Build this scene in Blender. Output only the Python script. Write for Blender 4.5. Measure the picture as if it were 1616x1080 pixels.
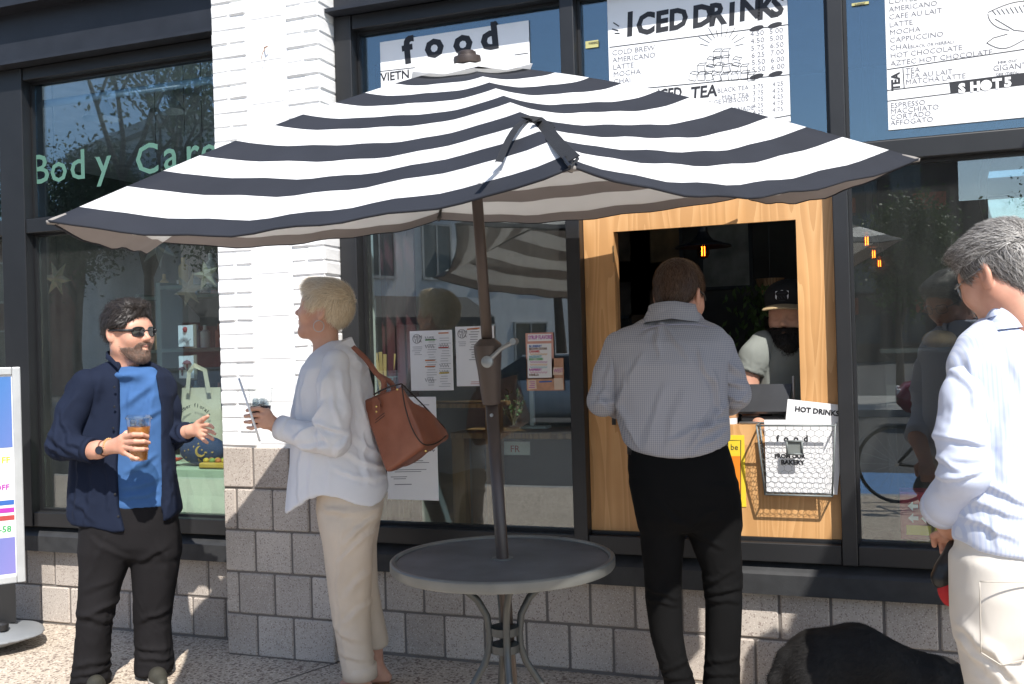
import bpy, bmesh, math, random
import numpy as np
from mathutils import Vector, Matrix
random.seed(7)
R = math.radians
for o in list(bpy.data.objects): bpy.data.objects.remove(o)
SC = bpy.context.scene
COL = SC.collection

# ------------------------------------------------------------------ camera
YAW, PITCH, ROLL, FPX, IW, IH = R(20.4), R(0.2), R(1.6), 1571.0, 1616, 1080
CAM = np.array([0.0, -4.35, 1.5])          # stands 4.35 m from the shop front
_w = np.array([-math.sin(YAW)*math.cos(PITCH), math.cos(YAW)*math.cos(PITCH), math.sin(PITCH)])
_r0 = np.array([math.cos(YAW), math.sin(YAW), 0.0]); _u0 = np.cross(_r0, _w)
_r = math.cos(ROLL)*_r0 - math.sin(ROLL)*_u0
_u = math.sin(ROLL)*_r0 + math.cos(ROLL)*_u0
cd = bpy.data.cameras.new('camera'); cam = bpy.data.objects.new('camera', cd); COL.objects.link(cam)
cam.matrix_world = Matrix([[_r[0], _u[0], -_w[0], CAM[0]], [_r[1], _u[1], -_w[1], CAM[1]], [_r[2], _u[2], -_w[2], CAM[2]], [0, 0, 0, 1]])
cd.lens = 35.0; cd.sensor_width = 36.0; cd.clip_start = 0.05; cd.clip_end = 2000
SC.camera = cam

# ------------------------------------------------------------------ sky, sun, exposure
SUN = Vector((0.71, -1.0, 1.47)).normalized()
wd = bpy.data.worlds.new('World'); SC.world = wd; wd.use_nodes = True
nt = wd.node_tree; nt.nodes.clear()
sky = nt.nodes.new('ShaderNodeTexSky'); sky.sky_type = 'NISHITA'; sky.sun_disc = False
sky.sun_elevation = math.asin(SUN.z); sky.sun_rotation = math.atan2(SUN.x, SUN.y)
sky.air_density = 1.0; sky.dust_density = 0.6; sky.ozone_density = 1.3
bg = nt.nodes.new('ShaderNodeBackground'); bg.inputs['Strength'].default_value = 0.135
ow = nt.nodes.new('ShaderNodeOutputWorld')
nt.links.new(sky.outputs[0], bg.inputs[0]); nt.links.new(bg.outputs[0], ow.inputs[0])
sl = bpy.data.lights.new('sun', 'SUN'); sl.energy = 4.5; sl.angle = R(0.53); sl.color = (1.0, 0.955, 0.89)
so = bpy.data.objects.new('sun', sl); COL.objects.link(so)
so.rotation_euler = SUN.to_track_quat('Z', 'Y').to_euler()
SC.view_settings.view_transform = 'Standard'; SC.view_settings.look = 'None'
SC.view_settings.exposure = 0.72; SC.view_settings.gamma = 1.0
SC.render.engine = 'CYCLES'
SC.cycles.max_bounces = 10; SC.cycles.transparent_max_bounces = 16

# ------------------------------------------------------------------ measured points: photo position -> point in the place
def ray(x, y): return _w + (x-IW/2)/FPX*_r - (y-IH/2)/FPX*_u
def onY(x, y, Y):
    d = ray(x, y); t = (Y-CAM[1])/d[1]; return CAM+t*d
def onZ(x, y, Z):
    d = ray(x, y); t = (Z-CAM[2])/d[2]; return CAM+t*d
def atD(x, y, dep): return CAM+dep*ray(x, y)
def V(a): return Vector((float(a[0]), float(a[1]), float(a[2])))

# ------------------------------------------------------------------ materials
MATS = {}
def _bsdf(name):
    m = bpy.data.materials.new(name); m.use_nodes = True
    t = m.node_tree; b = t.nodes['Principled BSDF']; return m, t, b
def mat(name, col, rough=0.6, metal=0.0, var=0.12, vscale=6.0, bump=0.15, bscale=80.0, spec=0.5, sheen=0.0, sss=0.0, trans=0.0, coord='Object', stretch=(1, 1, 1), col2=None, bdist=0.002):
    if name in MATS: return MATS[name]
    m, t, b = _bsdf(name); N = t.nodes; L = t.links
    tc = N.new('ShaderNodeTexCoord'); mp = N.new('ShaderNodeMapping'); mp.inputs['Scale'].default_value = stretch
    L.new(tc.outputs[coord], mp.inputs[0])
    n1 = N.new('ShaderNodeTexNoise'); n1.inputs['Scale'].default_value = vscale; n1.inputs['Detail'].default_value = 6
    L.new(mp.outputs[0], n1.inputs['Vector'])
    cr = N.new('ShaderNodeValToRGB'); c = col; d = col2 if col2 else tuple(x*(1-var*1.6) for x in col)
    cr.color_ramp.elements[0].position = 0.3; cr.color_ramp.elements[1].position = 0.72
    cr.color_ramp.elements[0].color = (*d, 1); cr.color_ramp.elements[1].color = (*[min(1, x*(1+var*0.6)) for x in c], 1)
    L.new(n1.outputs[0], cr.inputs[0]); L.new(cr.outputs[0], b.inputs['Base Color'])
    b.inputs['Roughness'].default_value = rough; b.inputs['Metallic'].default_value = metal
    b.inputs['Specular IOR Level'].default_value = spec
    if sheen: b.inputs['Sheen Weight'].default_value = sheen
    if sss:
        b.inputs['Subsurface Weight'].default_value = sss; b.inputs['Subsurface Radius'].default_value = (0.012, 0.005, 0.003); b.inputs['Subsurface Scale'].default_value = 1.0
    if bump:
        n2 = N.new('ShaderNodeTexNoise'); n2.inputs['Scale'].default_value = bscale; n2.inputs['Detail'].default_value = 4
        L.new(mp.outputs[0], n2.inputs['Vector'])
        bp = N.new('ShaderNodeBump'); bp.inputs['Strength'].default_value = bump; bp.inputs['Distance'].default_value = bdist
        L.new(n2.outputs[0], bp.inputs['Height']); L.new(bp.outputs[0], b.inputs['Normal'])
    if trans:
        ad = N.new('ShaderNodeMixShader'); tr = N.new('ShaderNodeBsdfTranslucent'); ad.inputs[0].default_value = trans
        out = N['Material Output']; L.new(cr.outputs[0], tr.inputs[0])
        L.new(b.outputs[0], ad.inputs[1]); L.new(tr.outputs[0], ad.inputs[2]); L.new(ad.outputs[0], out.inputs[0])
    MATS[name] = m; return m
def emit(name, col, s):
    if name in MATS: return MATS[name]
    m, t, b = _bsdf(name); b.inputs['Base Color'].default_value = (*col, 1)
    b.inputs['Emission Color'].default_value = (*col, 1); b.inputs['Emission Strength'].default_value = s
    MATS[name] = m; return m
def glassmat(name, f0=0.05, tint=(0.93, 0.96, 0.95), rough=0.0, spec=(1, 1, 1), dust=0.0):
    """clear pane: straight-through transmission plus Fresnel (Schlick) reflection"""
    if name in MATS: return MATS[name]
    m, t, b = _bsdf(name); N = t.nodes; L = t.links; N.remove(b)
    g = N.new('ShaderNodeNewGeometry'); dp = N.new('ShaderNodeVectorMath'); dp.operation = 'DOT_PRODUCT'
    L.new(g.outputs['Normal'], dp.inputs[0]); L.new(g.outputs['Incoming'], dp.inputs[1])
    def mt(op, a, c):
        n = N.new('ShaderNodeMath'); n.operation = op
        for i, x in enumerate((a, c)):
            if x is None: continue
            if isinstance(x, (int, float)): n.inputs[i].default_value = x
            else: L.new(x, n.inputs[i])
        return n.outputs[0]
    ab = mt('ABSOLUTE', dp.outputs['Value'], None); om = mt('SUBTRACT', 1.0, ab); p5 = mt('POWER', om, 5.0)
    fr = mt('ADD', mt('MULTIPLY', p5, 1-f0), f0)
    tr = N.new('ShaderNodeBsdfTransparent'); tr.inputs[0].default_value = (*tint, 1)
    gl = N.new('ShaderNodeBsdfGlossy'); gl.inputs['Color'].default_value = (*spec, 1); gl.inputs['Roughness'].default_value = rough
    mx = N.new('ShaderNodeMixShader'); L.new(fr, mx.inputs[0]); L.new(tr.outputs[0], mx.inputs[1]); L.new(gl.outputs[0], mx.inputs[2])
    last = mx.outputs[0]
    if dust:
        df = N.new('ShaderNodeBsdfDiffuse'); df.inputs[0].default_value = (0.6, 0.6, 0.58, 1)
        ns = N.new('ShaderNodeTexNoise'); ns.inputs['Scale'].default_value = 5; ns.inputs['Detail'].default_value = 8
        tc = N.new('ShaderNodeTexCoord'); mp = N.new('ShaderNodeMapping'); mp.inputs['Scale'].default_value = (3, 1, 0.6)
        L.new(tc.outputs['Object'], mp.inputs[0]); L.new(mp.outputs[0], ns.inputs['Vector'])
        k = mt('MULTIPLY', ns.outputs[0], dust); mx2 = N.new('ShaderNodeMixShader')
        L.new(k, mx2.inputs[0]); L.new(last, mx2.inputs[1]); L.new(df.outputs[0], mx2.inputs[2]); last = mx2.outputs[0]
    L.new(last, N['Material Output'].inputs[0]); MATS[name] = m; return m

# ------------------------------------------------------------------ objects
def obj(name, me, m=None, parent=None, loc=None, rot=None):
    o = bpy.data.objects.new(name, me); COL.objects.link(o)
    if m is not None:
        for x in (m if isinstance(m, (list, tuple)) else [m]): me.materials.append(x)
    if parent is not None: o.parent = parent
    if loc is not None: o.location = loc
    if rot is not None: o.rotation_euler = rot
    return o
def thing(name, label, cat, loc=(0, 0, 0), rz=0.0, group=None):
    o = bpy.data.objects.new(name, None); COL.objects.link(o); o.empty_display_size = 0.1
    o.location = loc; o.rotation_euler = (0, 0, rz); return tag(o, label, cat, group)
def tag(o, label, cat, group=None):
    o['label'] = label; o['category'] = cat
    if group: o['group'] = group
    return o
def struct(o): o['kind'] = 'structure'; return o
def rawmesh(vs, fs, smooth=False):
    me = bpy.data.meshes.new('mesh'); me.from_pydata([tuple(map(float, v)) for v in vs], [], [tuple(map(int, f)) for f in fs]); me.update()
    if smooth: me.polygons.foreach_set('use_smooth', [True]*len(me.polygons))
    return me
class MB:
    """collects boxes, tubes, lathes and sheets into one mesh"""
    def __init__(s): s.v = []; s.f = []; s.mi = []; s.cur = 0
    def add(s, vs, fs):
        o = len(s.v); s.v += [tuple(map(float, v)) for v in vs]; s.f += [tuple(i+o for i in f) for f in fs]; s.mi += [s.cur]*len(fs); return s
    def box(s, x0, x1, y0, y1, z0, z1, bev=0.0):
        if bev <= 0:
            return s.add([(x0, y0, z0), (x1, y0, z0), (x1, y1, z0), (x0, y1, z0), (x0, y0, z1), (x1, y0, z1), (x1, y1, z1), (x0, y1, z1)],
                  [(0, 3, 2, 1), (4, 5, 6, 7), (0, 1, 5, 4), (1, 2, 6, 5), (2, 3, 7, 6), (3, 0, 4, 7)])
        b = min(bev, (x1-x0)*.45, (y1-y0)*.45, (z1-z0)*.45); vs = []; idx = {}
        bm = bmesh.new(); bmesh.ops.create_cube(bm, size=1)
        for v in bm.verts: v.co = Vector(((x0+x1)/2+v.co.x*(x1-x0), (y0+y1)/2+v.co.y*(y1-y0), (z0+z1)/2+v.co.z*(z1-z0)))
        bmesh.ops.bevel(bm, geom=bm.edges[:], offset=b, segments=2, affect='EDGES', profile=0.5)
        bm.verts.index_update(); s.add([v.co[:] for v in bm.verts], [[v.index for v in f.verts] for f in bm.faces]); bm.free(); return s
    def tube(s, pts, r, n=8, cap=True):
        pts = [Vector(p) for p in pts]; k = len(pts); rs = r if isinstance(r, (list, tuple)) else [r]*k
        vs = []; up = None
        for i, p in enumerate(pts):
            t = (pts[min(i+1, k-1)]-pts[max(i-1, 0)]).normalized()
            if up is None: up = t.orthogonal().normalized()
            up = (up-t*up.dot(t)); up = up.normalized() if up.length > 1e-6 else t.orthogonal().normalized()
            b = t.cross(up)
            for j in range(n):
                a = 2*math.pi*j/n; vs.append(p+(up*math.cos(a)+b*math.sin(a))*rs[i])
        fs = [(i*n+j, i*n+(j+1) % n, (i+1)*n+(j+1) % n, (i+1)*n+j) for i in range(k-1) for j in range(n)]
        if cap: fs += [tuple(range(n-1, -1, -1)), tuple((k-1)*n+j for j in range(n))]
        return s.add(vs, fs)
    def lathe(s, prof, c=(0, 0, 0), n=32, ax=None):
        M = Matrix.Identity(3)
        if ax is not None: M = Vector(ax).to_track_quat('Z', 'Y').to_matrix()
        c = Vector(c); k = len(prof); vs = []
        for (r, z) in prof:
            for j in range(n):
                a = 2*math.pi*j/n; vs.append(c+M @ Vector((r*math.cos(a), r*math.sin(a), z)))
        fs = [(i*n+j, i*n+(j+1) % n, (i+1)*n+(j+1) % n, (i+1)*n+j) for i in range(k-1) for j in range(n)]
        if prof[0][0] > 1e-6: fs.append(tuple(range(n-1, -1, -1)))
        if prof[-1][0] > 1e-6: fs.append(tuple((k-1)*n+j for j in range(n)))
        return s.add(vs, fs)
    def ribbon(s, pts, w, nrm=(0, -1, 0), th=0.0008):
        """flat strip with a little thickness following pts"""
        pts = [Vector(p) for p in pts]; k = len(pts); vs = []; nr = Vector(nrm).normalized()
        ws = w if isinstance(w, (list, tuple)) else [w]*k
        for i, p in enumerate(pts):
            t = (pts[min(i+1, k-1)]-pts[max(i-1, 0)]).normalized(); sd = t.cross(nr).normalized()*ws[i]/2
            vs += [p-sd, p+sd, p+sd+nr*th, p-sd+nr*th]
        fs = []
        for i in range(k-1):
            a, b = 4*i, 4*i+4
            fs += [(a+3, a+2, b+2, b+3), (a, b, b+1, a+1), (a, a+3, b+3, b), (a+1, b+1, b+2, a+2)]
        fs += [(0, 1, 2, 3), (4*k-1, 4*k-2, 4*k-3, 4*k-4)]
        return s.add(vs, fs)
    def grid(s, P, closed=False):
        """P[i][j] -> quads"""
        a = len(P); b = len(P[0]); vs = [p for row in P for p in row]
        fs = [(i*b+j, i*b+(j+1) % b, (i+1)*b+(j+1) % b, (i+1)*b+j) for i in range(a-1) for j in range(b if closed else b-1)]
        return s.add(vs, fs)
    def mesh(s, smooth=False, auto=None):
        me = rawmesh(s.v, s.f, smooth)
        if any(s.mi): me.polygons.foreach_set('material_index', s.mi)
        if auto is not None:
            me.polygons.foreach_set('use_smooth', [True]*len(me.polygons))
            try: me.set_sharp_from_angle(angle=R(auto))
            except Exception: pass
        return me
    def build(s, name, m, parent=None, smooth=False, auto=None, **k): return obj(name, s.mesh(smooth, auto), m, parent, **k)
def bxo(name, m, parent, x0, x1, y0, y1, z0, z1, bev=0.0):
    return MB().box(x0, x1, y0, y1, z0, z1, bev).build(name, m, parent)

# ------------------------------------------------------------------ numpy noise
_rng = np.random.RandomState(3); _perm = np.concatenate([_rng.permutation(256)]*3); _grad = _rng.normal(size=(256, 3)); _grad /= np.linalg.norm(_grad, axis=1)[:, None]
def noise(p):
    p = np.asarray(p, float); i = np.floor(p).astype(int); f = p-i; u = f*f*f*(f*(f*6-15)+10); r = 0
    for dx in (0, 1):
        for dy in (0, 1):
            for dz in (0, 1):
                h = _perm[(_perm[(_perm[(i[:, 0]+dx) & 255]+i[:, 1]+dy) & 255]+i[:, 2]+dz) & 255]
                g = _grad[h]; d = f-np.array([dx, dy, dz]); w = (u[:, 0] if dx else 1-u[:, 0])*(u[:, 1] if dy else 1-u[:, 1])*(u[:, 2] if dz else 1-u[:, 2])
                r = r+w*(g*d).sum(1)
    return r*1.6
def ridge(p): return 1-2*np.abs(noise(p))

# ------------------------------------------------------------------ signed distance fields -> mesh (naive surface nets)
def smin(a, b, k):
    h = np.maximum(k-np.abs(a-b), 0)/k; return np.minimum(a, b)-h*h*k*0.25
def smax(a, b, k): return -smin(-a, -b, k)
def dcap(p, a, b, ra, rb):
    a = np.asarray(a, np.float32); b = np.asarray(b, np.float32); ba = b-a; pa = p-a
    t = np.clip((pa@ba)/max(float(ba@ba), 1e-9), 0, 1); return np.linalg.norm(pa-t[:, None]*ba, axis=1)-(ra+(rb-ra)*t)
def dell(p, c, rad, M=None):
    q = p-np.asarray(c, np.float32)
    if M is not None: q = q@np.asarray(M, np.float32)
    rad = np.asarray(rad, np.float32); k0 = np.linalg.norm(q/rad, axis=1); k1 = np.linalg.norm(q/(rad*rad), axis=1)
    return np.where(k1 > 1e-9, k0*(k0-1)/np.maximum(k1, 1e-9), -rad.min())
def dchain(p, pts, rs, k=0.02):
    d = None
    for i in range(len(pts)-1):
        e = dcap(p, pts[i], pts[i+1], rs[i], rs[i+1]); d = e if d is None else smin(d, e, k)
    return d
def dloft(p, rows, n=2.4):
    """rows: (z, ucentre, uhalf, vcentre, vhalf) sorted by z"""
    rows = sorted(rows); A = np.array(rows, float); z = p[:, 2]
    uc, a, vc, b = [np.interp(z, A[:, 0], A[:, i]) for i in (1, 2, 3, 4)]
    q = (np.abs((p[:, 0]-uc)/a)**n+np.abs((p[:, 1]-vc)/b)**n)**(1/n)
    d = (q-1)*np.minimum(a, b); return smax(d, np.maximum(A[0, 0]-z, z-A[-1, 0]), 0.012)
def snet(f, lo, hi, h):
    lo = np.array(lo, float); hi = np.array(hi, float); n = np.ceil((hi-lo)/h).astype(int)+1
    ys, zs = np.meshgrid(np.arange(n[1]), np.arange(n[2]), indexing='ij'); D = np.empty(tuple(n), np.float32)
    st = max(1, int(400000/(n[1]*n[2])))
    for i0 in range(0, n[0], st):
        xi = np.arange(i0, min(i0+st, n[0])); k = len(xi)
        P = np.empty((k, n[1], n[2], 3), np.float32); P[..., 0] = (lo[0]+xi*h)[:, None, None]; P[..., 1] = lo[1]+ys*h; P[..., 2] = lo[2]+zs*h
        D[i0:i0+k] = f(P.reshape(-1, 3)).reshape(k, n[1], n[2])
    D[0] = D[-1] = 1e-3; D[:, 0] = D[:, -1] = 1e-3; D[:, :, 0] = D[:, :, -1] = 1e-3
    S = D < 0; c = np.zeros(tuple(n-1), np.int8); offs = [(i, j, k) for i in (0, 1) for j in (0, 1) for k in (0, 1)]
    for (i, j, k) in offs: c += S[i:n[0]-1+i, j:n[1]-1+j, k:n[2]-1+k]
    ac = np.argwhere((c > 0) & (c < 8)); idx = np.full(tuple(n-1), -1, np.int64); idx[tuple(ac.T)] = np.arange(len(ac))
    pos = np.zeros((len(ac), 3)); cnt = np.zeros(len(ac))
    for a in offs:
        for ax in range(3):
            if a[ax]: continue
            b = list(a); b[ax] = 1; da = D[tuple((ac+a).T)]; db = D[tuple((ac+b).T)]; x = (da < 0) != (db < 0)
            t = np.where(x, da/np.where(da == db, 1, da-db), 0); q = np.tile(np.array(a, float), (len(ac), 1)); q[:, ax] += t
            pos += np.where(x[:, None], q, 0); cnt += x
    vs = lo+h*(ac+pos/np.maximum(cnt, 1)[:, None]); fs = []
    for ax in range(3):
        o1, o2 = (ax+1) % 3, (ax+2) % 3
        sl0 = [slice(1, n[i]-1) for i in range(3)]; sl1 = list(sl0); sl0[ax] = slice(0, n[ax]-1); sl1[ax] = slice(1, n[ax])
        A = S[tuple(sl0)]; B = S[tuple(sl1)]; e = np.argwhere(A != B)
        if not len(e): continue
        sg = A[tuple(e.T)]; e = e+np.array([0 if i == ax else 1 for i in range(3)])
        def cell(d1, d2):
            q = e.copy(); q[:, o1] -= d1; q[:, o2] -= d2; return idx[tuple(q.T)]
        Q = np.stack([cell(1, 1), cell(0, 1), cell(0, 0), cell(1, 0)], 1); Q[~sg] = Q[~sg][:, ::-1]; fs.append(Q)
    fs = np.concatenate(fs); fs = fs[(fs >= 0).all(1)]
    return vs, fs
def relax(vs, fs, it=2, lam=0.5):
    e = np.concatenate([fs[:, [0, 1]], fs[:, [1, 2]], fs[:, [2, 3]], fs[:, [3, 0]]]); n = len(vs)
    deg = np.bincount(e.ravel(), minlength=n).astype(float)
    for _ in range(it):
        s = np.stack([np.bincount(e[:, 0], vs[e[:, 1], k], n)+np.bincount(e[:, 1], vs[e[:, 0], k], n) for k in range(3)], 1)
        vs = vs+lam*(s/np.maximum(deg, 1)[:, None]-vs)
    return vs
def vnormals(vs, fs):
    a, b, c, d = [vs[fs[:, i]] for i in range(4)]; nf = np.cross(c-a, d-b); n = len(vs)
    r = np.stack([sum(np.bincount(fs[:, j], nf[:, k], n) for j in range(4)) for k in range(3)], 1)
    return r/np.maximum(np.linalg.norm(r, axis=1), 1e-12)[:, None]
def sdf(f, lo, hi, h, disp=None, it=2):
    vs, fs = snet(f, lo, hi, h); vs = relax(vs, fs, it)
    if disp is not None:
        vs = vs+vnormals(vs, fs)*disp(vs)[:, None]
    return vs, fs
def meshVF(vs, fs, smooth=True):
    me = bpy.data.meshes.new('mesh'); me.vertices.add(len(vs)); me.vertices.foreach_set('co', np.asarray(vs, np.float32).ravel())
    fs = np.asarray(fs, np.int32); k = fs.shape[1]; me.loops.add(fs.size); me.loops.foreach_set('vertex_index', fs.ravel())
    me.polygons.add(len(fs)); me.polygons.foreach_set('loop_start', np.arange(0, fs.size, k, dtype=np.int32)); me.polygons.foreach_set('loop_total', np.full(len(fs), k, np.int32))
    if smooth: me.polygons.foreach_set('use_smooth', np.ones(len(fs), bool))
    me.update(calc_edges=True); me.validate(); return me
def bounds(pts, pad):
    A = np.array(pts, float); return A.min(0)-pad, A.max(0)+pad

# ------------------------------------------------------------------ lettering
def text(s, size, loc, m, parent, name='lettering', align='LEFT', bold=0.0, shear=0.0, rot=0.0, sx=1.0, line=1.0, rx=R(90), rz=0.0, ext=0.0004, space=1.0, res=2):
    cu = bpy.data.curves.new('text', 'FONT'); cu.body = s; cu.size = size; cu.align_x = align; cu.offset = bold; cu.shear = shear; cu.extrude = ext; cu.resolution_u = res; cu.space_line = line; cu.space_character = space
    t = bpy.data.objects.new('text', cu); COL.objects.link(t)
    dg = bpy.context.evaluated_depsgraph_get(); me = bpy.data.meshes.new_from_object(t.evaluated_get(dg)); bpy.data.objects.remove(t); bpy.data.curves.remove(cu)
    me.transform(Matrix.Translation(V(loc)) @ Matrix.Rotation(rz, 4, 'Z') @ Matrix.Rotation(rx, 4, 'X') @ Matrix.Rotation(rot, 4, 'Z') @ Matrix.Diagonal((sx, 1, 1, 1)))
    me.materials.clear(); return obj(name, me, m, parent)
def joinmeshes(name, obs, parent):
    """join several small meshes (same thing) into one part"""
    bm = bmesh.new(); mats = []
    for o in obs:
        n0 = len(bm.faces); bm.from_mesh(o.data); bm.faces.ensure_lookup_table()
        for x in o.data.materials:
            if x not in mats: mats.append(x)
        mp = [mats.index(x) for x in o.data.materials]
        for f in bm.faces[n0:]: f.material_index = mp[min(f.material_index, len(mp)-1)] if mp else 0
    me = bpy.data.meshes.new('mesh'); bm.to_mesh(me); bm.free()
    for o in obs: bpy.data.objects.remove(o)
    o = obj(name, me, mats, parent); o['kind'] = 'stuff'; return o
# ================================================================== surface materials
def speckle(name, base, light, dark, sc=260.0, rough=0.9, bump=0.35, la=0.10, da=0.12, mottle=0.25, coord='Object', big=3.0):
    if name in MATS: return MATS[name]
    m, t, b = _bsdf(name); N = t.nodes; L = t.links
    tc = N.new('ShaderNodeTexCoord'); oi = N.new('ShaderNodeObjectInfo')
    ad = N.new('ShaderNodeVectorMath'); ad.operation = 'ADD'; L.new(tc.outputs[coord], ad.inputs[0]); 
    mu = N.new('ShaderNodeVectorMath'); mu.operation = 'SCALE'; L.new(oi.outputs['Location'], mu.inputs[0]); mu.inputs['Scale'].default_value = 7.3; L.new(mu.outputs[0], ad.inputs[1])
    def vor(s):
        v = N.new('ShaderNodeTexVoronoi'); v.inputs['Scale'].default_value = s; L.new(ad.outputs[0], v.inputs['Vector']); return v
    def ramp(src, a, b2, ca, cb):
        r = N.new('ShaderNodeValToRGB'); r.color_ramp.elements[0].position = a; r.color_ramp.elements[1].position = b2
        r.color_ramp.elements[0].color = (*ca, 1); r.color_ramp.elements[1].color = (*cb, 1); L.new(src, r.inputs[0]); return r.outputs[0]
    n = N.new('ShaderNodeTexNoise'); n.inputs['Scale'].default_value = big; n.inputs['Detail'].default_value = 8; L.new(ad.outputs[0], n.inputs['Vector'])
    c0 = ramp(n.outputs[0], 0.3, 0.75, tuple(x*(1-mottle) for x in base), tuple(min(1, x*(1+mottle*.6)) for x in base))
    v1 = vor(sc); v2 = vor(sc*0.63)
    sep1 = N.new('ShaderNodeSeparateColor'); L.new(v1.outputs['Color'], sep1.inputs[0]); sep2 = N.new('ShaderNodeSeparateColor'); L.new(v2.outputs['Color'], sep2.inputs[0])
    def mix(fac, a, col):
        x = N.new('ShaderNodeMix'); x.data_type = 'RGBA'; L.new(fac, x.inputs[0]); L.new(a, x.inputs[6]); x.inputs[7].default_value = (*col, 1); return x.outputs[2]
    c1 = mix(ramp(sep1.outputs[0], 1-la-.01, 1-la, (0, 0, 0), (1, 1, 1)), c0, light)
    c2 = mix(ramp(sep2.outputs[1], 1-da-.01, 1-da, (0, 0, 0), (1, 1, 1)), c1, dark)
    hv = N.new('ShaderNodeMix'); hv.data_type = 'RGBA'; hv.blend_type = 'MULTIPLY'; hv.inputs[0].default_value = 1.0; L.new(c2, hv.inputs[6])
    rr = N.new('ShaderNodeValToRGB'); rr.color_ramp.elements[0].color = (.84, .82, .81, 1); rr.color_ramp.elements[1].color = (1.06, 1.05, 1.04, 1); L.new(oi.outputs['Random'], rr.inputs[0]); L.new(rr.outputs[0], hv.inputs[7])
    L.new(hv.outputs[2], b.inputs['Base Color']); b.inputs['Roughness'].default_value = rough
    n2 = N.new('ShaderNodeTexNoise'); n2.inputs['Scale'].default_value = sc*.5; n2.inputs['Detail'].default_value = 5; L.new(ad.outputs[0], n2.inputs['Vector'])
    bp = N.new('ShaderNodeBump'); bp.inputs['Strength'].default_value = bump; bp.inputs['Distance'].default_value = 0.003; L.new(n2.outputs[0], bp.inputs['Height']); L.new(bp.outputs[0], b.inputs['Normal'])
    MATS[name] = m; return m
def plywood(name, c1=(0.61, 0.355, 0.155), c2=(0.50, 0.27, 0.105)):
    if name in MATS: return MATS[name]
    m, t, b = _bsdf(name); N = t.nodes; L = t.links; tc = N.new('ShaderNodeTexCoord')
    mp = N.new('ShaderNodeMapping'); mp.inputs['Scale'].default_value = (5.5, 5.5, 0.42); L.new(tc.outputs['Object'], mp.inputs[0])
    n = N.new('ShaderNodeTexNoise'); n.inputs['Scale'].default_value = 1.0; n.inputs['Detail'].default_value = 2.5; n.inputs['Roughness'].default_value = .45; n.inputs['Distortion'].default_value = .5; L.new(mp.outputs[0], n.inputs['Vector'])
    mm = N.new('ShaderNodeMath'); mm.operation = 'MULTIPLY'; mm.inputs[1].default_value = 15.0; L.new(n.outputs[0], mm.inputs[0])
    fr = N.new('ShaderNodeMath'); fr.operation = 'FRACT'; L.new(mm.outputs[0], fr.inputs[0])
    mp2 = N.new('ShaderNodeMapping'); mp2.inputs['Scale'].default_value = (220, 220, 5); L.new(tc.outputs['Object'], mp2.inputs[0])
    n2 = N.new('ShaderNodeTexNoise'); n2.inputs['Scale'].default_value = 1; n2.inputs['Detail'].default_value = 3; L.new(mp2.outputs[0], n2.inputs['Vector'])
    ad = N.new('ShaderNodeMath'); ad.operation = 'MULTIPLY_ADD'; L.new(n2.outputs[0], ad.inputs[0]); ad.inputs[1].default_value = .5; L.new(fr.outputs[0], ad.inputs[2])
    r = N.new('ShaderNodeValToRGB'); e = r.color_ramp.elements; e[0].position = .25; e[0].color = (*c1, 1); e[1].position = 1.2 if False else 1.0; e[1].color = (*c2, 1)
    e2 = r.color_ramp.elements.new(.72); e2.color = (c1[0]*.9, c1[1]*.84, c1[2]*.76, 1); L.new(ad.outputs[0], r.inputs[0])
    n3 = N.new('ShaderNodeTexNoise'); n3.inputs['Scale'].default_value = 2.3; n3.inputs['Detail'].default_value = 3; L.new(tc.outputs['Object'], n3.inputs['Vector'])
    r3 = N.new('ShaderNodeValToRGB'); r3.color_ramp.elements[0].position = .35; r3.color_ramp.elements[0].color = (.86, .84, .8, 1); r3.color_ramp.elements[1].position = .7; r3.color_ramp.elements[1].color = (1.1, 1.1, 1.1, 1); L.new(n3.outputs[0], r3.inputs[0])
    mx = N.new('ShaderNodeMix'); mx.data_type = 'RGBA'; mx.blend_type = 'MULTIPLY'; mx.inputs[0].default_value = 1; L.new(r.outputs[0], mx.inputs[6]); L.new(r3.outputs[0], mx.inputs[7])
    L.new(mx.outputs[2], b.inputs['Base Color']); b.inputs['Roughness'].default_value = .55
    bp = N.new('ShaderNodeBump'); bp.inputs['Strength'].default_value = .15; bp.inputs['Distance'].default_value = .001; L.new(ad.outputs[0], bp.inputs['Height']); L.new(bp.outputs[0], b.inputs['Normal'])
    MATS[name] = m; return m
M_block = speckle('split_block', (0.47, 0.42, 0.37), (0.62, 0.57, 0.52), (0.27, 0.225, 0.20), 330, la=.07, da=.09, mottle=.16)
M_mortar = mat('mortar', (0.17, 0.15, 0.135), .95, bump=.4, bscale=200)
M_brick = mat('white_painted_brick', (0.80, 0.80, 0.79), .75, var=.05, vscale=9, bump=.4, bscale=55, bdist=.003)
M_tile = mat('white_painted_panel', (0.82, 0.82, 0.815), .5, var=.03, bump=.1, bscale=20)
M_pmort = mat('white_painted_mortar', (0.74, 0.74, 0.73), .85, var=.08, bump=.5, bscale=90)
M_frame = mat('dark_frame_metal', (0.012, 0.0125, 0.014), .45, var=.15, bump=.05)
M_beam = mat('painted_steel_beam', (0.015, 0.017, 0.023), .5, var=.2, bump=.25, bscale=220)
M_ledge = mat('dark_stone_ledge', (0.026, 0.027, 0.029), .62, var=.25, vscale=14, bump=.3, bscale=300)
M_glass = glassmat('window_glass', .115, (0.88, 0.94, 0.92), dust=.03)
M_glassup = glassmat('upper_window_glass', .125, (0.70, 0.82, 0.9), spec=(.80, .93, 1.0))
M_ply = plywood('plywood_face')
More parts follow.
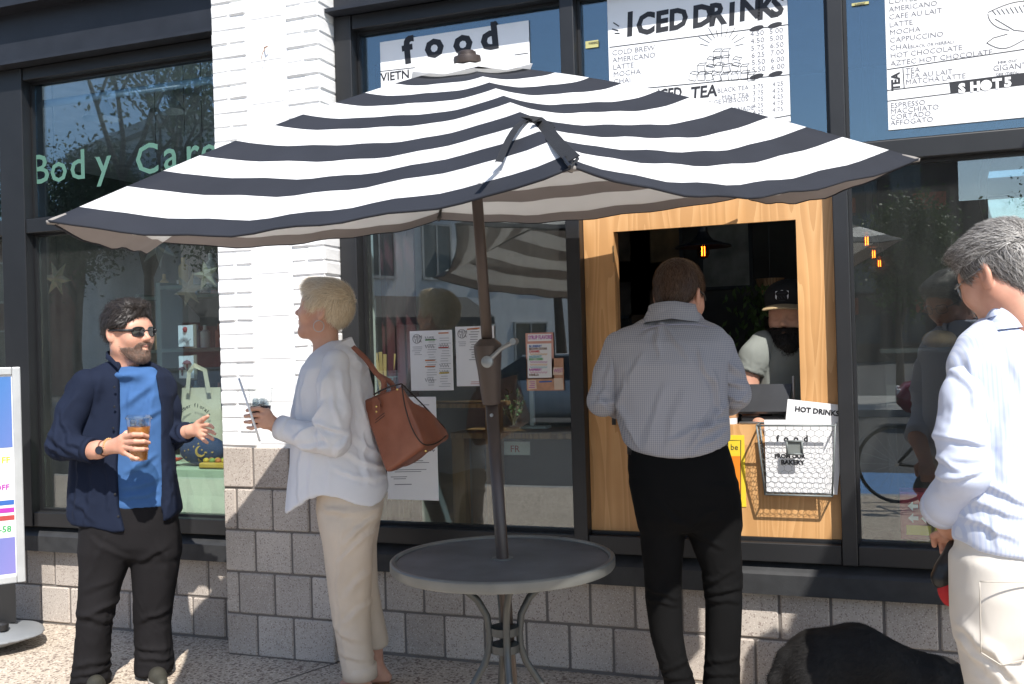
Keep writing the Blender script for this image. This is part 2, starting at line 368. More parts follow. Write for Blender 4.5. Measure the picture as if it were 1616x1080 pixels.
M_pave = speckle('exposed_aggregate_paving', (0.45, 0.385, 0.31), (0.62, 0.55, 0.46), (0.20, 0.155, 0.125), 150, la=.14, da=.22, mottle=.15, big=1.2)
M_road = speckle('asphalt', (0.06, 0.06, 0.063), (0.16, 0.16, 0.16), (0.02, 0.02, 0.02), 120, la=.12, da=.2)
M_kerb = mat('kerb_stone', (0.36, 0.35, 0.33), .9, bump=.4)
M_white = mat('white_print', (0.80, 0.80, 0.80), .55, var=.02, bump=0)
M_paper = mat('white_paper', (0.78, 0.78, 0.79), .6, var=.03, bump=.03)
M_black = mat('black_ink', (0.016, 0.017, 0.022), .6, var=.05, bump=0)
M_blackm = mat('black_plastic', (0.014, 0.014, 0.015), .4, var=.1, bump=.05)
M_steel = mat('brushed_steel', (0.55, 0.56, 0.57), .3, metal=1.0, bump=.05)
M_galv = mat('galvanised_wire', (0.17, 0.19, 0.19), .5, metal=.2, bump=.2)

# ================================================================== ground
def sheet(name, x0, x1, y0, y1, z, m): return struct(rawobj(name, [(x0, y0, z), (x1, y0, z), (x1, y1, z), (x0, y1, z)], [(0, 1, 2, 3)], m))
def rawobj(name, vs, fs, m, parent=None, smooth=False): return obj(name, rawmesh(vs, fs, smooth), m, parent)
sheet('ground', -600, 600, -600, 600, -0.162, M_road)
sheet('road', -80, 80, -17.0, -5.62, -0.15, M_road)
pv = MB()
pv.box(-14, 14, -5.5, 0.3, -0.14, 0.0)
pave = struct(pv.build('pavement', M_pave))
M_joint = mat('paving_joint', (0.17, 0.15, 0.13), .95, bump=.3)
jb = MB()
j1 = onZ(430, 1080, 0); j2 = onZ(545, 1050, 0)
jb.ribbon([(j1[0]-1.6, j1[1]-2.0, .0015), (j1[0], j1[1], .0015), (-2.44, -.02, .0015)], .008, (0, 0, 1), .001)
jb.ribbon([(-14, -1.42, .0015), (14, -1.42, .0015)], .008, (0, 0, 1), .001)
obj('joint', jb.mesh(), M_joint, pave)
struct(MB().box(-80, 80, -5.62, -5.5, -0.15, 0.004, .012).build('kerb', M_kerb))
rl = MB()
for x in np.arange(-38, 40, 5.2): rl.box(x, x+.1, -8.4, -5.9, -.146, -.1455)
struct(rl.build('parking_line', mat('road_paint', (.75, .75, .72), .8, bump=.3)))
struct(MB().box(-1.2, 1.4, -8.3, -6.5, -.1462, -.1458).build('blue_parking_mark', mat('blue_paint', (.09, .22, .45), .8, bump=.3)))
struct(MB().box(-80, 80, -17.1, -17.0, -.15, 0.0, .01).build('far_kerb', M_kerb))
struct(MB().box(-80, 80, -22, -17.1, -.14, -.004).build('far_pavement', M_kerb))

# ================================================================== storefront
BLD = thing('storefront_building', 'shop front with white brick pillar, grey block base and dark window frames', 'building')
def shared(name, me, parent, loc, rot=(0, 0, 0)):
    o = bpy.data.objects.new(name, me); COL.objects.link(o); o.parent = parent; o.location = loc; o.rotation_euler = rot; return o
def blockmesh(w, h, d, m, seed, rough=.0025, bev=.005, sub=0.03):
    """box from y=0 (front) to y=d, centred in x and z, with slightly uneven arrises"""
    bm = bmesh.new(); bmesh.ops.create_cube(bm, size=1)
    for v in bm.verts: v.co = Vector((v.co.x*w, (v.co.y+.5)*d, v.co.z*h))
    bmesh.ops.bevel(bm, geom=bm.edges[:], offset=bev, segments=1, affect='EDGES')
    rs = np.random.RandomState(seed); P = np.array([v.co[:] for v in bm.verts])
    nz = np.stack([noise(P*22+seed*5.1+k*9) for k in range(3)], 1)*rough
    for v, q in zip(bm.verts, nz): v.co += Vector(q)
    me = bpy.data.meshes.new('mesh'); bm.to_mesh(me); bm.free(); me.materials.append(m); return me
BP = 0.2085                                  # block module
BM_ = {}
def block(parent, xc, zc, w, h, yf, d=.09, rz=0.0, seed=0):
    k = (round(w, 3), round(h, 3), round(d, 3), seed % 5)
    if k not in BM_: BM_[k] = blockmesh(w-.010, h-.010, d, M_block, seed % 5+1, .0012, .006)
    return shared('block', BM_[k], parent, (xc, yf, zc) if rz == 0 else xc, (0, 0, rz))
sd = 0
def basewall(x0, x1, j0):
    global sd
    o = bxo('base_wall', M_mortar, BLD, x0, x1, .005, .25, 0, .43)
    for r in range(2):
        off = j0+(BP/2 if r == 1 else 0); k0 = math.floor((x0-off)/BP)
        for k in range(k0, int((x1-off)/BP)+2):
            a, b = max(off+k*BP, x0), min(off+(k+1)*BP, x1)
            if b-a < .03: continue
            z0, z1 = r*BP+.008, (r+1)*BP+.008
            block(o, (a+b)/2, (z0+z1)/2, b-a, z1-z0, random.uniform(-.004, .001), seed=sd); sd += 1
    return o
basewall(-5.1, -3.10, -2.214); basewall(-2.49, 1.7, -2.214)
# pillar
PX0, PX1, PY = -3.105, -2.487, -0.2
PIL = bxo('pillar', M_pmort, BLD, PX0+.005, PX1-.005, PY+.0055, .30, 1.03, 4.0)
PLB = bxo('pillar_base', M_mortar, BLD, PX0+.006, PX1-.006, PY+.008, .30, 0, 1.03)
for r in range(5):
    z0 = r*.2075; w = PX1-PX0; cuts = [0, .077, .077+.2085, .077+.417, w] if r % 2 == 1 else [0, .18, .3885, w]
    for a, b in zip(cuts[:-1], cuts[1:]):
        block(PLB, PX0+(a+b)/2, z0+.10375, b-a, .2075, PY+random.uniform(-.002, .002), d=.08, seed=sd); sd += 1
    block(PLB, (PX1+random.uniform(-.001, .001), PY/2+.012, z0+.10375), 0, .17, .2075, 0, d=.08, rz=R(90), seed=sd); sd += 1
BK = {}
def brick(w, xc, zc, yf, rz=0.0, seed=0):
    k = (round(w, 3), seed % 6)
    if k not in BK: BK[k] = blockmesh(w-.006, .0645, .06, M_brick, seed % 6+3, .003, .007)
    return shared('brick', BK[k], PIL, (xc, yf, zc), (random.uniform(-.008, .008), random.uniform(-.01, .01), rz))
z = 1.037; i = 0; CH = .0688
while z < 3.9:
    zc = z+CH/2
    for (a, b) in ((PX0, -2.895), (-2.672, PX1)):
        if i % 2 == 0: brick(b-a, (a+b)/2, zc, PY+random.uniform(-.005, .002), seed=i*3+int(a*7) % 4)
        else:
            mid = (a+b)/2+random.uniform(-.006, .006)
            brick(mid-a, (a+mid)/2, zc, PY+random.uniform(-.005, .002), seed=i+2); brick(b-mid, (mid+b)/2, zc, PY+random.uniform(-.005, .002), seed=i+5)
    brick(.195, PX1+random.uniform(-.002, .003), zc, PY/2, R(90), seed=i+1)       # return
    brick(.195, PX0-random.uniform(-.002, .003), zc, PY/2, R(-90), seed=i+4)
    z += CH; i += 1
tm = blockmesh(.196, .203, .03, M_tile, 2, .0008, .006)
z = 1.045
while z < 3.8:
    shared('tile', tm, PIL, (-2.7835, PY+.003, z+.104)); z += .2085
tw = MB(); q = onY(421, 76, PY-.01)
tw.tube([(q[0]-.02, q[1]+.008, q[2]+.005), (q[0], q[1]-.012, q[2]), (q[0]+.012, q[1]-.01, q[2]+.004)], .0035, 6)
tw.tube([(q[0], q[1]-.01, q[2]), (q[0]-.008, q[1]-.025, q[2]-.03), (q[0]-.022, q[1]-.02, q[2]-.062)], .002, 5)
tw.build('wire_tie', mat('rusty_wire', (.3, .16, .09), .7), PIL)
# ledge
def ledge(x0, x1):
    pr = [(.12, .424), (-.062, .424), (-.062, .508), (-.05, .52), (.0, .557), (.12, .557)]
    vs = [(x, y, z) for x in (x0, x1) for (y, z) in pr]; n = len(pr)
    fs = [(i, (i+1) % n, n+(i+1) % n, n+i) for i in range(n)]+[tuple(range(n-1, -1, -1)), tuple(range(n, 2*n))]
    return rawobj('window_ledge', vs, [tuple(reversed(f)) for f in fs], M_ledge, BLD)
ledge(-5.1, PX0-.002); ledge(PX1+.002, 1.7)
# frames
FY0, FY1 = -.062, .09
def fr(name, x0, x1, z0, z1, y0=FY0, y1=FY1): return bxo(name, M_frame, BLD, x0, x1, y0, y1, z0, z1, .004)
mx = lambda a, b, Y=FY0: (onY(*a, Y)[0]+onY(*b, Y)[0])/2
L0, L1 = mx((2, 125), (8, 800)), mx((37, 130), (47, 800))
A0, A1 = PX1+.004, mx((551, 60), (566, 430))
B0, B1 = mx((885, 30), (903, 840)), mx((911, 30), (921, 843))
C0, C1 = mx((1307, 30), (1326, 855)), mx((1332, 30), (1351, 860))
ZB0, ZB1, ZT0, ZT1, ZH0, ZH1 = .560, .640, 2.205, 2.285, 3.065, 3.135
for (a, b) in ((L0, L1), (A0, A1), (B0, B1), (C0, C1), (1.55, 1.65)): fr('mullion', a, b, ZB0, ZH1)
spans = [(-5.1, L0), (L1, PX0-.004), (A1, B0), (B1, C0), (C1, 1.55)]
for i, (a, b) in enumerate(spans):
    fr('bottom_rail', a+.001, b-.001, ZB0, ZB1, FY0+.008); fr('head_rail', a+.001, b-.001, ZH0, ZH1, FY0+.008)
    fr('transom', a+.001, b-.001, ZT0, ZT1, FY0+.006)
    # slim glazing beads
    for (p0, p1) in ((ZB1, ZT0), (ZT1, ZH0)):
        if i == 3 and p0 == ZB1: continue
        bd = MB(); bd.box(a+.001, a+.014, .0, .05, p0, p1); bd.box(b-.014, b-.001, .0, .05, p0, p1); bd.box(a+.0145, b-.0145, .0, .05, p0+.0005, p0+.013); bd.box(a+.0145, b-.0145, .0, .05, p1-.013, p1-.0005)
        bd.build('glazing_bead', M_frame, BLD)
        bxo('pane', M_glassup if p0 == ZT1 else M_glass, BLD, a+.0145, b-.0145, .02, .026, p0+.0135, p1-.0135)
# steel beams over the windows
for (a, b) in ((-5.6, PX0-.003), (PX1+.003, 1.9)):
    bb = MB(); bb.box(a, b, -.055, .3, 3.152, 4.0); bb.build('steel_beam', M_beam, BLD)
    bxo('beam_flange', M_beam, BLD, a, b, -.145, -.0555, 3.1365, 3.153); bxo('beam_flange', M_beam, BLD, a, b, -.165, -.0555, 3.448, 3.466)
# hatch head: dark flashing plate between ledge and plywood
# ================================================================== rooms behind the glass
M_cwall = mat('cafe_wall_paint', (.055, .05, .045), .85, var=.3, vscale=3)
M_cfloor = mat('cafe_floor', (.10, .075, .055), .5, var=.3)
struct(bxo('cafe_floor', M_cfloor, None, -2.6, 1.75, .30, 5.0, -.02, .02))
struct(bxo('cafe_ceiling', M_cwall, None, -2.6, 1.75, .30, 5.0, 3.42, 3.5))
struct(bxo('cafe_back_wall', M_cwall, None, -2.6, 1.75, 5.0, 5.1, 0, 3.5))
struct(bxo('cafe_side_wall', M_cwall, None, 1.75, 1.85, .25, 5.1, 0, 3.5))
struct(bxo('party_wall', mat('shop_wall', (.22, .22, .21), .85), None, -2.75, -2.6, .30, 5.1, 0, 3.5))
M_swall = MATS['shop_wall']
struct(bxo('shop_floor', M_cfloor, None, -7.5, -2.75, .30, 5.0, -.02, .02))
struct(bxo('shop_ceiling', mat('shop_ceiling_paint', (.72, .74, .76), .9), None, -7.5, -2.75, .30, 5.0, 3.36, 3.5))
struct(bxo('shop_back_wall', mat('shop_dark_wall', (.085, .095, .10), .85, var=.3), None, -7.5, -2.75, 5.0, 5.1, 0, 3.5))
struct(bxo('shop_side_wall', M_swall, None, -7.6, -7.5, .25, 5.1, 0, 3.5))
for (a, b) in ((-5.6, PX0), (PX1, 1.85)): bxo('upper_wall', M_cwall, BLD, a, b, .095, .30, 3.137, 3.5) if False else None
# ================================================================== plywood hatch
HX0, HX1, HZ0, HZ1 = -1.118, -.328, 1.132, 1.997
PLY = thing('serving_hatch', 'raw plywood panel with square serving hatch filling one window bay', 'hatch', (-.74, 0, .64))
def ply(x0, x1, z0, z1, y0=.0, y1=.019): return MB().box(x0+.74, x1+.74, y0, y1, z0-.64, z1-.64)
p = MB()
for a in ((B1+.002, HX0, .655, 2.2), (HX1, C0-.002, .655, 2.2), (HX0, HX1, .655, HZ0), (HX0, HX1, HZ1, 2.2)):
    p.box(a[0]+.74, a[1]+.74, 0, .019, a[2]-.64, a[3]-.64)
p.build('panel', M_ply, PLY)
M_plyd = plywood('plywood_edge', (.50, .29, .13), (.30, .15, .06))
for (a, b, c, d) in ((HX0-.018, HX0-.0005, HZ0, HZ1), (HX1+.0005, HX1+.018, HZ0, HZ1)):
    MB().box(a+.74, b+.74, .0195, .085, c-.64, d-.64).build('jamb', M_plyd, PLY)
MB().box(HX0-.02+.74, HX1+.02+.74, .0195, .15, HZ0-.022-.64, HZ0-.002-.64).build('counter_shelf', M_plyd, PLY)
MB().box(B1+.745, C0+.735, -.012, .03, 0.001, .0145).build('base_strip', M_frame, PLY)
for z in (1.86, 1.28): MB().box(HX0+.7355, HX0+.7405, -.004, -.0003, z-.64, z+.075-.64).build('hinge', mat('hinge_brass', (.25, .19, .1), .5, metal=.8), PLY)
lt = MB(); q = onY(968, 660, 0); lt.box(q[0]+.735, q[0]+.752, -.01, -.0003, q[2]-.67, q[2]-.635); lt.build('latch', M_blackm, PLY)

# entrance canopy over the neighbouring door (out of view to the right, it shades the end of the front)
CN = thing('entrance_canopy', 'flat dark steel canopy over the next shop door, right of the frame', 'canopy', (2.2, 0, 3.5))
MB().box(-1.02, 1.4, -2.25, -.17, -.06, .08, .01).build('roof', M_beam, CN)
for x in (.9, 1.2): MB().tube([(x, -2.0, .0785), (x, -.1, 1.4)], .012, 8).build('tie_rod', M_beam, CN)
MB().box(-1.02, 1.4, -.1695, -.147, -.06, .12).build('wall_plate', M_beam, CN)
# ================================================================== patio table
TB = onZ(793, 880, .768); TR = .388
TAB = thing('patio_table', 'round grey metal patio table with curved tube legs under the umbrella', 'table', (TB[0], TB[1], 0))
M_ttop = mat('table_top_mesh', (0.095, 0.098, 0.102), .5, var=.25, vscale=7, bump=.25, bscale=420)
M_tleg = mat('table_leg_metal', (0.075, 0.078, 0.075), .4, metal=.3, bump=.08)
M_trim = mat('table_metal', (0.17, 0.175, 0.165), .38, var=.15, metal=.35, bump=.08)
MB().lathe([(.024, .764), (TR-.022, .764), (TR-.018, .758), (TR-.018, .748), (.024, .748)], n=64).build('table_top', M_ttop, TAB, auto=30)
MB().lathe([(TR-.021, .738), (TR-.004, .736), (TR, .742), (TR, .768), (TR-.005, .773), (TR-.014, .773), (TR-.021, .767), (TR-.021, .738)], n=72).build('rim', M_trim, TAB, auto=40)
MB().lathe([(.0225, .745), (.038, .752), (.038, .7675), (.0225, .7665)], n=24).build('umbrella_collar', M_trim, TAB, auto=40)
for k in range(4):
    a = R(20.4)+R(45*0+90*k+8); c_, s_ = math.cos(a), math.sin(a)
    prof = [(.26, .742), (.21, .715), (.14, .672), (.09, .625), (.06, .57), (.052, .51), (.054, .46), (.072, .405), (.115, .335), (.19, .215), (.27, .09), (.315, .03), (.325, .012)]
    pts = []
    for i in range(len(prof)-1):
        for t in (0, .5): pts.append(((prof[i][0]*(1-t)+prof[i+1][0]*t)*c_, (prof[i][0]*(1-t)+prof[i+1][0]*t)*s_, prof[i][1]*(1-t)+prof[i+1][1]*t))
    pts.append((prof[-1][0]*c_, prof[-1][0]*s_, prof[-1][1]))
    lg = MB().tube(pts, .0125, 10).build('leg', M_tleg, TAB, smooth=True)
    MB().lathe([(.018, 0), (.019, .02), (.015, .03)], (prof[-1][0]*c_, prof[-1][0]*s_, 0), 12).build('foot_cap', mat('pale_foot_cap', (.6, .6, .57), .6), lg)
for z in (.50, .44):
    b = MB(); b.lathe([(.03, z), (.05, z+.003), (.05, z+.03), (.03, z+.033)], n=16); b.build('brace', M_tleg, TAB, auto=40)

# ================================================================== umbrella
AX = Vector((-.006, -.1, 1)).normalized(); UB = V(TB); HD, HZ, HA = 1.368, 1.210, 1.724
UMB = thing('patio_umbrella', 'tilted black and white striped hexagonal patio umbrella through the table', 'umbrella', (TB[0], TB[1], 0))
UO = Vector((TB[0], TB[1], 0))
_e1 = Vector((0, 1, 0)).cross(AX).normalized(); _e2 = AX.cross(_e1)
CPX = [(1450, 250), (1175, 309), (692, 346), (240, 380), (75, 348), (905, 262)]
COR = []
for k in range(6):
    q = UB+AX*HZ+HD*(math.cos(k*math.pi/3)*_e1+math.sin(k*math.pi/3)*_e2)
    dep = float(np.dot(np.array(q)-CAM, _w)); COR.append(V(atD(*CPX[k], dep))-UO)
APX = UB+AX*(HA-.045)-UO
def axp(h): return UB+AX*h-UO
SAG = [.065, .045, .055, .06, .068, .072]
BOW = [.05, .045, .045, .045, .036, .008]
def rib(k, s):
    a, b = APX, COR[k % 6]; p = a.lerp(b, s); return p+AX*(BOW[k % 6]*math.sin(math.pi*s)*(1-.4*s))
def canopy(k, s, t, off=0.0):
    p = rib(k, s).lerp(rib(k+1, s), t); w = 4*t*(1-t)
    w = 1-abs(2*t-1)**2.8
    sg = SAG[k]*w*(s**1.15)
    inw = (axp(HZ)-p); inw -= AX*inw.dot(AX); inw = inw.normalized() if inw.length > 1e-6 else Vector((0, 0, 0))
    nz = .006*math.sin(9*t+5*k+7*s)*w*s+.004*math.sin(31*t+3*k)*s*s*w
    return p-AX*(sg-nz+off)+inw*(.05*w*s*s)
M_sw = mat('white_canopy_cloth', (.80, .80, .79), .85, var=.03, bump=.2, bscale=900, trans=.32, bdist=.0006)
M_sd = mat('black_canopy_cloth', (.019, .021, .028), .8, var=.12, bump=.25, bscale=900, spec=.3, bdist=.0006)
M_lw = mat('white_canopy_lining', (.86, .85, .83), .9, var=.03, bump=.1, bscale=900, trans=.4)
M_ld = mat('grey_canopy_lining', (.36, .33, .325), .9, var=.05, bump=.1, bscale=900, trans=.1)
SB = [.085, .14, .218, .30, .377, .46, .53, .62, .70, .777, .85, .942, 1.0]; NB = 12; SUB = 3; NT = 22
for (nm, off, m2) in (('canopy', 0.0, [M_sd, M_sw]), ('canopy_lining', .003, [M_ld, M_lw])):
    c = MB()
    for k in range(6):
        for b in range(NB):
            c.cur = (11-b) % 2; rows = []
            for i in range(SUB+1):
                s = SB[b]+(SB[b+1]-SB[b])*i/SUB; rows.append([canopy(k, s, j/NT, off)[:] for j in range(NT+1)])
            if nm == 'canopy': rows = [r[::-1] for r in rows]
            c.grid(rows)
    me = c.mesh(True); bm = bmesh.new(); bm.from_mesh(me); bmesh.ops.remove_doubles(bm, verts=bm.verts, dist=1e-5); bmesh.ops.recalc_face_normals(bm, faces=bm.faces)
    if nm == 'canopy' and sum((f.normal.z for f in bm.faces)) < 0: bmesh.ops.reverse_faces(bm, faces=bm.faces)
    bm.to_mesh(me); bm.free(); CAN = obj(nm, me, m2, UMB)
hm = MB()      # stitched hem
for k in range(6):
    for j in range(NT):
        pass
    hm.tube([canopy(k, 1.0, j/NT, .0015)[:] for j in range(NT+1)], .0035, 5)
hm.build('hem', M_sd, UMB, smooth=True)
vc = MB()
for k in range(6):
    rows = []
    for i in range(5):
        s = .0+.165*i/4; rows.append([(rib(k, s).lerp(rib(k+1, s), j/8)+AX*(.008+.012*(i/4)**2-(.016*(1-abs(2*j/8-1))*(i/4)))) for j in range(9)][::-1])
    vc.grid([[p[:] for p in r] for r in rows])
vc.build('vent_cap', M_sw, UMB, smooth=True)
M_pole = mat('bronze_pole', (.068, .05, .042), .38, var=.12, metal=.25, bump=.04)
MB().tube([axp(-.60)[:], axp(-.1)[:], axp(.55)[:]], .0215, 20).build('lower_pole', M_pole, UMB, smooth=True)
MB().tube([axp(.55)[:], axp(HA-.03)[:]], .019, 20).build('upper_pole', M_pole, UMB, smooth=True)
MB().lathe([(.0, .030), (.022, .029), (.030, .024), (.031, .014), (.044, .010), (.046, .0), (.045, -.012), (.03, -.02)][::-1], axp(HA-.034), 24, AX).build('finial', M_pole, UMB, auto=40)
hb = axp(.655); hs = MB().lathe([(.022, -.12), (.03, -.117), (.033, -.105), (.033, -.09), (.034, -.085), (.040, .0), (.047, .06), (.047, .085), (.043, .09), (.026, .106), (.022, .106)], hb, 24, AX).build('crank_housing', M_pole, UMB, auto=35)
cr_ = V(onD(0, 0, 0)) if False else None
cp = hb+Vector((.012, -.044, .028)); side = Vector(_r0)
hd = MB(); hd.lathe([(.0, .012), (.012, .012), (.02, .008), (.02, -.004)][::-1], cp, 16, (0.1, -1, 0)); hd.tube([cp[:], (cp+side*.05+Vector((0, -.012, .042)))[:], (cp+side*.098+Vector((0, -.014, .066)))[:]], [.009, .007, .009], 8)
q = cp+side*.098+Vector((0, -.014, .066)); hd.tube([(q+Vector((0, .01, 0)))[:], (q+Vector((.01, -.045, .0)))[:]], .011, 10); hd.build('crank_handle', mat('dull_crank_metal', (.30, .32, .33), .4, metal=.6, bump=.05), UMB, auto=40)
MB().tube([(axp(.5)+Vector((.006, -.02, 0)))[:], (axp(.5)+Vector((.006, -.026, 0)))[:]], .006, 8).build('pole_screw', M_steel, UMB)
# ribs and struts under the cloth
M_rib = mat('bronze_rib', (.05, .042, .038), .45, metal=.3, bump=.03)
slide = axp(HZ+.17)
MB().lathe([(.021, -.03), (.04, -.03), (.045, .0), (.04, .03), (.021, .03)], slide, 16, AX).build('runner_hub', M_rib, UMB, auto=40)
MB().lathe([(.021, -.02), (.04, -.02), (.04, .02), (.0, .025)], axp(HA-.09), 16, AX).build('top_hub', M_rib, UMB, auto=40)
for k in range(6):
    pts = [(rib(k, s)-AX*.014) for s in (0.02, .2, .4, .6, .8, .985)]
    rb = MB().tube([p[:] for p in pts], .0065, 6).build('rib', M_rib, UMB, smooth=True)
    m_ = rib(k, .52)-AX*.02; MB().tube([(slide+(m_-slide)*.03)[:], m_[:]], .0055, 6).build('strut', M_rib, rb, smooth=True)
    c_ = COR[k]; d_ = (c_-rib(k, .95)).normalized(); pk = MB()
    pk.tube([(c_-d_*.05-AX*.011)[:], (c_-d_*.015-AX*.008)[:], (c_+d_*.003-AX*.004)[:]], [.010, .009, .005], 8); pk.build('tip_pocket', mat('tip_pocket_cloth', (.24, .22, .20), .85), rb, smooth=True)
# black tie strap draped over the front ridge
_cs = []
for k in (4, 5):
    for si in np.linspace(.45, 1, 60):
        for ti in np.linspace(0, 1, 60):
            q = np.array(canopy(k, si, ti)+UO)-CAM; z_ = q@_w; _cs.append((IW/2+FPX*(q@_r)/z_, IH/2-FPX*(q@_u)/z_, z_))
_cs = np.array(_cs)
def U(px, py, off=.014):
    """point lying on the cloth"""
    d2 = (_cs[:, 0]-px)**2+(_cs[:, 1]-py)**2; i_ = np.argsort(d2)[:14]; return V(atD(px, py, _cs[i_, 2].min()-off))-UO
def dense(P, n=2): return [(P[i][0]+(P[i+1][0]-P[i][0])*t/n, P[i][1]+(P[i+1][1]-P[i][1])*t/n) for i in range(len(P)-1) for t in range(n)]+[P[-1]]
def smoothp(Q):
    A_ = np.array([q[:] for q in Q]); B_ = A_.copy()
    for _ in range(3): B_[1:-1] = (B_[:-2]+2*B_[1:-1]+B_[2:])/4
    return B_
nr = (-.1, -1, .8); M_web = mat('black_webbing', (.012, .012, .013), .7, bump=.4, bscale=500)
for P, w_, o_ in (([(845, 188), (826, 188), (812, 204), (797, 232), (787, 258)], .020, .014), ([(830, 187), (850, 188), (864, 206), (882, 232), (905, 252)], .030, .020), ([(842, 193), (866, 190), (872, 204)], .016, .03)):
    MB().ribbon([tuple(q) for q in smoothp([U(x, y, o_) for x, y in dense(P)])], w_, nr, .002).build('tie_strap', M_web, UMB)
MB().ribbon([U(x, y, .016) for x, y in dense([(788, 257), (770, 275), (756, 290)])], .015, nr, .002).build('white_strap_end', M_sw, UMB)
bk = MB(); pts = [U(x, y, .03) for x, y in ((890, 250), (899, 263), (912, 251), (902, 239), (890, 250))]
for a, b in zip(pts[:-1], pts[1:]): bk.tube([a[:], b[:]], .0032, 6)
bk.build('buckle', M_blackm, UMB)
# ================================================================== people
M_skin = mat('skin', (.60, .335, .235), .48, var=.10, vscale=14, bump=.12, bscale=260, sss=.12, col2=(.52, .25, .17))
M_skin2 = mat('warm_skin', (.60, .35, .25), .48, var=.10, vscale=14, bump=.12, bscale=260, sss=.12, col2=(.50, .26, .18))
M_nail = mat('nail', (.66, .42, .34), .3, bump=0)
M_lip = mat('lip', (.42, .17, .14), .4, var=.1, bump=.1)
M_eye = mat('eye_white', (.75, .73, .70), .15, bump=0); M_iris = mat('iris', (.03, .018, .012), .1, bump=0)
M_teeth = mat('teeth', (.75, .72, .66), .25, bump=0)
def cloth(name, col, rough=.88, var=.10, bump=.25, bs=700, sheen=0.0, trans=0.0, vs=5): return mat(name, col, rough, var=var, vscale=vs, bump=bump, bscale=bs, sheen=sheen, spec=.12, trans=trans, bdist=.0008)
class Fig:
    """a figure standing dep metres from the camera; frame: u right along the picture, v away, z up"""
    def __init__(s, label, px, dep, name='person'):
        q = atD(px, 700, dep); s.dep = dep; s.O = np.array([q[0], q[1], 0.0])
        s.e = thing(name, label, 'person', (q[0], q[1], 0), YAW)
        s.U = np.array([math.cos(YAW), math.sin(YAW), 0]); s.Vv = np.array([-math.sin(YAW), math.cos(YAW), 0])
    def j(s, x, y, dv=0.0):
        d = atD(x, y, s.dep+dv)-s.O; return np.array([d@s.U, d@s.Vv, d[2]])
    def rows(s, R_):
        out = []
        for (py, xl, xr, v, b) in R_:
            a = s.j(xl, py, v); c = s.j(xr, py, v); out.append(((a[2]+c[2])/2, (a[0]+c[0])/2, max((c[0]-a[0])/2, .01), (a[1]+c[1])/2, b))
        return out
    def part(s, name, vf, m, parent=None):
        if len(vf) == 2: return obj(name, meshVF(*vf), m, parent or s.e)
        me = meshVF(vf[0], vf[1]); mi = np.zeros(len(vf[1]), np.int32); mi[:vf[2]] = 1      # scalp shell under the strands
        o = obj(name, me, [m, MATS[m.name+'_base']], parent or s.e)
        if len(me.polygons) == len(mi): me.polygons.foreach_set('material_index', mi)
        return o
def crease(n, w=.42): return np.clip(1-np.abs(n)/w, 0, 1)**1.35
def fl(F, dv, segs, k=1.0):
    """fold lines seen on the near side of a garment: (x0,y0,x1,y1,width px,height mm)"""
    px = F.dep/FPX; return [(F.j(a[0], a[1], dv), F.j(a[2], a[3], dv), a[4]*px, a[5]*.001*k) for a in segs]
def folds(seed, amp, sc=(9, 9, 4), zones=(), base=.35, fine=.12, lines=(), vc=None):
    """cloth folds: gentle drape, creases round pinch points (p, radius, gain), and drawn fold lines"""
    def f(p):
        q = p+np.stack([noise(p*3.2+seed+11*i) for i in range(3)], 1)*.08
        m_ = np.clip(.5+1.1*noise(p*3.1+seed*2.3), 0, 1)
        d = amp*(base*1.3*m_*(crease(noise(q*np.array(sc)*.6+seed), .55)-.3)+.12*noise(q*np.array(sc)+seed*3))
        for i, (c, r, k) in enumerate(zones):
            v = q-np.asarray(c); l = np.linalg.norm(v, axis=1)+1e-6; n_ = v/l[:, None]
            w = np.exp(-(l/(r*1.3))**2)*np.clip(l/(r*.5), 0, 1); d = d+amp*.55*k*w*(crease(noise(n_*1.9+seed*1.7+5*i), .45)-.25)
        if len(lines):
            g = 1/(1+np.exp((p[:, 1]-(p[:, 1].mean() if vc is None else vc))/.015)); wob = .010*noise(p*14+seed)+.004*noise(p*35+seed); e = 0
            for (a, b, w, h) in lines:
                ax, az, bx, bz = a[0], a[2], b[0], b[2]; dx, dz = bx-ax, bz-az; L2 = dx*dx+dz*dz; t = ((p[:, 0]-ax)*dx+(p[:, 2]-az)*dz)/L2; tc = np.clip(t, 0, 1)
                s_ = ((p[:, 0]-ax)*dz-(p[:, 2]-az)*dx)/math.sqrt(L2)+wob+.18*math.sqrt(L2)*(tc-.5)**2*(1 if seed % 2 else -1)
                en = np.exp(-((t-tc)*math.sqrt(L2)/(w*1.5))**2)*(.25+.75*np.sin(math.pi*np.clip(.12+tc*.76, 0, 1)))
                e = e+h*en*(np.exp(-np.abs(s_/w)**1.5)-.55*np.exp(-((s_-1.5*w)/(w*.9))**2))
            d = d+1.4*g*e
        return d
    return f
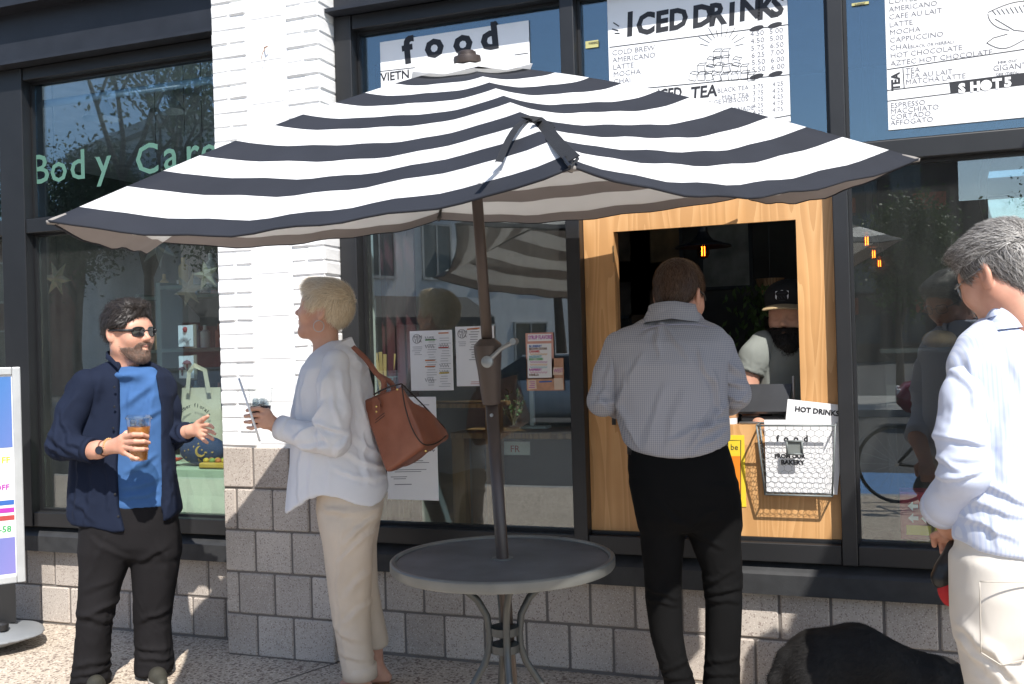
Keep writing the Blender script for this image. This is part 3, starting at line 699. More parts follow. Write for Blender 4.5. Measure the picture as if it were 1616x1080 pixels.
# ---------------------------------------------------------------- head (x forward, y left, z up)
def rotm(fwd, roll=0.0):
    f = np.array(fwd, float); f /= np.linalg.norm(f); l = np.cross([0, 0, 1], f); l /= np.linalg.norm(l); u = np.cross(f, l)
    M = np.stack([f, l, u], 1); c, s = math.cos(roll), math.sin(roll); return M@np.array([[1, 0, 0], [0, c, -s], [0, s, c]])
def headsdf(fem=False, neck=True, mouth=0.0, jaw=1.0):
    def f(p):
        p = p.copy(); ay = np.abs(p[:, 1]); ps = np.stack([p[:, 0], ay, p[:, 2]], 1)
        d = dell(p, (-.012, 0, .042), (.098, .076, .088))
        d = smin(d, dell(p, (.032, 0, -.03), (.060, .056*jaw, .085)), .05)
        d = smin(d, dcap(ps, (-.012, .050*jaw, -.052), (.062, .016, -.098), .020, .017), .035)
        d = smin(d, dcap(ps, (.064, .006, -.100), (.072, 0, -.096), .017, .016), .02)
        d = smin(d, dcap(ps, (.070, .012, .026), (.060, .046, .024), .014, .012), .025)
        d = smin(d, dell(ps, (.056, .040, -.024), (.026, .024, .026)), .03)
        d = smax(d, -dell(ps, (.094, .032, .004), (.014, .017, .011)), .014)
        d = smin(d, dell(ps, (.074, .031, .003), (.011, .0135, .0105)), .006)          # lids
        d = smin(d, dcap(p, (.084, 0, .018), (.104, 0, -.022), .006, .0085), .012)      # bridge
        d = smin(d, dell(p, (.103, 0, -.024), (.013, .010, .0105)), .009)
        d = smin(d, dell(ps, (.094, .0115, -.028), (.011, .0065, .0075)), .006)
        d = smax(d, -dell(ps, (.101, .006, -.037), (.005, .0035, .004)), .003)
        d = smin(d, dcap(ps, (.090, 0, -.052), (.078, .020, -.057), .0072, .004), .007)
        d = smin(d, dcap(ps, (.088, 0, -.064-mouth), (.078, .019, -.0585-mouth*.4), .0082, .004), .007)
        d = smax(d, -dcap(ps, (.099, 0, -.0575-mouth*.5), (.086, .019, -.0575-mouth*.3), .0022+mouth*.45, .0014), .003)
        ear = dell(ps, (-.020, .079, -.002), (.019, .009, .032), np.array([[.95, .25, -.15], [-.27, .95, 0], [.15, .04, .98]]))
        ear = smax(ear, -dell(ps, (-.014, .088, .002), (.010, .007, .018)), .006)
        d = smin(d, ear, .008)
        if neck:
            r = .047 if fem else .056
            d = smin(d, dcap(p, (-.022, 0, -.05), (-.045, 0, -.19), r, r+.008), .04)
        return d
    return f
def place(vf, M, T, s): return (np.asarray(vf[0])@M.T*s+T, *vf[1:])
def ribbons(P, Nn, Dd, length, width, curl, seg=4, rs=None, lift=.0, jit=.35):
    """hair: tapered strips starting at P, running along Dd over the surface"""
    n = len(P); rs = rs or np.random.RandomState(1); L_ = length*(rs.uniform(.55, 1.25, n))[:, None]
    D0 = Dd+rs.normal(size=(n, 3))*jit; D0 -= Nn*(D0*Nn).sum(1)[:, None]*(1-lift); D0 /= np.maximum(np.linalg.norm(D0, axis=1), 1e-9)[:, None]
    B = np.cross(Nn, D0); w = (width*rs.uniform(.6, 1.3, n))[:, None]; vs = []; amp = rs.normal(size=(n, 1))*curl; lf = rs.uniform(.2, 1, (n, 1))
    for i in range(seg+1):
        t = i/seg; c = P+D0*L_*t+Nn*(.0015+L_*(.16*math.sin(math.pi*t*.9)+lift*.4*t)*lf)+B*amp*t*t*L_
        tw = w*(1-t*.85)
        vs += [c-B*tw/2, c+B*tw/2]
    vs = np.stack(vs, 1); idx = np.arange(n)[:, None]*(2*(seg+1)); fs = np.concatenate([np.concatenate([idx+2*i, idx+2*i+1, idx+2*i+3, idx+2*i+2], 1) for i in range(seg)])
    return vs.reshape(-1, 3), fs
def sample(vs, fs, n, rs):
    a, b, c, d = [vs[fs[:, i]] for i in range(4)]; ar = np.linalg.norm(np.cross(c-a, d-b), axis=1); k = rs.choice(len(fs), n, p=ar/ar.sum())
    u, v = rs.rand(n, 1), rs.rand(n, 1); P = (a[k]*(1-u)+b[k]*u)*(1-v)+(d[k]*(1-u)+c[k]*u)*v
    N_ = vnormals(vs, fs)[fs[k]].mean(1); N_ /= np.maximum(np.linalg.norm(N_, axis=1), 1e-9)[:, None]; return P, N_
def hairmesh(f, lo, hi, h, n, flow, length, width, curl, seed=1, lift=.1, jit=.35, disp=None, keep=None):
    rs = np.random.RandomState(seed); vs, fs = sdf(f, lo, hi, h, disp); P, N_ = sample(vs, fs, n, rs)
    if keep is not None: k = keep(P); P, N_ = P[k], N_[k]
    v2, f2 = ribbons(P, N_, flow(P, N_), length, width, curl, rs=rs, lift=lift, jit=jit)
    return np.concatenate([vs, v2]), np.concatenate([fs, f2+len(vs)]), len(fs)
def hairmat(name, c1, c2, rough=.42, base=None):
    if name in MATS: return MATS[name]
    m, t, b = _bsdf(name); N = t.nodes; L = t.links; g = N.new('ShaderNodeNewGeometry'); r = N.new('ShaderNodeValToRGB')      # every strand has its own shade
    e = r.color_ramp.elements; e[0].color = (*c2, 1); e[1].color = (*c1, 1); e[1].position = .8; x = e.new(.45); x.color = (*[(p+q)/2 for p, q in zip(c1, c2)], 1)
    L.new(g.outputs['Random Per Island'], r.inputs[0]); L.new(r.outputs[0], b.inputs['Base Color']); b.inputs['Roughness'].default_value = rough; b.inputs['Specular IOR Level'].default_value = .4
    mat(name+'_base', base or tuple(.45*p+.35*q for p, q in zip(c2, c1)), .7, var=.2, vscale=60, bump=.3, bscale=300, spec=.2)
    MATS[name] = m; return m
HB = ((-.15, -.13, -.26), (.15, .13, .16))
def add_head(F, ctr, fwd, sc, skin, hair=None, hm=None, roll=0.0, mouth=0.0, fem=False, h=.0032, jaw=1.0, beard=None, bm_=None, brows=None, neckpart=True):
    M = rotm(fwd, roll); hs = headsdf(fem, True, mouth, jaw)
    o = F.part('head', place(sdf(hs, HB[0], HB[1], h, it=1), M, ctr, sc), skin)
    e = MB()
    if brows is not None:
        e = MB()
        for s in (-1, 1):
            e.add(*tubevf([(.086, .012*s, .022), (.084, .026*s, .028), (.074, .043*s, .024)], [.0032, .004, .002]))
        e.v = [tuple(M@np.array(v)*sc+ctr) for v in e.v]; e.build('eyebrow', brows, o, smooth=True)
    l = MB(); l.add(*tubevf([(.078, -.018, -.0575), (.092, -.006, -.0535), (.0935, 0, -.0545), (.092, .006, -.0535), (.078, .018, -.0575)], [.002, .0045, .0042, .0045, .002]))
    l.add(*tubevf([(.078, -.017, -.059-mouth*.4), (.0915, 0, -.064-mouth), (.078, .017, -.059-mouth*.4)], [.002, .0052, .002]))
    l.v = [tuple(M@np.array(v)*sc+ctr) for v in l.v]; l.build('lips', M_lip, o, smooth=True)
    if hair: F.part('hair', place(hair, M, ctr, sc), hm)
    if beard: F.part('beard', place(beard, M, ctr, sc), bm_)
    return o, M
def tubevf(pts, rs):
    t = MB(); t.tube(pts, rs, 8); return t.v, t.f
def capzone(p, off):
    """hair envelope over the skull"""
    return dell(p, (-.014, 0, .042), (.098+off, .076+off, .088+off))
# ---------------------------------------------------------------- hands
def fingers(F, palm, chains, skin, h=.0032, extra=None, name='hand', k=.006, parent=None):
    """palm: list of (a,b,ra,rb) capsules; chains: finger joints [(p..),(r..)]"""
    pts = [q for c in chains for q in c[0]]+[q for c in palm for q in c[:2]]; lo, hi = bounds(pts, .03)
    def f(p):
        d = None
        for (a, b, ra, rb) in palm:
            e = dcap(p, a, b, ra, rb); d = e if d is None else smin(d, e, .022)
        for (P, r) in chains:
            d = smin(d, dchain(p, P, r, .004), k)
        return d
    return F.part(name, sdf(f, lo, hi, h, it=1), skin, parent)
def nail(F, p, nrm, d, parent, r=.0058):
    b = MB(); n_ = Vector(nrm).normalized(); d_ = Vector(d).normalized(); s = n_.cross(d_); c = Vector(p)
    P = [[(c+d_*(r*1.25*math.cos(a)*k)+s*(r*math.sin(a)*k)+n_*(.001*(1-k))).to_tuple() for a in np.linspace(0, 2*math.pi, 10, endpoint=False)] for k in (.05, .6, 1)]
    b.grid(P, True); return b.build('nail', M_nail, parent, smooth=True)
def disc(F, name, m, c, ax, prof, parent=None, n=24): return MB().lathe(prof, c, n, ax).build(name, m, parent or F.e, auto=35)

# ================================================================== cups
M_cup = glassmat('clear_plastic', .055, (.95, .96, .95), .05)
M_lid = glassmat('clear_lid', .09, (.88, .90, .90), .12)
M_tea = mat('iced_tea', (.56, .24, .05), .15, var=.25, vscale=60, bump=.1, col2=(.44, .16, .03), trans=.35)
M_cof = mat('iced_coffee', (.035, .014, .008), .12, var=.2, bump=.05)
M_ice = glassmat('ice', .12, (.80, .84, .86), .15)
M_strw = mat('white_straw', (.82, .83, .84), .35, bump=0)
def cup(label, top, ax, rt, h, fill, liq, lid=True, ice=5, dome=0.0, rb=None):
    """top: rim centre; ax: cup axis pointing up"""
    ax = Vector(ax).normalized(); base = Vector(top)-ax*h; rb = rb or rt*.72
    t = thing('iced_drink', label, 'cup', base); rad = lambda z: rb+(rt-rb)*z/h
    MB().lathe([(.0, .002), (rb*.96, 0), (rb, .004), (rad(h*.5), h*.5), (rt, h), (rt+.0035, h+.001), (rt+.0035, h-.003)], (0, 0, 0), 36, ax).build('cup', M_cup, t, auto=40)
    MB().lathe([(.0, .004), (rb-.002, .005), (rad(fill)-.002, fill), (.0, fill+.0005)], (0, 0, 0), 36, ax).build('drink', liq, t, auto=40)
    rs = random.Random(5)
    for k in range(ice):
        b = MB(); a = rs.uniform(0, 6.28); rr = rad(fill)*.5; b.box(-.011, .011, -.011, .011, -.011, .011, .004)
        Mx = Matrix.Rotation(rs.uniform(0, 3), 3, 'X') @ Matrix.Rotation(rs.uniform(0, 3), 3, 'Z'); q = ax.to_track_quat('Z', 'Y').to_matrix() @ Vector((rr*math.cos(a+k*2.2), rr*math.sin(a+k*2.2), fill+.004+.014*(k % 2)))
        b.v = [tuple(Mx @ Vector(v)+q) for v in b.v]; b.build('ice_cube', M_ice, t)
    if lid:
        MB().lathe([(rt-.001, h-.004), (rt+.005, h-.003), (rt+.0055, h+.003), (rt+.001, h+.006), (rt-.003, h+.012), (rt-.005, h+.014), (rt-.012, h+.0145+dome), (.012, h+.0145+dome), (.0, h+.0145+dome)], (0, 0, 0), 36, ax).build('lid', M_lid, t, auto=40)
    return t

# ================================================================== man in the open navy shirt
F = Fig('bearded man in navy overshirt, blue tee and sunglasses holding an orange iced drink', 205, 4.60)
j = F.j
M_navy = cloth('navy_overshirt_cloth', (.0115, .0165, .034), var=.15); M_tee = cloth('blue_tee_cloth', (.050, .120, .28), var=.10, vs=9); M_blk = cloth('charcoal_trouser_cloth', (.013, .012, .013), var=.18)
orow = F.rows([(569, 172, 232, .03, .062), (580, 150, 250, .03, .09), (596, 132, 264, .03, .112), (625, 120, 272, .03, .125), (690, 116, 272, .02, .128), (760, 111, 277, .02, .135), (800, 109, 286, .02, .14), (835, 110, 289, .02, .142)])
trow = [(z, u, a-.018, v, b-.024) for (z, u, a, v, b) in orow if z < j(200, 577)[2]]
lo, hi = bounds([(r[1]-r[2], r[3]-r[4], r[0]) for r in orow]+[(r[1]+r[2], r[3]+r[4], r[0]) for r in orow], .03)
EL = [(zz[2], zz[0]) for zz in (j(180, 560, -.1), j(184, 600, -.1), j(187, 660, -.1), j(184, 740, -.1), j(188, 800, -.1), j(198, 840, -.1))]
ER = [(zz[2], zz[0]) for zz in (j(226, 560, -.1), j(236, 590, -.1), j(246, 640, -.1), j(248, 740, -.1), j(250, 800, -.1), j(256, 840, -.1))]
def opening(p):
    z = p[:, 2]; l = np.interp(-z, [-a for a, _ in EL], [b for _, b in EL]); r_ = np.interp(-z, [-a for a, _ in ER], [b for _, b in ER])
    return np.maximum(np.maximum(l-p[:, 0], p[:, 0]-r_), p[:, 1]-.02)
hemz = [(q[0], q[2]) for q in (j(108, 815, 0), j(125, 826, 0), (j(160, 826, 0)), j(195, 834, 0), j(255, 826, 0), j(275, 815, 0), j(290, 798, 0))]
def fsh(p):
    d = dloft(p, orow); d = smin(d, dcap(p, j(150, 605, -.06), j(128, 618, -.05), .06, .07), .05); d = smin(d, dcap(p, j(240, 600, .10), j(256, 612, .11), .06, .065), .05)
    d = smax(d, -opening(p), .008); hz = np.interp(p[:, 0], [a for a, _ in hemz], [b for _, b in hemz]); d = smax(d, hz-p[:, 2], .006)
    return d
OSH = F.part('overshirt', sdf(fsh, lo-.05, hi+.05, .0072, folds(2, .0065, (8, 8, 3.4), [(j(130, 800), .14, .8), (j(255, 760), .15, .7)], base=.2, vc=.05, lines=fl(F, -.1, [(132, 650, 126, 740, 5, 9), (125, 745, 120, 815, 5, 9), (150, 700, 143, 822, 6, 8), (172, 715, 176, 800, 4, 6), (270, 690, 281, 785, 5, 9), (262, 630, 266, 700, 4, 8), (160, 600, 150, 650, 5, 7), (258, 740, 262, 815, 4, 7), (115, 790, 150, 815, 5, 6)]))), M_navy)
def ftee(p): return smax(smin(dloft(p, trow), dell(p, j(206, 592, .0), (.085, .09, .03)), .03), j(200, 800)[2]-p[:, 2], .006)
F.part('tee_shirt', sdf(ftee, lo, hi, .0075, folds(5, .0045, (7, 7, 4), [(j(215, 760, -.1), .12, 1.0)], base=.2, vc=.02, lines=fl(F, -.1, [(195, 772, 242, 760, 4, 7), (193, 787, 240, 781, 4, 7), (200, 745, 238, 725, 4, 8), (195, 640, 238, 600, 6, 8), (210, 668, 242, 650, 5, 7), (196, 690, 230, 735, 5, 7), (205, 600, 200, 660, 5, 6), (236, 610, 228, 680, 5, 7)]))), M_tee)
# band collar and placket edge with buttons
cl = MB(); cpts = [j(183, 578, -.07), j(174, 566, -.03), j(172, 558, .04), j(188, 556, .11), j(214, 560, .14), j(230, 572, .12), j(236, 584, .04)]
cl.ribbon([tuple(c) for c in cpts], .03, (0, 0, 0.0001) if False else (0, -1, 0.2), .003); 
cv = MB()
for i, (dz, dr) in enumerate(((0, 0), (.028, -.004))): pass
def band(F, pts, h, m, name, th=.005, up=(0, 0, 1), parent=None):
    b = MB(); c = np.mean(pts, 0); rows = []
    for k, (dz, out) in enumerate(((0, th), (h, th*.2), (h, -th*.9), (0, -th*.6))):
        rows.append([tuple(np.array(q)+np.array(up)*dz+(np.array(q)-c)*np.array([1, 1, 0])/max(np.linalg.norm((np.array(q)-c)[:2]), 1e-6)*out) for q in pts])
    rows.append(rows[0]); b.grid(rows); return b.build(name, m, parent or F.e, smooth=True)
def spl(pts, n=6):
    pts = [np.array(p, float) for p in pts]; out = []
    for i in range(len(pts)-1):
        p0, p1, p2, p3 = pts[max(i-1, 0)], pts[i], pts[i+1], pts[min(i+2, len(pts)-1)]
        for k in range(n):
            t = k/n; out.append(.5*((2*p1)+(-p0+p2)*t+(2*p0-5*p1+4*p2-p3)*t*t+(-p0+3*p1-3*p2+p3)*t**3))
    out.append(pts[-1]); return out
band(F, spl([j(187, 583, -.085), j(176, 572, -.06), j(169, 566, .0), j(176, 562, .07), j(200, 562, .11), j(222, 570, .10), j(233, 584, .02)]), .026, M_navy, 'collar', .006, (-.12, 0, 1), OSH)
for (x, y) in ((184, 611), (184, 642), (182, 676), (185, 780), (190, 815)):
    disc(F, 'button', M_blackm, j(x-3, y, -.118), (-.1, -1, 0), [(.0055, 0), (.0055, .004), (.003, .005), (0, .0045)], OSH, 12)
for (EE, nm) in ((EL, 0), (ER, 1)):
    pl = MB(); z0, z1 = EE[-1][0]+.03, EE[0][0]-.03; 
def sleeve(F, pts, rs, m, seed, h=.0064, amp=.006, zones=(), cut=None, name='sleeve', sc=(8, 8, 8), lines=()):
    lo, hi = bounds(pts, max(rs)+.03)
    def f(p):
        d = dchain(p, pts, rs, .03)
        if cut is not None: q, n_ = cut; n_ = np.asarray(n_)/np.linalg.norm(n_); d = smax(d, (p-q)@n_, .008)
        return d
    return F.part(name, sdf(f, lo, hi, h, folds(seed, amp, sc, zones, .25, lines=lines)), m)
e1 = j(97, 703, -.14)
sleeve(F, [j(138, 608, -.06), j(115, 650, -.09), e1, j(146, 711, -.20)], [.075, .068, .062, .052], M_navy, 3, zones=[(e1, .1, 1.1)], lines=fl(F, -.15, [(100, 655, 120, 700, 5, 10), (84, 688, 132, 716, 5, 11), (82, 706, 140, 725, 4, 9), (90, 665, 104, 720, 5, 8), (118, 625, 100, 660, 5, 7), (120, 700, 142, 700, 4, 8)]), cut=(j(145, 711, -.20), j(146, 711, -.20)-e1))
for k, t in enumerate((0,)):
    b = MB(); c0 = j(146, 711, -.205); d0 = (c0-e1)/np.linalg.norm(c0-e1); b.lathe([(.046, -.028), (.056, -.026), (.058, -.004), (.055, .004), (.045, .0)], c0, 20, d0); b.build('rolled_cuff', M_navy, F.e, smooth=True)
e2 = j(270, 692, .10)
sleeve(F, [j(250, 602, .11), j(263, 645, .11), e2, j(294, 682, .02)], [.07, .062, .054, .045], M_navy, 8, zones=[(e2, .1, 1.0)], lines=fl(F, .05, [(262, 650, 276, 690, 4, 8), (258, 680, 290, 690, 4, 9), (270, 700, 295, 692, 4, 7), (266, 630, 278, 655, 4, 7)]), cut=(j(295, 682, .02), j(294, 682, .02)-e2))
b = MB(); c0 = j(294, 682, .02); d0 = (c0-e2)/np.linalg.norm(c0-e2); b.lathe([(.038, -.026), (.048, -.024), (.050, -.004), (.047, .004), (.038, .0)], c0, 20, d0); b.build('rolled_cuff', M_navy, F.e, smooth=True)
# trousers
prow = F.rows([(795, 132, 273, .02, .115), (830, 130, 278, .02, .122), (860, 130, 280, .02, .115), (878, 132, 278, .02, .09)])
lrow = F.rows([(800, 138, 215, .0, .10), (868, 127, 207, -.02, .10), (893, 128, 202, -.02, .095), (930, 127, 188, -.03, .09), (980, 124, 176, -.04, .082), (1020, 121, 171, -.04, .078), (1050, 118, 170, -.04, .085), (1075, 115, 172, -.04, .09), (1086, 117, 171, -.04, .09)])
rrow = F.rows([(800, 195, 272, .03, .10), (868, 200, 284, .04, .10), (893, 209, 281, .04, .095), (930, 212, 275, .05, .09), (980, 213, 268, .06, .082), (1020, 215, 270, .06, .078), (1046, 214, 273, .06, .086), (1062, 216, 271, .06, .088)])
def ftr(p): return smin(smin(dloft(p, lrow), dloft(p, rrow), .006), dloft(p, prow), .03)
pts = [(r[1]-r[2], r[3]-r[4], r[0]) for r in prow+lrow+rrow]+[(r[1]+r[2], r[3]+r[4], r[0]) for r in prow+lrow+rrow]; lo, hi = bounds(pts, .03)
F.part('trousers', sdf(ftr, lo, hi, .0075, folds(12, .0085, (7, 7, 9), [(j(150, 975, -.1), .12, .9), (j(240, 985, 0), .12, .8), (j(145, 1060, -.1), .1, 1.3), (j(243, 1045, 0), .1, 1.3)], base=.3, vc=.03, lines=fl(F, -.08, k=.75, segs=[(146, 968, 186, 948, 5, 11), (126, 966, 172, 978, 5, 10), (124, 1046, 168, 1040, 4, 9), (118, 1060, 170, 1054, 4, 10), (117, 1073, 170, 1070, 4, 9), (214, 1026, 266, 1038, 4, 10), (216, 1044, 270, 1050, 4, 10), (212, 985, 258, 970, 5, 9), (222, 884, 252, 866, 5, 8), (196, 880, 150, 850, 5, 8), (172, 850, 148, 905, 5, 7), (250, 860, 262, 910, 5, 7), (140, 930, 175, 915, 5, 6)]))), M_blk)
M_shoe = mat('olive_shoe', (.035, .033, .024), .7, var=.3, bump=.4, bscale=200); M_sole = mat('shoe_sole', (.3, .28, .25), .8)
def shoe(F, heel, toe, m, w=.045, hgt=.085, sole=M_sole):
    heel = np.array([heel[0], heel[1], 0.]); toe = np.array([toe[0], toe[1], 0.]); d = toe-heel
    def f(p): 
        q = smin(dcap(p, heel+[0, 0, .045], heel+[0, 0, hgt+.02], w*.8, w*.7), dcap(p, heel+[0, 0, .045], heel+d*.5+[0, 0, .03], w*.8, w*.85), .03)
        q = smin(q, dcap(p, heel+d*.5+[0, 0, .03], toe-d*.12+[0, 0, .02], w*.9, w*.66), .03); return smax(q, .012-p[:, 2], .006)
    lo, hi = bounds([heel, toe, heel+[0, 0, hgt+.06]], .06); o = F.part('shoe', sdf(f, lo, hi, .006, it=1), m)
    def g(p): return smax(smin(dcap(p, heel+[0, 0, .01], heel+d*.5+[0, 0, .01], w*.95, w*1.0), dcap(p, heel+d*.5+[0, 0, .01], toe-d*.12+[0, 0, .01], w, w*.78), .02), np.maximum(p[:, 2]-.016, .001-p[:, 2]), .004)
    F.part('sole', sdf(g, lo, hi, .006, it=1), sole, o); return o
shoe(F, j(146, 1060, -.01), j(150, 1060, -.22)+[.03, -.03, 0], M_shoe, .038, hgt=.04); shoe(F, j(241, 1055, .06), j(250, 1055, -.14)+[.02, 0, 0], M_shoe, .038, hgt=.04)
# head
hc = j(204, 527, .02); fw = (math.cos(R(27)), -math.sin(R(27)), .02)
def fh(p):
    d = capzone(p, .011); d = smax(d, -dell(p, (.11, 0, -.02), (.085, .12, .092)), .012); d = smax(d, -p[:, 2]-.045-(p[:, 0]+.05)*.5, .01)
    ay = np.abs(p[:, 1]); d = smax(d, -dell(np.stack([p[:, 0], ay, p[:, 2]], 1), (.015, .09, -.02), (.052, .05, .05)), .01)
    return smin(d, dell(p, (.045, 0, .108), (.05, .058, .024)), .03)
hair = hairmesh(fh, HB[0], HB[1], .0042, 5200, lambda P, N: np.stack([np.where(P[:, 2] > .09, -.35, -.55), P[:, 1]*4, np.where(P[:, 2] > .1, .25, -.75)], 1), .026, .0020, .4, 4, .12, .28, disp=lambda p: .004*ridge(p*26)+.002*noise(p*60))
def fb(p):
    d = headsdf(False, False, .004)(p)-.0026; ps = np.stack([p[:, 0], np.abs(p[:, 1]), p[:, 2]], 1)
    d = smax(d, p[:, 2]+.056-np.clip((p[:, 0]-.074)*1.3, 0, .019)-np.maximum(.025-p[:, 0], 0)*1.3, .006); d = smax(d, -(p[:, 0]-.012), .006)
    return smax(d, -dell(ps, (.095, 0, -.060), (.03, .019, .0095)), .003)
bd = hairmesh(fb, HB[0], HB[1], .0036, 5000, lambda P, N: np.tile([[.2, 0, -1.0]], (len(P), 1)), .007, .0010, .4, 5, .30, .5, disp=lambda p: .0008*noise(p*150))
ho, HM = add_head(F, hc, fw, 1.13, M_skin, hair, hairmat('dark_brown_hair', (.040, .031, .026), (.010, .008, .007)), mouth=.007, beard=bd, bm_=hairmat('short_grey_brown_beard', (.20, .15, .12), (.045, .03, .024), .6, (.21, .125, .092)), brows=hairmat('dark_brow', (.02, .014, .012), (.02, .014, .012)))
def H(p, s=1.13): return HM@np.array(p, float)*s+hc
tb = MB(); tb.add(*tubevf([H((.078, -.016, -.0585)), H((.0875, 0, -.0605)), H((.078, .016, -.0585))], [.002, .0042, .002])); tb.build('teeth', M_teeth, ho, smooth=True)
def glasses(F, H, ho, lens_m, frame_m, s=1.0, rx=.023, rz=.016, th=.0024, name='sunglasses', label=None, temple=.0026):
    t = thing(name, label, 'glasses', F.O, YAW); b = MB()
    for sd in (-1, 1):
        c = np.array([.097, .034*sd, .004]); pts = []
        for a in np.linspace(0, 2*math.pi, 25):
            ca, sa = math.cos(a), math.sin(a); q = (abs(ca)**3+abs(sa)**3)**(1/3); pts.append(H(c+np.array([-abs(.3*(.034*sd+rx*ca/q*sd)*sd)*.15-.012*max(0, (rx*ca/q*1.0+.0)*1.0/rx), rx*ca/q*sd, rz*sa/q])))
        b.tube([tuple(x) for x in pts], th, 6, False)
        lm = MB(); lm.grid([[tuple(H(c)+(np.array(x)-H(c))*k) for x in pts] for k in (.02, .5, .97)]); lm.build('lens', lens_m, t, smooth=True)
        b.tube([tuple(H((.088, .058*sd, .010))), tuple(H((.03, .080*sd, .012))), tuple(H((-.022, .0845*sd, .014)))], [temple*1.5, temple*1.3, temple], 6)
    b.tube([tuple(H((.099, -.013, .008))), tuple(H((.101, 0, .010))), tuple(H((.099, .013, .008)))], th*.9, 6); b.build('frame', frame_m, t, smooth=True); return t
M_slens = mat('dark_lens', (.012, .012, .012), .08, var=0, bump=0, spec=.8)
glasses(F, H, ho, M_slens, M_blackm, name='sunglasses', label='black framed sunglasses on the bearded man in navy', rx=.0265, rz=.0185, temple=.0045)
# forearms and hands
cupc = j(219, 660, -.30)
def limb(F, pts, rs, skin, name='forearm'):
    lo, hi = bounds(pts, max(rs)+.02); return F.part(name, sdf(lambda p: dchain(p, pts, rs, .02), lo, hi, .005), skin)
w1 = j(172, 706, -.25)
limb(F, [j(138, 712, -.195), j(155, 710, -.225), w1], [.042, .037, .029], M_skin)
palm = [(w1, j(196, 694, -.285), .027, .024), (w1, j(196, 708, -.285), .026, .024), (j(196, 694, -.285), j(199, 712, -.285), .02, .02)]
ch = [([j(197, 690, -.30), j(211, 686, -.352), j(224, 686, -.352), j(233, 689, -.325)], [.0125, .0105, .0095, .0085]),
      ([j(198, 698, -.30), j(213, 697, -.356), j(227, 697, -.352), j(235, 699, -.325)], [.0125, .0105, .0095, .0085]),
      ([j(198, 706, -.30), j(213, 709, -.352), j(226, 709, -.348), j(232, 709, -.325)], [.012, .010, .0092, .008]),
      ([j(196, 714, -.29), j(207, 721, -.34), j(216, 724, -.335), j(221, 723, -.32)], [.011, .0092, .0085, .0075]),
      ([j(192, 692, -.27), j(200, 684, -.25), j(212, 682, -.24), j(222, 685, -.245)], [.014, .0125, .011, .009])]
hn = fingers(F, palm, ch, M_skin)
cup('clear plastic cup of orange iced tea in the hand of the man in navy', V(F.O)+Vector((*(Matrix.Rotation(YAW, 3, 'Z') @ Vector(cupc)),)), (0.03, 0, 1), .0505, .185, .148, M_tea, True, 7)
wt = thing('wristwatch', 'dark round wristwatch with brown strap on the arm holding iced tea', 'watch', F.O, YAW)
wc = j(164, 708, -.236); wa = np.array(w1)-j(138, 712, -.195)
MB().lathe([(.033, -.009), (.036, -.008), (.036, .008), (.033, .009)], wc, 24, wa).build('strap', mat('brown_leather_strap', (.16, .06, .03), .6), wt, smooth=True)
wn = Vector((-.15, -1, -.12)); wp = V(wc)+wn.normalized()*.033
MB().lathe([(.0, 0), (.018, 0), (.019, .004), (.017, .009), (.015, .0095)], wp, 24, wn).build('case', M_blackm, wt, auto=30)
MB().lathe([(.0, .0097), (.0145, .0097), (.0145, .0092)], wp, 24, wn).build('dial', mat('blue_black_dial', (.012, .02, .04), .15, bump=0), wt)
br = thing('beaded_bracelet', 'tan wooden bead bracelet beside the wristwatch', 'bracelet', F.O, YAW); bb = MB(); bc = j(173, 704, -.25)
wq = V(wa).to_track_quat('Z', 'Y').to_matrix()
for k in range(20):
    a = k*2*math.pi/20; q = V(bc)+wq @ Vector((.0315*math.cos(a), .0315*math.sin(a), .0)); bb.lathe([(0, -.005), (.0035, -.0035), (.005, 0), (.0035, .0035), (0, .005)], q, 8)
bb.build('beads', mat('tan_wood_bead', (.52, .30, .12), .5), br, smooth=True)
w2 = j(301, 680, .0)
limb(F, [j(290, 684, .03), w2], [.036, .029], M_skin)
palm = [(w2, j(314, 672, -.03), .026, .02), (w2, j(316, 684, -.03), .024, .018), (j(314, 670, -.03), j(318, 688, -.03), .014, .013)]
ch = [([j(314, 667, -.035), j(322, 661, -.06), j(328, 657, -.075)], [.014, .011, .008]),
      ([j(317, 672, -.035), j(326, 671, -.06), j(332, 672, -.085), j(336, 675, -.095)], [.0115, .0098, .0088, .0075]),
      ([j(318, 678, -.03), j(328, 680, -.055), j(335, 682, -.075), j(339, 685, -.085)], [.0115, .0098, .0088, .0075]),
      ([j(318, 684, -.03), j(327, 688, -.05), j(333, 691, -.065), j(336, 694, -.07)], [.011, .0095, .0085, .0075]),
      ([j(316, 689, -.03), j(322, 695, -.04), j(327, 699, -.05)], [.0105, .0088, .0072])]
fingers(F, palm, ch, M_skin)

# ================================================================== woman in the white shirt
F = Fig('woman with cropped blond hair in loose white shirt and beige trousers facing left', 540, 4.34)
j = F.j
M_wsh = cloth('white_shirt_cloth', (.80, .80, .83), var=.03, bump=.12, trans=.15); M_bei = cloth('beige_trouser_cloth', (.62, .525, .425), var=.08)
srow = F.rows([(538, 515, 556, .0, .058), (548, 503, 562, .0, .10), (560, 490, 571, .0, .155), (580, 477, 579, .0, .195), (612, 468, 587, .0, .20), (650, 460, 592, .0, .19), (690, 460, 595, .0, .18), (730, 459, 604, .0, .185), (765, 455, 612, .0, .19), (812, 451, 613, .0, .195)])
hz_ = [(q[0], q[2]) for q in (j(448, 810), j(460, 806), j(480, 792), j(500, 778), j(520, 772), j(545, 776), j(570, 787), j(592, 793), j(605, 787), j(616, 765))]
lo, hi = bounds([(r[1]-r[2], r[3]-r[4], r[0]) for r in srow]+[(r[1]+r[2], r[3]+r[4], r[0]) for r in srow], .03)
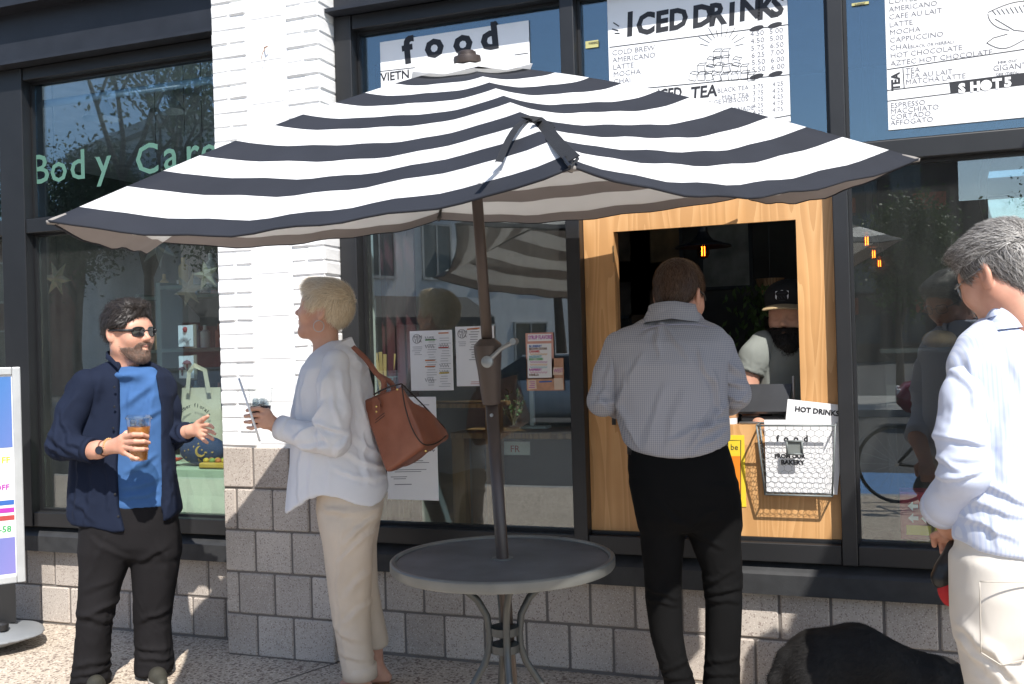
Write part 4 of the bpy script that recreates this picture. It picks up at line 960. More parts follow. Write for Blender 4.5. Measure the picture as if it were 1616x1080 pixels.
def fws(p):
    d = dloft(p, srow, 2.2); return smax(d, np.interp(p[:, 0], [a for a, _ in hz_], [b for _, b in hz_])-p[:, 2], .006)
WS = F.part('shirt', sdf(fws, lo, hi, .0075, folds(21, .0075, (9, 6, 3.2), [(j(585, 700, -.1), .13, .7)], base=.25, vc=.0, lines=fl(F, -.15, [(572, 590, 590, 690, 4, 9), (560, 610, 586, 720, 5, 9), (566, 640, 575, 760, 4, 8), (545, 715, 604, 748, 4, 9), (530, 742, 606, 762, 4, 8), (556, 690, 600, 732, 4, 9), (478, 700, 470, 790, 6, 9), (495, 715, 492, 780, 6, 8), (520, 720, 520, 770, 5, 6), (468, 610, 463, 690, 5, 7), (485, 590, 476, 650, 5, 7), (545, 555, 575, 590, 4, 6), (520, 560, 560, 575, 4, 5)]))), M_wsh)
hp = MB(); hp.ribbon([tuple(np.array(q)+[0, -.002, .004]) for q in []] or [(0, 0, 1.0), (0, 0.001, 1.0)], .0001)
e1 = j(528, 694, -.22)
SL = sleeve(F, [j(531, 572, -.15), j(526, 610, -.20), j(526, 655, -.225), e1, j(490, 690, -.21), j(441, 675, -.14)], [.056, .066, .066, .064, .057, .047], M_wsh, 23, amp=.0075, zones=[(e1, .11, .8)], lines=fl(F, -.22, [(500, 661, 522, 694, 4, 12), (503, 667, 468, 690, 4, 10), (504, 664, 545, 682, 4, 11), (512, 636, 500, 664, 4, 9), (537, 592, 550, 655, 5, 9), (520, 585, 506, 632, 5, 8), (522, 702, 478, 704, 4, 9), (548, 690, 530, 716, 4, 9), (505, 672, 510, 708, 4, 10), (455, 668, 480, 676, 5, 6), (528, 620, 540, 670, 5, 7)]), cut=(j(440, 675, -.14), j(441, 675, -.14)-j(490, 690, -.21)), sc=(9, 9, 7))
e3 = j(520, 690, .20)
sleeve(F, [j(535, 575, .15), j(528, 630, .20), e3, j(460, 680, .14)], [.055, .06, .056, .046], M_wsh, 27)
b = MB(); c0 = j(443, 675, -.142); d0 = (j(441, 675, -.14)-j(490, 690, -.21)); b.lathe([(.040, .004), (.053, .003), (.055, -.05), (.05, -.053), (.045, -.05)], c0, 24, d0); b.build('cuff', M_wsh, SL, smooth=True)
# shirt collar
band(F, spl([j(483, 582, -.03), j(499, 572, -.075), j(526, 556, -.085), j(554, 543, -.02), j(550, 543, .06), j(515, 558, .085), j(484, 580, .03)]), .026, M_wsh, 'collar', .008, (-.12, 0, 1), WS)
cl = MB(); cl.grid([[tuple(j(x, y, v)) for (x, y, v) in r] for r in (((495, 565, -.085), (512, 556, -.10), (530, 546, -.10), (555, 533, -.03)), ((488, 578, -.10), (508, 572, -.125), (532, 560, -.125), (561, 545, -.045)), ((481, 590, -.08), (497, 592, -.13), (526, 577, -.15), (563, 555, -.07)))]); cl.build('collar_fall', M_wsh, WS, smooth=True)
# trousers
prow = F.rows([(752, 503, 601, .0, .15), (785, 501, 606, .0, .165), (812, 503, 602, .0, .16), (835, 507, 594, .0, .14)])
lrow = F.rows([(800, 503, 603, -.07, .10), (830, 506, 593, -.08, .105), (860, 510, 589, -.08, .10), (920, 517, 586, -.08, .09), (980, 526, 584, -.08, .085), (1030, 535, 588, -.08, .082), (1067, 542, 594, -.08, .08)])
rrow = F.rows([(810, 515, 602, .09, .09), (860, 530, 594, .10, .09), (920, 545, 596, .11, .085), (960, 556, 602, .12, .08), (1010, 566, 613, .12, .075), (1020, 568, 613, .12, .075)])
def fwt(p): return smin(smin(dloft(p, prow, 2.2), dloft(p, lrow, 2.2), .03), dloft(p, rrow, 2.2), .025)
pts = [(r[1]-r[2], r[3]-r[4], r[0]) for r in prow+lrow+rrow]+[(r[1]+r[2], r[3]+r[4], r[0]) for r in prow+lrow+rrow]; lo, hi = bounds(pts, .03)
WT = F.part('trousers', sdf(fwt, lo, hi, .0075, folds(31, .006, (7, 7, 6), [(j(560, 830, -.1), .12, 1.0), (j(560, 960, -.1), .12, .6)], base=.2, vc=-.02, lines=fl(F, -.12, [(508, 800, 560, 808, 5, 7), (590, 815, 548, 850, 4, 8), (588, 835, 540, 880, 4, 7), (535, 830, 540, 1050, 3, 4), (580, 900, 550, 935, 5, 7), (582, 950, 548, 975, 5, 7), (530, 990, 575, 1010, 5, 7), (540, 1030, 585, 1040, 4, 6)]))), M_bei)
hr = lrow[0]; hb_ = sorted(lrow)[0]
cf = MB(); cf.grid([[(hb_[1]+math.cos(a)*(hb_[2]+o), hb_[3]+math.sin(a)*(hb_[4]+o), z) for a in np.linspace(0, 2*math.pi, 33)] for (z, o) in ((hb_[0]-.004, -.004), (hb_[0]-.004, .004), (hb_[0]+.05, .003), (hb_[0]+.055, -.006))]); cf.build('turned_cuff', M_bei, WT, smooth=True)
# feet
def foot(F, ank, heel, toe, skin):
    heel = np.array([heel[0], heel[1], .03]); toe = np.array([toe[0], toe[1], .018])
    def f(p):
        q = dcap(p, ank, np.array([ank[0], ank[1], .05]), .034, .036); q = smin(q, dcap(p, heel, np.array(ank)*[1, 1, 0]+[0, 0, .055], .03, .036), .03)
        return smax(smin(q, dchain(p, [np.array([ank[0], ank[1], .05]), (heel*.4+toe*.6)+[0, 0, .01], toe], [.036, .032, .018], .03), .03), .012-p[:, 2], .004)
    lo, hi = bounds([ank, heel, toe], .06); o = F.part('foot', sdf(f, lo, hi, .006), skin)
    d = toe-heel
    MB().ribbon([tuple(np.array([heel[0], heel[1], .001])-d*.08), tuple(np.array([heel[0]*.5+toe[0]*.5, heel[1]*.5+toe[1]*.5, .001])), tuple(np.array([toe[0], toe[1], .001])+d*.06)], [.065, .08, .06], (0, 0, 1), .012).build('sandal_sole', mat('tan_sandal', (.33, .17, .09), .7), o)
    return o
foot(F, j(567, 1058, -.08), j(588, 1070, -.08), j(508, 1070, -.12), M_skin2); foot(F, j(592, 1015, .12), j(607, 1030, .12), j(540, 1030, .08), M_skin2)
# head
hc = j(510, 492, .0); fw = (-.965, .14, .20)
def fh(p):
    ps = np.stack([p[:, 0], np.abs(p[:, 1]), p[:, 2]], 1)
    d = capzone(p, .009); d = smin(d, dell(p, (-.056, 0, .02), (.056, .062, .072)), .03); d = smax(d, -dell(p, (.115, 0, -.03), (.085, .12, .098)), .012); d = smax(d, -p[:, 2]-.07-(p[:, 0]+.05)*.3, .012)
    d = smax(d, -dell(ps, (-.010, .095, -.030), (.046, .045, .056)), .010)
    return smin(d, dell(p, (.05, 0, .098), (.045, .058, .03)), .03)
hair = hairmesh(fh, HB[0], HB[1], .0042, 9000, lambda P, N: np.stack([np.where(P[:, 2] > .06, .9, np.where(P[:, 0] < -.06, -.1, .35)), 0*P[:, 0], np.where(P[:, 2] > .06, -.35, -.9)], 1), .042, .0015, .22, 9, .0, .13, disp=lambda p: .0022*noise(p*np.array([14, 40, 14])))
M_blond = hairmat('cropped_blond_hair', (.88, .79, .62), (.60, .46, .29), .45)
ho, HM = add_head(F, hc, fw, 1.07, M_skin2, hair, M_blond, fem=True, brows=hairmat('blond_brow', (.2, .12, .06), (.2, .12, .06)), jaw=.92)
def H(p, s=1.07): return HM@np.array(p, float)*s+hc
for sd in (-1, 1):
    b = MB(); b.lathe([(0, -.011), (.008, -.008), (.011, 0), (.008, .008), (0, .011)], H((.073, .031*sd, .002)), 12); b.build('eye', M_eye, ho, smooth=True)
    c = H((-.016, .083*sd, -.036)); t = thing('hoop_earring', 'thin silver hoop earring %s' % ('hanging from the near ear of the blond woman' if sd == 1 else 'on the far ear of the blond woman'), 'earring', F.O, YAW)
    M3 = rotm((-.955, .20, 0)); MB().tube([tuple(c+M3@np.array([.024*math.sin(a), 0, -.024+.024*math.cos(a)])) for a in np.linspace(0, 2*math.pi, 25)], .0017, 6, False).build('hoop', M_steel, t, smooth=True)
# hand with iced coffee
cupt = j(411, 613, -.13)
w1 = j(438, 674, -.135); limb(F, [j(446, 676, -.145), w1], [.032, .028], M_skin2)
palm = [(w1, j(420, 655, -.185), .025, .021), (w1, j(418, 667, -.185), .025, .02), (j(420, 652, -.185), j(417, 670, -.185), .016, .016)]
ch = [([j(421, 650, -.19), j(408, 645, -.205), j(397, 646, -.20), j(390, 648, -.17)], [.0115, .0095, .0088, .0075]),
      ([j(419, 656, -.195), j(406, 655, -.21), j(395, 656, -.20), j(387, 657, -.17)], [.0115, .0095, .0088, .0078]),
      ([j(417, 663, -.195), j(405, 664, -.205), j(394, 666, -.195), j(387, 666, -.17)], [.0112, .0092, .0085, .0075]),
      ([j(416, 669, -.19), j(406, 673, -.195), j(397, 676, -.185), j(391, 675, -.17)], [.0105, .0086, .0078, .007]),
      ([j(424, 652, -.17), j(420, 644, -.13), j(414, 641, -.10), j(404, 642, -.09)], [.0125, .011, .010, .0085])]
fingers(F, palm, ch, M_skin2)
rotY = Matrix.Rotation(YAW, 3, 'Z')
def W(F, p): return V(F.O)+rotY @ V(p)
cup('clear cup of dark iced coffee held by the blond woman', W(F, cupt), (0.02, 0, 1), .050, .165, .092, M_cof, False, 9, rb=.037)
stw = thing('straw', 'white plastic straw held upright against the iced coffee cup', 'straw', W(F, j(410, 697, -.235))); o_ = W(F, j(410, 697, -.235))
MB().tube([(W(F, j(410, 697, -.235))-o_)[:], (W(F, j(396, 653, -.235))-o_)[:], (W(F, j(377, 597, -.20))-o_)[:]], .0046, 10).build('tube', M_strw, stw, smooth=True)
# handbag
BG = thing('handbag', 'brown leather tote handbag hanging from the shoulder of the blond woman', 'handbag', F.O, YAW)
M_lea = mat('brown_leather', (.285, .105, .062), .45, var=.12, vscale=10, bump=.3, bscale=420, col2=(.22, .075, .042)); M_pip = mat('dark_piping', (.025, .015, .012), .5)
A_, B_, C_, D_ = j(570, 634, -.08), j(634, 607, -.24), j(668, 705, -.25), j(609, 748, -.14)
E_, G_ = j(702, 676, -.02), j(708, 690, -.01); A2, D2 = A_+(E_-B_), D_+(G_-C_)
bm = bmesh.new(); vv = [bm.verts.new(q) for q in (A_, B_, C_, D_, A2, E_, G_, D2)]
for f_ in ((0, 3, 2, 1), (4, 5, 6, 7), (1, 2, 6, 5), (0, 4, 7, 3), (3, 7, 6, 2), (0, 1, 5, 4)): bm.faces.new([vv[i] for i in f_])
bmesh.ops.recalc_face_normals(bm, faces=bm.faces); bmesh.ops.bevel(bm, geom=bm.edges[:], offset=.018, segments=3, affect='EDGES', profile=.6)
bmesh.ops.subdivide_edges(bm, edges=[e for e in bm.edges if e.calc_length() > .04], cuts=9, use_grid_fill=True); bmesh.ops.triangulate(bm, faces=[f for f in bm.faces if len(f.verts) > 4])
bm.normal_update(); P = np.array([v.co[:] for v in bm.verts]); nrm_ = [v.normal.copy() for v in bm.verts]
nz = .006*ridge(P*np.array([7, 7, 5])+3)+.003*noise(P*22); gm = (B_+E_+C_+G_)/4; din = -.035*np.exp(-((P-((B_*.55+E_*.25+C_*.2)))**2).sum(1)/(.07**2)); pf = .012*np.exp(-((P-gm)**2).sum(1)/(.10**2))
for v, n_, q, a, b in zip(bm.verts, nrm_, nz, din, pf): v.co += n_*float(q+a*.5+b)
me = bpy.data.meshes.new('mesh'); bm.to_mesh(me); bm.free(); me.polygons.foreach_set('use_smooth', [True]*len(me.polygons)); BODY = obj('body', me, M_lea, BG)
out = lambda p, k=.006: tuple(np.array(p)+np.array([.1, -1, .1])*k)
MB().tube([out(q) for q in spl([j(634, 608, -.243), j(640, 645, -.25), j(652, 680, -.252), j(668, 701, -.252), j(688, 700, -.15), j(704, 688, -.04)])], .003, 6).build('piping', M_pip, BG, smooth=True)
MB().tube([out(q) for q in spl([j(590, 623, -.14), j(612, 612, -.19), j(634, 606, -.245)])], .0035, 6).build('piping', M_pip, BG, smooth=True)
MB().tube([out(q) for q in spl([j(634, 606, -.245), j(668, 640, -.14), j(702, 676, -.025)])], .003, 6).build('piping', M_pip, BG, smooth=True)
for sgn in (0, 1):
    dv = -.04+.14*sgn; MB().ribbon([tuple(q) for q in spl([j(600+22*sgn, 640-8*sgn, dv-.12), j(606+12*sgn, 606, dv-.10), j(594, 590, dv-.07), j(576, 566, dv-.04), j(556, 548, dv-.02)])], .024, (.35, -.8, .45), .004).build('strap', M_lea, BG, smooth=True)
tg = MB(); tg.add(*[(lambda P: (P, [tuple(range(len(P)))]))([out(q, .012) for q in spl([j(589, 628, -.155), j(598, 632, -.165), j(600, 648, -.165), j(594, 655, -.158), j(588, 645, -.152)])])][0]); tg.build('strap_tab', M_lea, BG)
for (x, y, v) in ((594, 642, -.18), (594, 650, -.18), (672, 712, -.265), (627, 615, -.25)):
    disc(F, 'stud', mat('brass', (.62, .42, .14), .3, metal=1.0), j(x, y, v), (.1, -1, .1), [(.0048, 0), (.0048, .004), (.003, .006), (0, .0062)], BG, 12)
MB().tube([out(q, .013) for q in (j(592, 668, -.17), j(607, 656, -.19))], .0015, 5).build('stitch_line', M_pip, BG)
MB().tube([out(q, .013) for q in (j(593, 663, -.17), j(607, 652, -.19))], .0015, 5).build('stitch_line', M_pip, BG)
# ================================================================== customer at the hatch
def checked(name, base, line, pitch, wl=.3, axes=(0, 2), rough=.85):
    m, t, b = _bsdf(name); N = t.nodes; L = t.links; tc = N.new('ShaderNodeTexCoord'); sp = N.new('ShaderNodeSeparateXYZ'); L.new(tc.outputs['Object'], sp.inputs[0])
    def mt(op, a, c):
        n = N.new('ShaderNodeMath'); n.operation = op
        for i, x in enumerate((a, c)):
            if isinstance(x, (int, float)): n.inputs[i].default_value = x
            elif x is not None: L.new(x, n.inputs[i])
        return n.outputs[0]
    ls = [mt('LESS_THAN', mt('FRACT', mt('MULTIPLY', sp.outputs[a], 1/pitch), None), wl) for a in axes]
    k = ls[0] if len(ls) == 1 else mt('MULTIPLY', mt('ADD', ls[0], ls[1]), .5)
    mx = N.new('ShaderNodeMix'); mx.data_type = 'RGBA'; L.new(k, mx.inputs[0]); mx.inputs[6].default_value = (*base, 1); mx.inputs[7].default_value = (*line, 1)
    L.new(mx.outputs[2], b.inputs['Base Color']); b.inputs['Roughness'].default_value = rough; b.inputs['Specular IOR Level'].default_value = .25
    n2 = N.new('ShaderNodeTexNoise'); n2.inputs['Scale'].default_value = 600; L.new(tc.outputs['Object'], n2.inputs['Vector']); bp = N.new('ShaderNodeBump'); bp.inputs['Strength'].default_value = .15; bp.inputs['Distance'].default_value = .0008
    L.new(n2.outputs[0], bp.inputs['Height']); L.new(bp.outputs[0], b.inputs['Normal']); MATS[name] = m; return m
F = Fig('man in small check shirt and black trousers leaning into the serving hatch', 1075, 3.80)
j = F.j
M_chk = checked('checked_shirt_cloth', (.37, .37, .39), (.20, .205, .25), .0072, .36)
M_btr = cloth('black_trouser_cloth', (.005, .005, .0053), var=.2)
srow = F.rows([(494, 1035, 1092, .08, .062), (504, 1010, 1108, .06, .09), (520, 985, 1128, .03, .115), (540, 968, 1142, .0, .135), (575, 960, 1148, -.02, .15), (620, 963, 1148, -.02, .155), (660, 973, 1149, -.02, .155), (690, 982, 1151, -.02, .155), (712, 991, 1149, -.02, .145), (720, 998, 1140, -.02, .135)])
hz_ = [(q[0], q[2]) for q in (j(985, 700), j(995, 709), j(1030, 715), j(1065, 718), j(1100, 712), j(1135, 700), j(1152, 690))]
lo, hi = bounds([(r[1]-r[2], r[3]-r[4], r[0]) for r in srow]+[(r[1]+r[2], r[3]+r[4], r[0]) for r in srow], .04)
def fcs(p):
    d = dloft(p, srow, 2.3); d = smin(d, dcap(p, j(990, 545, -.01), j(976, 562, .0), .062, .062), .05); d = smin(d, dcap(p, j(1122, 542, -.01), j(1134, 560, .0), .062, .062), .05)
    return smax(d, np.interp(p[:, 0], [a for a, _ in hz_], [b for _, b in hz_])-p[:, 2], .008)
CS = F.part('shirt', sdf(fcs, lo-.04, hi+.04, .0072, folds(41, .007, (9, 9, 3.2), [(j(1120, 690, -.1), .14, .6)], base=.2, vc=-.02, lines=fl(F, -.14, [(1042, 508, 1036, 560, 4, 7), (1045, 508, 1082, 566, 4, 7), (1048, 510, 1018, 532, 4, 5), (1122, 590, 1136, 645, 4, 10), (1143, 640, 1088, 702, 5, 12), (1147, 662, 1060, 690, 5, 10), (1148, 678, 1092, 714, 4, 9), (1100, 556, 1124, 606, 4, 8), (986, 592, 978, 655, 4, 8), (976, 640, 1008, 705, 5, 9), (1042, 610, 1018, 704, 6, 7), (1010, 560, 990, 610, 5, 6), (1075, 620, 1050, 700, 6, 6)]))), M_chk)
eL = j(951, 633, -.03); sleeve(F, [j(978, 548, .0), j(962, 590, -.02), eL, j(975, 640, .22), j(1000, 640, .34)], [.062, .057, .054, .048, .044], M_chk, 44, lines=fl(F, -.06, [(962, 590, 946, 640, 4, 9), (972, 632, 938, 640, 4, 9), (968, 560, 955, 600, 4, 7), (960, 648, 940, 625, 4, 7)]))
eR = j(1160, 622, -.02); sleeve(F, [j(1133, 548, .0), j(1148, 588, -.02), eR, j(1150, 635, .20), j(1120, 640, .32)], [.062, .057, .055, .048, .044], M_chk, 47, lines=fl(F, -.06, [(1142, 570, 1172, 596, 4, 9), (1138, 600, 1176, 612, 4, 9), (1140, 622, 1172, 636, 4, 9), (1148, 640, 1178, 620, 4, 7)]))
band(F, spl([j(1098, 506, .14), j(1100, 500, .04), j(1085, 497, -.03), j(1060, 494, -.045), j(1035, 497, -.03), j(1024, 502, .04), j(1030, 506, .12)]), .045, M_chk, 'collar', .008, (.05, .15, 1), CS)
cl = MB(); cl.grid([[tuple(j(x, y, v)) for (x, y, v) in r] for r in (((1101, 487, .10), (1096, 481, .0), (1065, 475, -.035), (1032, 480, -.01), (1024, 487, .08)), ((1110, 502, .08), (1100, 497, -.03), (1062, 492, -.065), (1024, 498, -.035), (1014, 506, .07)), ((1116, 512, .07), (1102, 508, -.04), (1060, 503, -.078), (1018, 509, -.045), (1007, 516, .06)))]); cl.build('collar_fall', M_chk, CS, smooth=True)
MB().tube([tuple(q) for q in spl([j(1010, 522, -.075), j(1040, 508+6, -.108), j(1090, 508+4, -.108), j(1118, 516, -.075)])], .0016, 5).build('yoke_seam', mat('seam_thread', (.3, .3, .4), .8), CS, smooth=True)
prow = F.rows([(700, 992, 1146, -.02, .12), (740, 991, 1158, -.02, .135), (780, 999, 1164, -.02, .14), (815, 1006, 1167, -.02, .13), (832, 1010, 1168, -.01, .11)])
lrow = F.rows([(760, 996, 1085, -.01, .12), (830, 1010, 1081, .0, .11), (860, 1012, 1078, .0, .10), (900, 1017, 1075, .0, .088), (950, 1019, 1075, .0, .078), (1000, 1026, 1077, .0, .072), (1040, 1037, 1084, .0, .07), (1075, 1048, 1096, .0, .074), (1110, 1050, 1100, .0, .078), (1128, 1050, 1102, .0, .08)])
rrow = F.rows([(760, 1075, 1160, -.03, .12), (830, 1082, 1168, -.02, .11), (860, 1092, 1168, -.02, .10), (900, 1108, 1170, -.02, .088), (950, 1114, 1170, -.02, .078), (1000, 1114, 1168, -.02, .072), (1040, 1113, 1166, -.02, .07), (1075, 1110, 1166, -.02, .074), (1128, 1108, 1168, -.02, .08)])
pts = [(r[1]-r[2], r[3]-r[4], r[0]) for r in prow+lrow+rrow]+[(r[1]+r[2], r[3]+r[4], r[0]) for r in prow+lrow+rrow]; lo, hi = bounds(pts, .03)
CT = F.part('trousers', sdf(lambda p: smin(smin(dloft(p, prow), dloft(p, lrow), .025), dloft(p, rrow), .025), lo, hi, .0075, folds(52, .006, (7, 7, 8), [(j(1080, 830, -.1), .12, .8), (j(1140, 920, -.1), .10, 1.0), (j(1045, 935, -.1), .10, .8), (j(1065, 1065, -.1), .09, 1.4), (j(1140, 1060, -.1), .09, 1.4), (j(1160, 780, 0), .1, .6)], base=.3, lines=fl(F, -.1, k=.65, segs=[(1112, 922, 1150, 902, 4, 9), (1112, 938, 1168, 928, 4, 10), (1114, 952, 1166, 946, 4, 8), (1018, 932, 1070, 945, 4, 9), (1020, 952, 1070, 955, 4, 7), (1046, 1062, 1092, 1050, 4, 9), (1048, 1076, 1096, 1070, 4, 9), (1111, 1050, 1164, 1038, 4, 9), (1110, 1068, 1166, 1062, 4, 9), (1080, 832, 1036, 798, 5, 8), (1080, 832, 1124, 798, 5, 8), (1086, 838, 1136, 858, 5, 8)]))), M_btr)
bl = sorted(prow)[-1]
b = MB(); b.grid([[(bl[1]+math.cos(a)*(bl[2]+o)*.99, bl[3]+math.sin(a)*(bl[4]+o), z) for a in np.linspace(0, 2*math.pi, 41)] for (z, o) in ((bl[0]-.035, .002), (bl[0]-.035, .008), (bl[0]+.0, .008), (bl[0]+.0, .002))]); b.build('belt', mat('black_belt', (.012, .011, .011), .4), CT, smooth=True)
hk = MB(); hk.add([tuple(j(x, y, v)) for (x, y, v) in ((1147, 735, -.06), (1156, 742, -.06), (1163, 762, -.05), (1158, 768, -.055), (1150, 752, -.065))], [(0, 1, 2, 3, 4)]); hk.build('handkerchief', mat('blue_white_cloth', (.45, .55, .75), .8), CT)
shoe(F, j(1075, 1100, .0), j(1065, 1100, .24), mat('black_shoe', (.012, .012, .012), .35, bump=.1), .045, .06); shoe(F, j(1140, 1100, -.02), j(1150, 1100, .22), MATS['black_shoe'], .045, .06)
hc = j(1073, 470, .10); fw = (.55, .80, -.22)
def fh(p):
    ps = np.stack([p[:, 0], np.abs(p[:, 1]), p[:, 2]], 1)
    d = capzone(p, .009); d = smin(d, dell(p, (-.062, 0, -.01), (.042, .058, .075)), .03); d = smax(d, -dell(p, (.11, 0, -.02), (.085, .12, .09)), .012); d = smax(d, -p[:, 2]-.082-(p[:, 0]+.05)*.35, .008)
    d = smax(d, -dell(ps, (.002, .09, -.03), (.042, .04, .052)), .01); return smax(d, -dell(p, (.0, 0, .15), (.055, .045, .033)), .006)
hair = hairmesh(fh, HB[0], HB[1], .0042, 6500, lambda P, N: np.stack([np.where(P[:, 2] > .07, .2, -.15), P[:, 1]*3, np.full(len(P), -1.0)], 1), .022, .0017, .3, 14, .05, .18, disp=lambda p: .0015*noise(p*40))
ho, HM = add_head(F, hc, fw, 1.10, M_skin, hair, hairmat('thinning_brown_hair', (.105, .060, .038), (.040, .022, .014)), brows=MATS['dark_brow'])
def H(p, s=1.10): return HM@np.array(p, float)*s+hc
glasses(F, H, ho, glassmat('clear_lens', .06, (.95, .96, .96)), M_blackm, name='eyeglasses', label='dark framed eyeglasses on the man leaning into the hatch', rx=.023, rz=.016, th=.0016)
limb(F, [j(1000, 640, .33), j(1020, 640, .45)], [.036, .028], M_skin); limb(F, [j(1122, 640, .31), j(1105, 640, .44)], [.036, .028], M_skin)
for (w_, dx) in ((j(1020, 640, .45), 1), (j(1105, 640, .44), -1)):
    fd = np.array([.02*dx, .055, -.01]); sd_ = np.array([.8, 0, .1]); palm = [(w_, w_+fd*.9+sd_*.02, .022, .018), (w_, w_+fd*.9-sd_*.02, .022, .018)]
    ch = [([w_+fd*.95+sd_*o, w_+fd*1.7+sd_*o*1.1+[0, 0, .006], w_+fd*2.1+sd_*o*1.1+[0, 0, -.02]], [.0105, .009, .0075]) for o in (-.028, -.009, .010, .028)]
    ch.append(([w_+fd*.3+sd_*.03*dx, w_+fd*.9+sd_*.055*dx, w_+fd*1.4+sd_*.058*dx], [.013, .011, .009])); fingers(F, palm, ch, M_skin, .004)

# ================================================================== barista inside
F = Fig('bearded barista in black cap and grey tee standing inside the serving hatch', 1245, 4.52)
j = F.j
M_gtee = cloth('grey_tee_cloth', (.20, .215, .20), var=.1)
srow = F.rows([(522, 1222, 1272, .02, .06), (530, 1208, 1292, .02, .09), (542, 1196, 1306, .02, .11), (570, 1190, 1314, .02, .13), (620, 1190, 1314, .02, .135), (690, 1188, 1316, .02, .14), (730, 1190, 1314, .02, .14)])
lo, hi = bounds([(r[1]-r[2], r[3]-r[4], r[0]) for r in srow]+[(r[1]+r[2], r[3]+r[4], r[0]) for r in srow], .03)
F.part('tee_shirt', sdf(lambda p: dloft(p, srow), lo, hi, .009, folds(61, .009, (8, 8, 3), [(j(1200, 580, -.1), .10, 1.2)], base=.35)), M_gtee)
eB = j(1178, 612, -.02)
sleeve(F, [j(1206, 546, .0), j(1192, 565, -.02), j(1180, 596, -.03)], [.07, .07, .068], M_gtee, 63, zones=[(j(1195, 580, -.05), .08, 1.0)], cut=(j(1182, 590, -.03), j(1180, 600, -.03)-j(1195, 555, -.02)))
sleeve(F, [j(1300, 546, .02), j(1312, 565, .0), j(1320, 596, -.02)], [.07, .07, .068], M_gtee, 64)
limb(F, [j(1184, 585, -.03), j(1178, 640, -.04), j(1200, 672, -.22)], [.048, .042, .03], M_skin2, 'arm'); limb(F, [j(1318, 585, -.02), j(1320, 640, -.03), j(1290, 672, -.2)], [.048, .042, .03], M_skin2, 'arm')
for w_, dx in ((j(1200, 672, -.22), 1), (j(1290, 672, -.2), -1)):
    fd = np.array([.03*dx, -.05, -.012]); sd_ = np.array([.7, .4*dx, .1]); palm = [(w_, w_+fd*.9+sd_*.02, .022, .018), (w_, w_+fd*.9-sd_*.02, .022, .018)]
    ch = [([w_+fd*.95+sd_*o, w_+fd*1.6+sd_*o*1.1+[0, 0, .006], w_+fd*2.0+sd_*o*1.1+[0, 0, -.02]], [.0105, .009, .0075]) for o in (-.028, -.009, .010, .028)]
    ch.append(([w_+fd*.3+sd_*.03, w_+fd*.9+sd_*.055, w_+fd*1.4+sd_*.058], [.013, .011, .009])); fingers(F, palm, ch, M_skin2, .0045)
z0 = j(1250, 720)[2]; pr = [(z0+.05, 0, .19, .02, .13), (z0-.15, 0, .19, .02, .13)]; l_ = lambda s: [(z0+.0, .09*s, .10, .02, .12), (z0-.4, .10*s, .075, .02, .085), (.05, .11*s, .065, .02, .075)]
off_ = float(j(1252, 700)[0])
def fbt(p): q = p-np.array([off_, 0, 0], np.float32); return smin(smin(dloft(q, pr), dloft(q, l_(1)), .03), dloft(q, l_(-1)), .03)
F.part('trousers', sdf(fbt, (off_-.3, -.2, .02), (off_+.3, .25, z0+.1), .012), M_btr)
for s_ in (1, -1): shoe(F, np.array([off_+.11*s_, .06, 0]), np.array([off_+.12*s_, -.16, 0]), MATS['black_shoe'])
hc = j(1244, 500, .0); fw = (-.46, -.87, -.06)
def fcap(p):
    d = smax(capzone(p, .020), .052-p[:, 2]-.12*p[:, 0], .006); d = smin(d, dell(p, (-.01, 0, .090), (.112, .092, .062)), .02); return smax(d, .050-p[:, 2]-.12*p[:, 0], .005)
def fvis(p):
    q = p-np.array([.085, 0, .056], np.float32); d = np.maximum(np.linalg.norm(q[:, :2]/np.array([.085, .088]), axis=1)-1, 0)*.08
    return smax(np.abs(q[:, 2]+.9*q[:, 1]**2*3.2+q[:, 0]*.18)-.004, (np.linalg.norm(q[:, :2]/np.array([.085, .085]), axis=1)-1)*.08, .004)
def fbd(p):
    d = headsdf(False, False)(p)-.012; d = smax(d, p[:, 2]+.056-np.clip((p[:, 0]-.070)*1.4, 0, .016)-np.maximum(.025-p[:, 0], 0)*1.5, .008); d = smax(d, -(p[:, 0]+.02), .01)
    d = smin(d, dell(p, (.062, 0, -.118), (.042, .056, .058)), .03); return smax(d, -dell(p, (.1, 0, -.060), (.03, .017, .005)), .003)
bd = hairmesh(fbd, (-.15, -.13, -.26), (.17, .13, .16), .0045, 5200, lambda P, N: np.tile([[.15, 0, -1.0]], (len(P), 1)), .022, .0016, .6, 15, .3, .5, disp=lambda p: .004*noise(p*60))
def fh(p):
    d = capzone(p, .006); d = smax(d, -dell(p, (.11, 0, -.02), (.09, .12, .09)), .01); return smax(smax(d, -p[:, 2]-.05, .01), p[:, 2]-.05, .01)
ho, HM = add_head(F, hc, fw, 1.10, M_skin2, sdf(fh, HB[0], HB[1], .006), hairmat('black_hair', (.012, .009, .008), (.006, .005, .005)), beard=bd, bm_=MATS['black_hair'], brows=MATS['black_hair'], h=.004)
H = lambda p: HM@np.array(p, float)*1.10+hc
CP = thing('baseball_cap', 'black baseball cap with tan brim and white shield badge on the barista', 'cap', F.O, YAW)
obj('crown', meshVF(*place(sdf(fcap, (-.15, -.13, .0), (.15, .13, .17), .004), HM, hc, 1.10)), mat('black_cap_cloth', (.012, .012, .012), .9), CP)
obj('brim', meshVF(*place(sdf(fvis, (.0, -.12, -.03), (.2, .12, .11), .0035, it=1), HM, hc, 1.10)), mat('tan_brim_cloth', (.42, .31, .17), .9), CP)
bdg = MB(); sh = [(-.026, .026), (-.026, .0), (-.018, -.018), (0, -.028), (.018, -.018), (.026, 0), (.026, .026), (0, .03)]
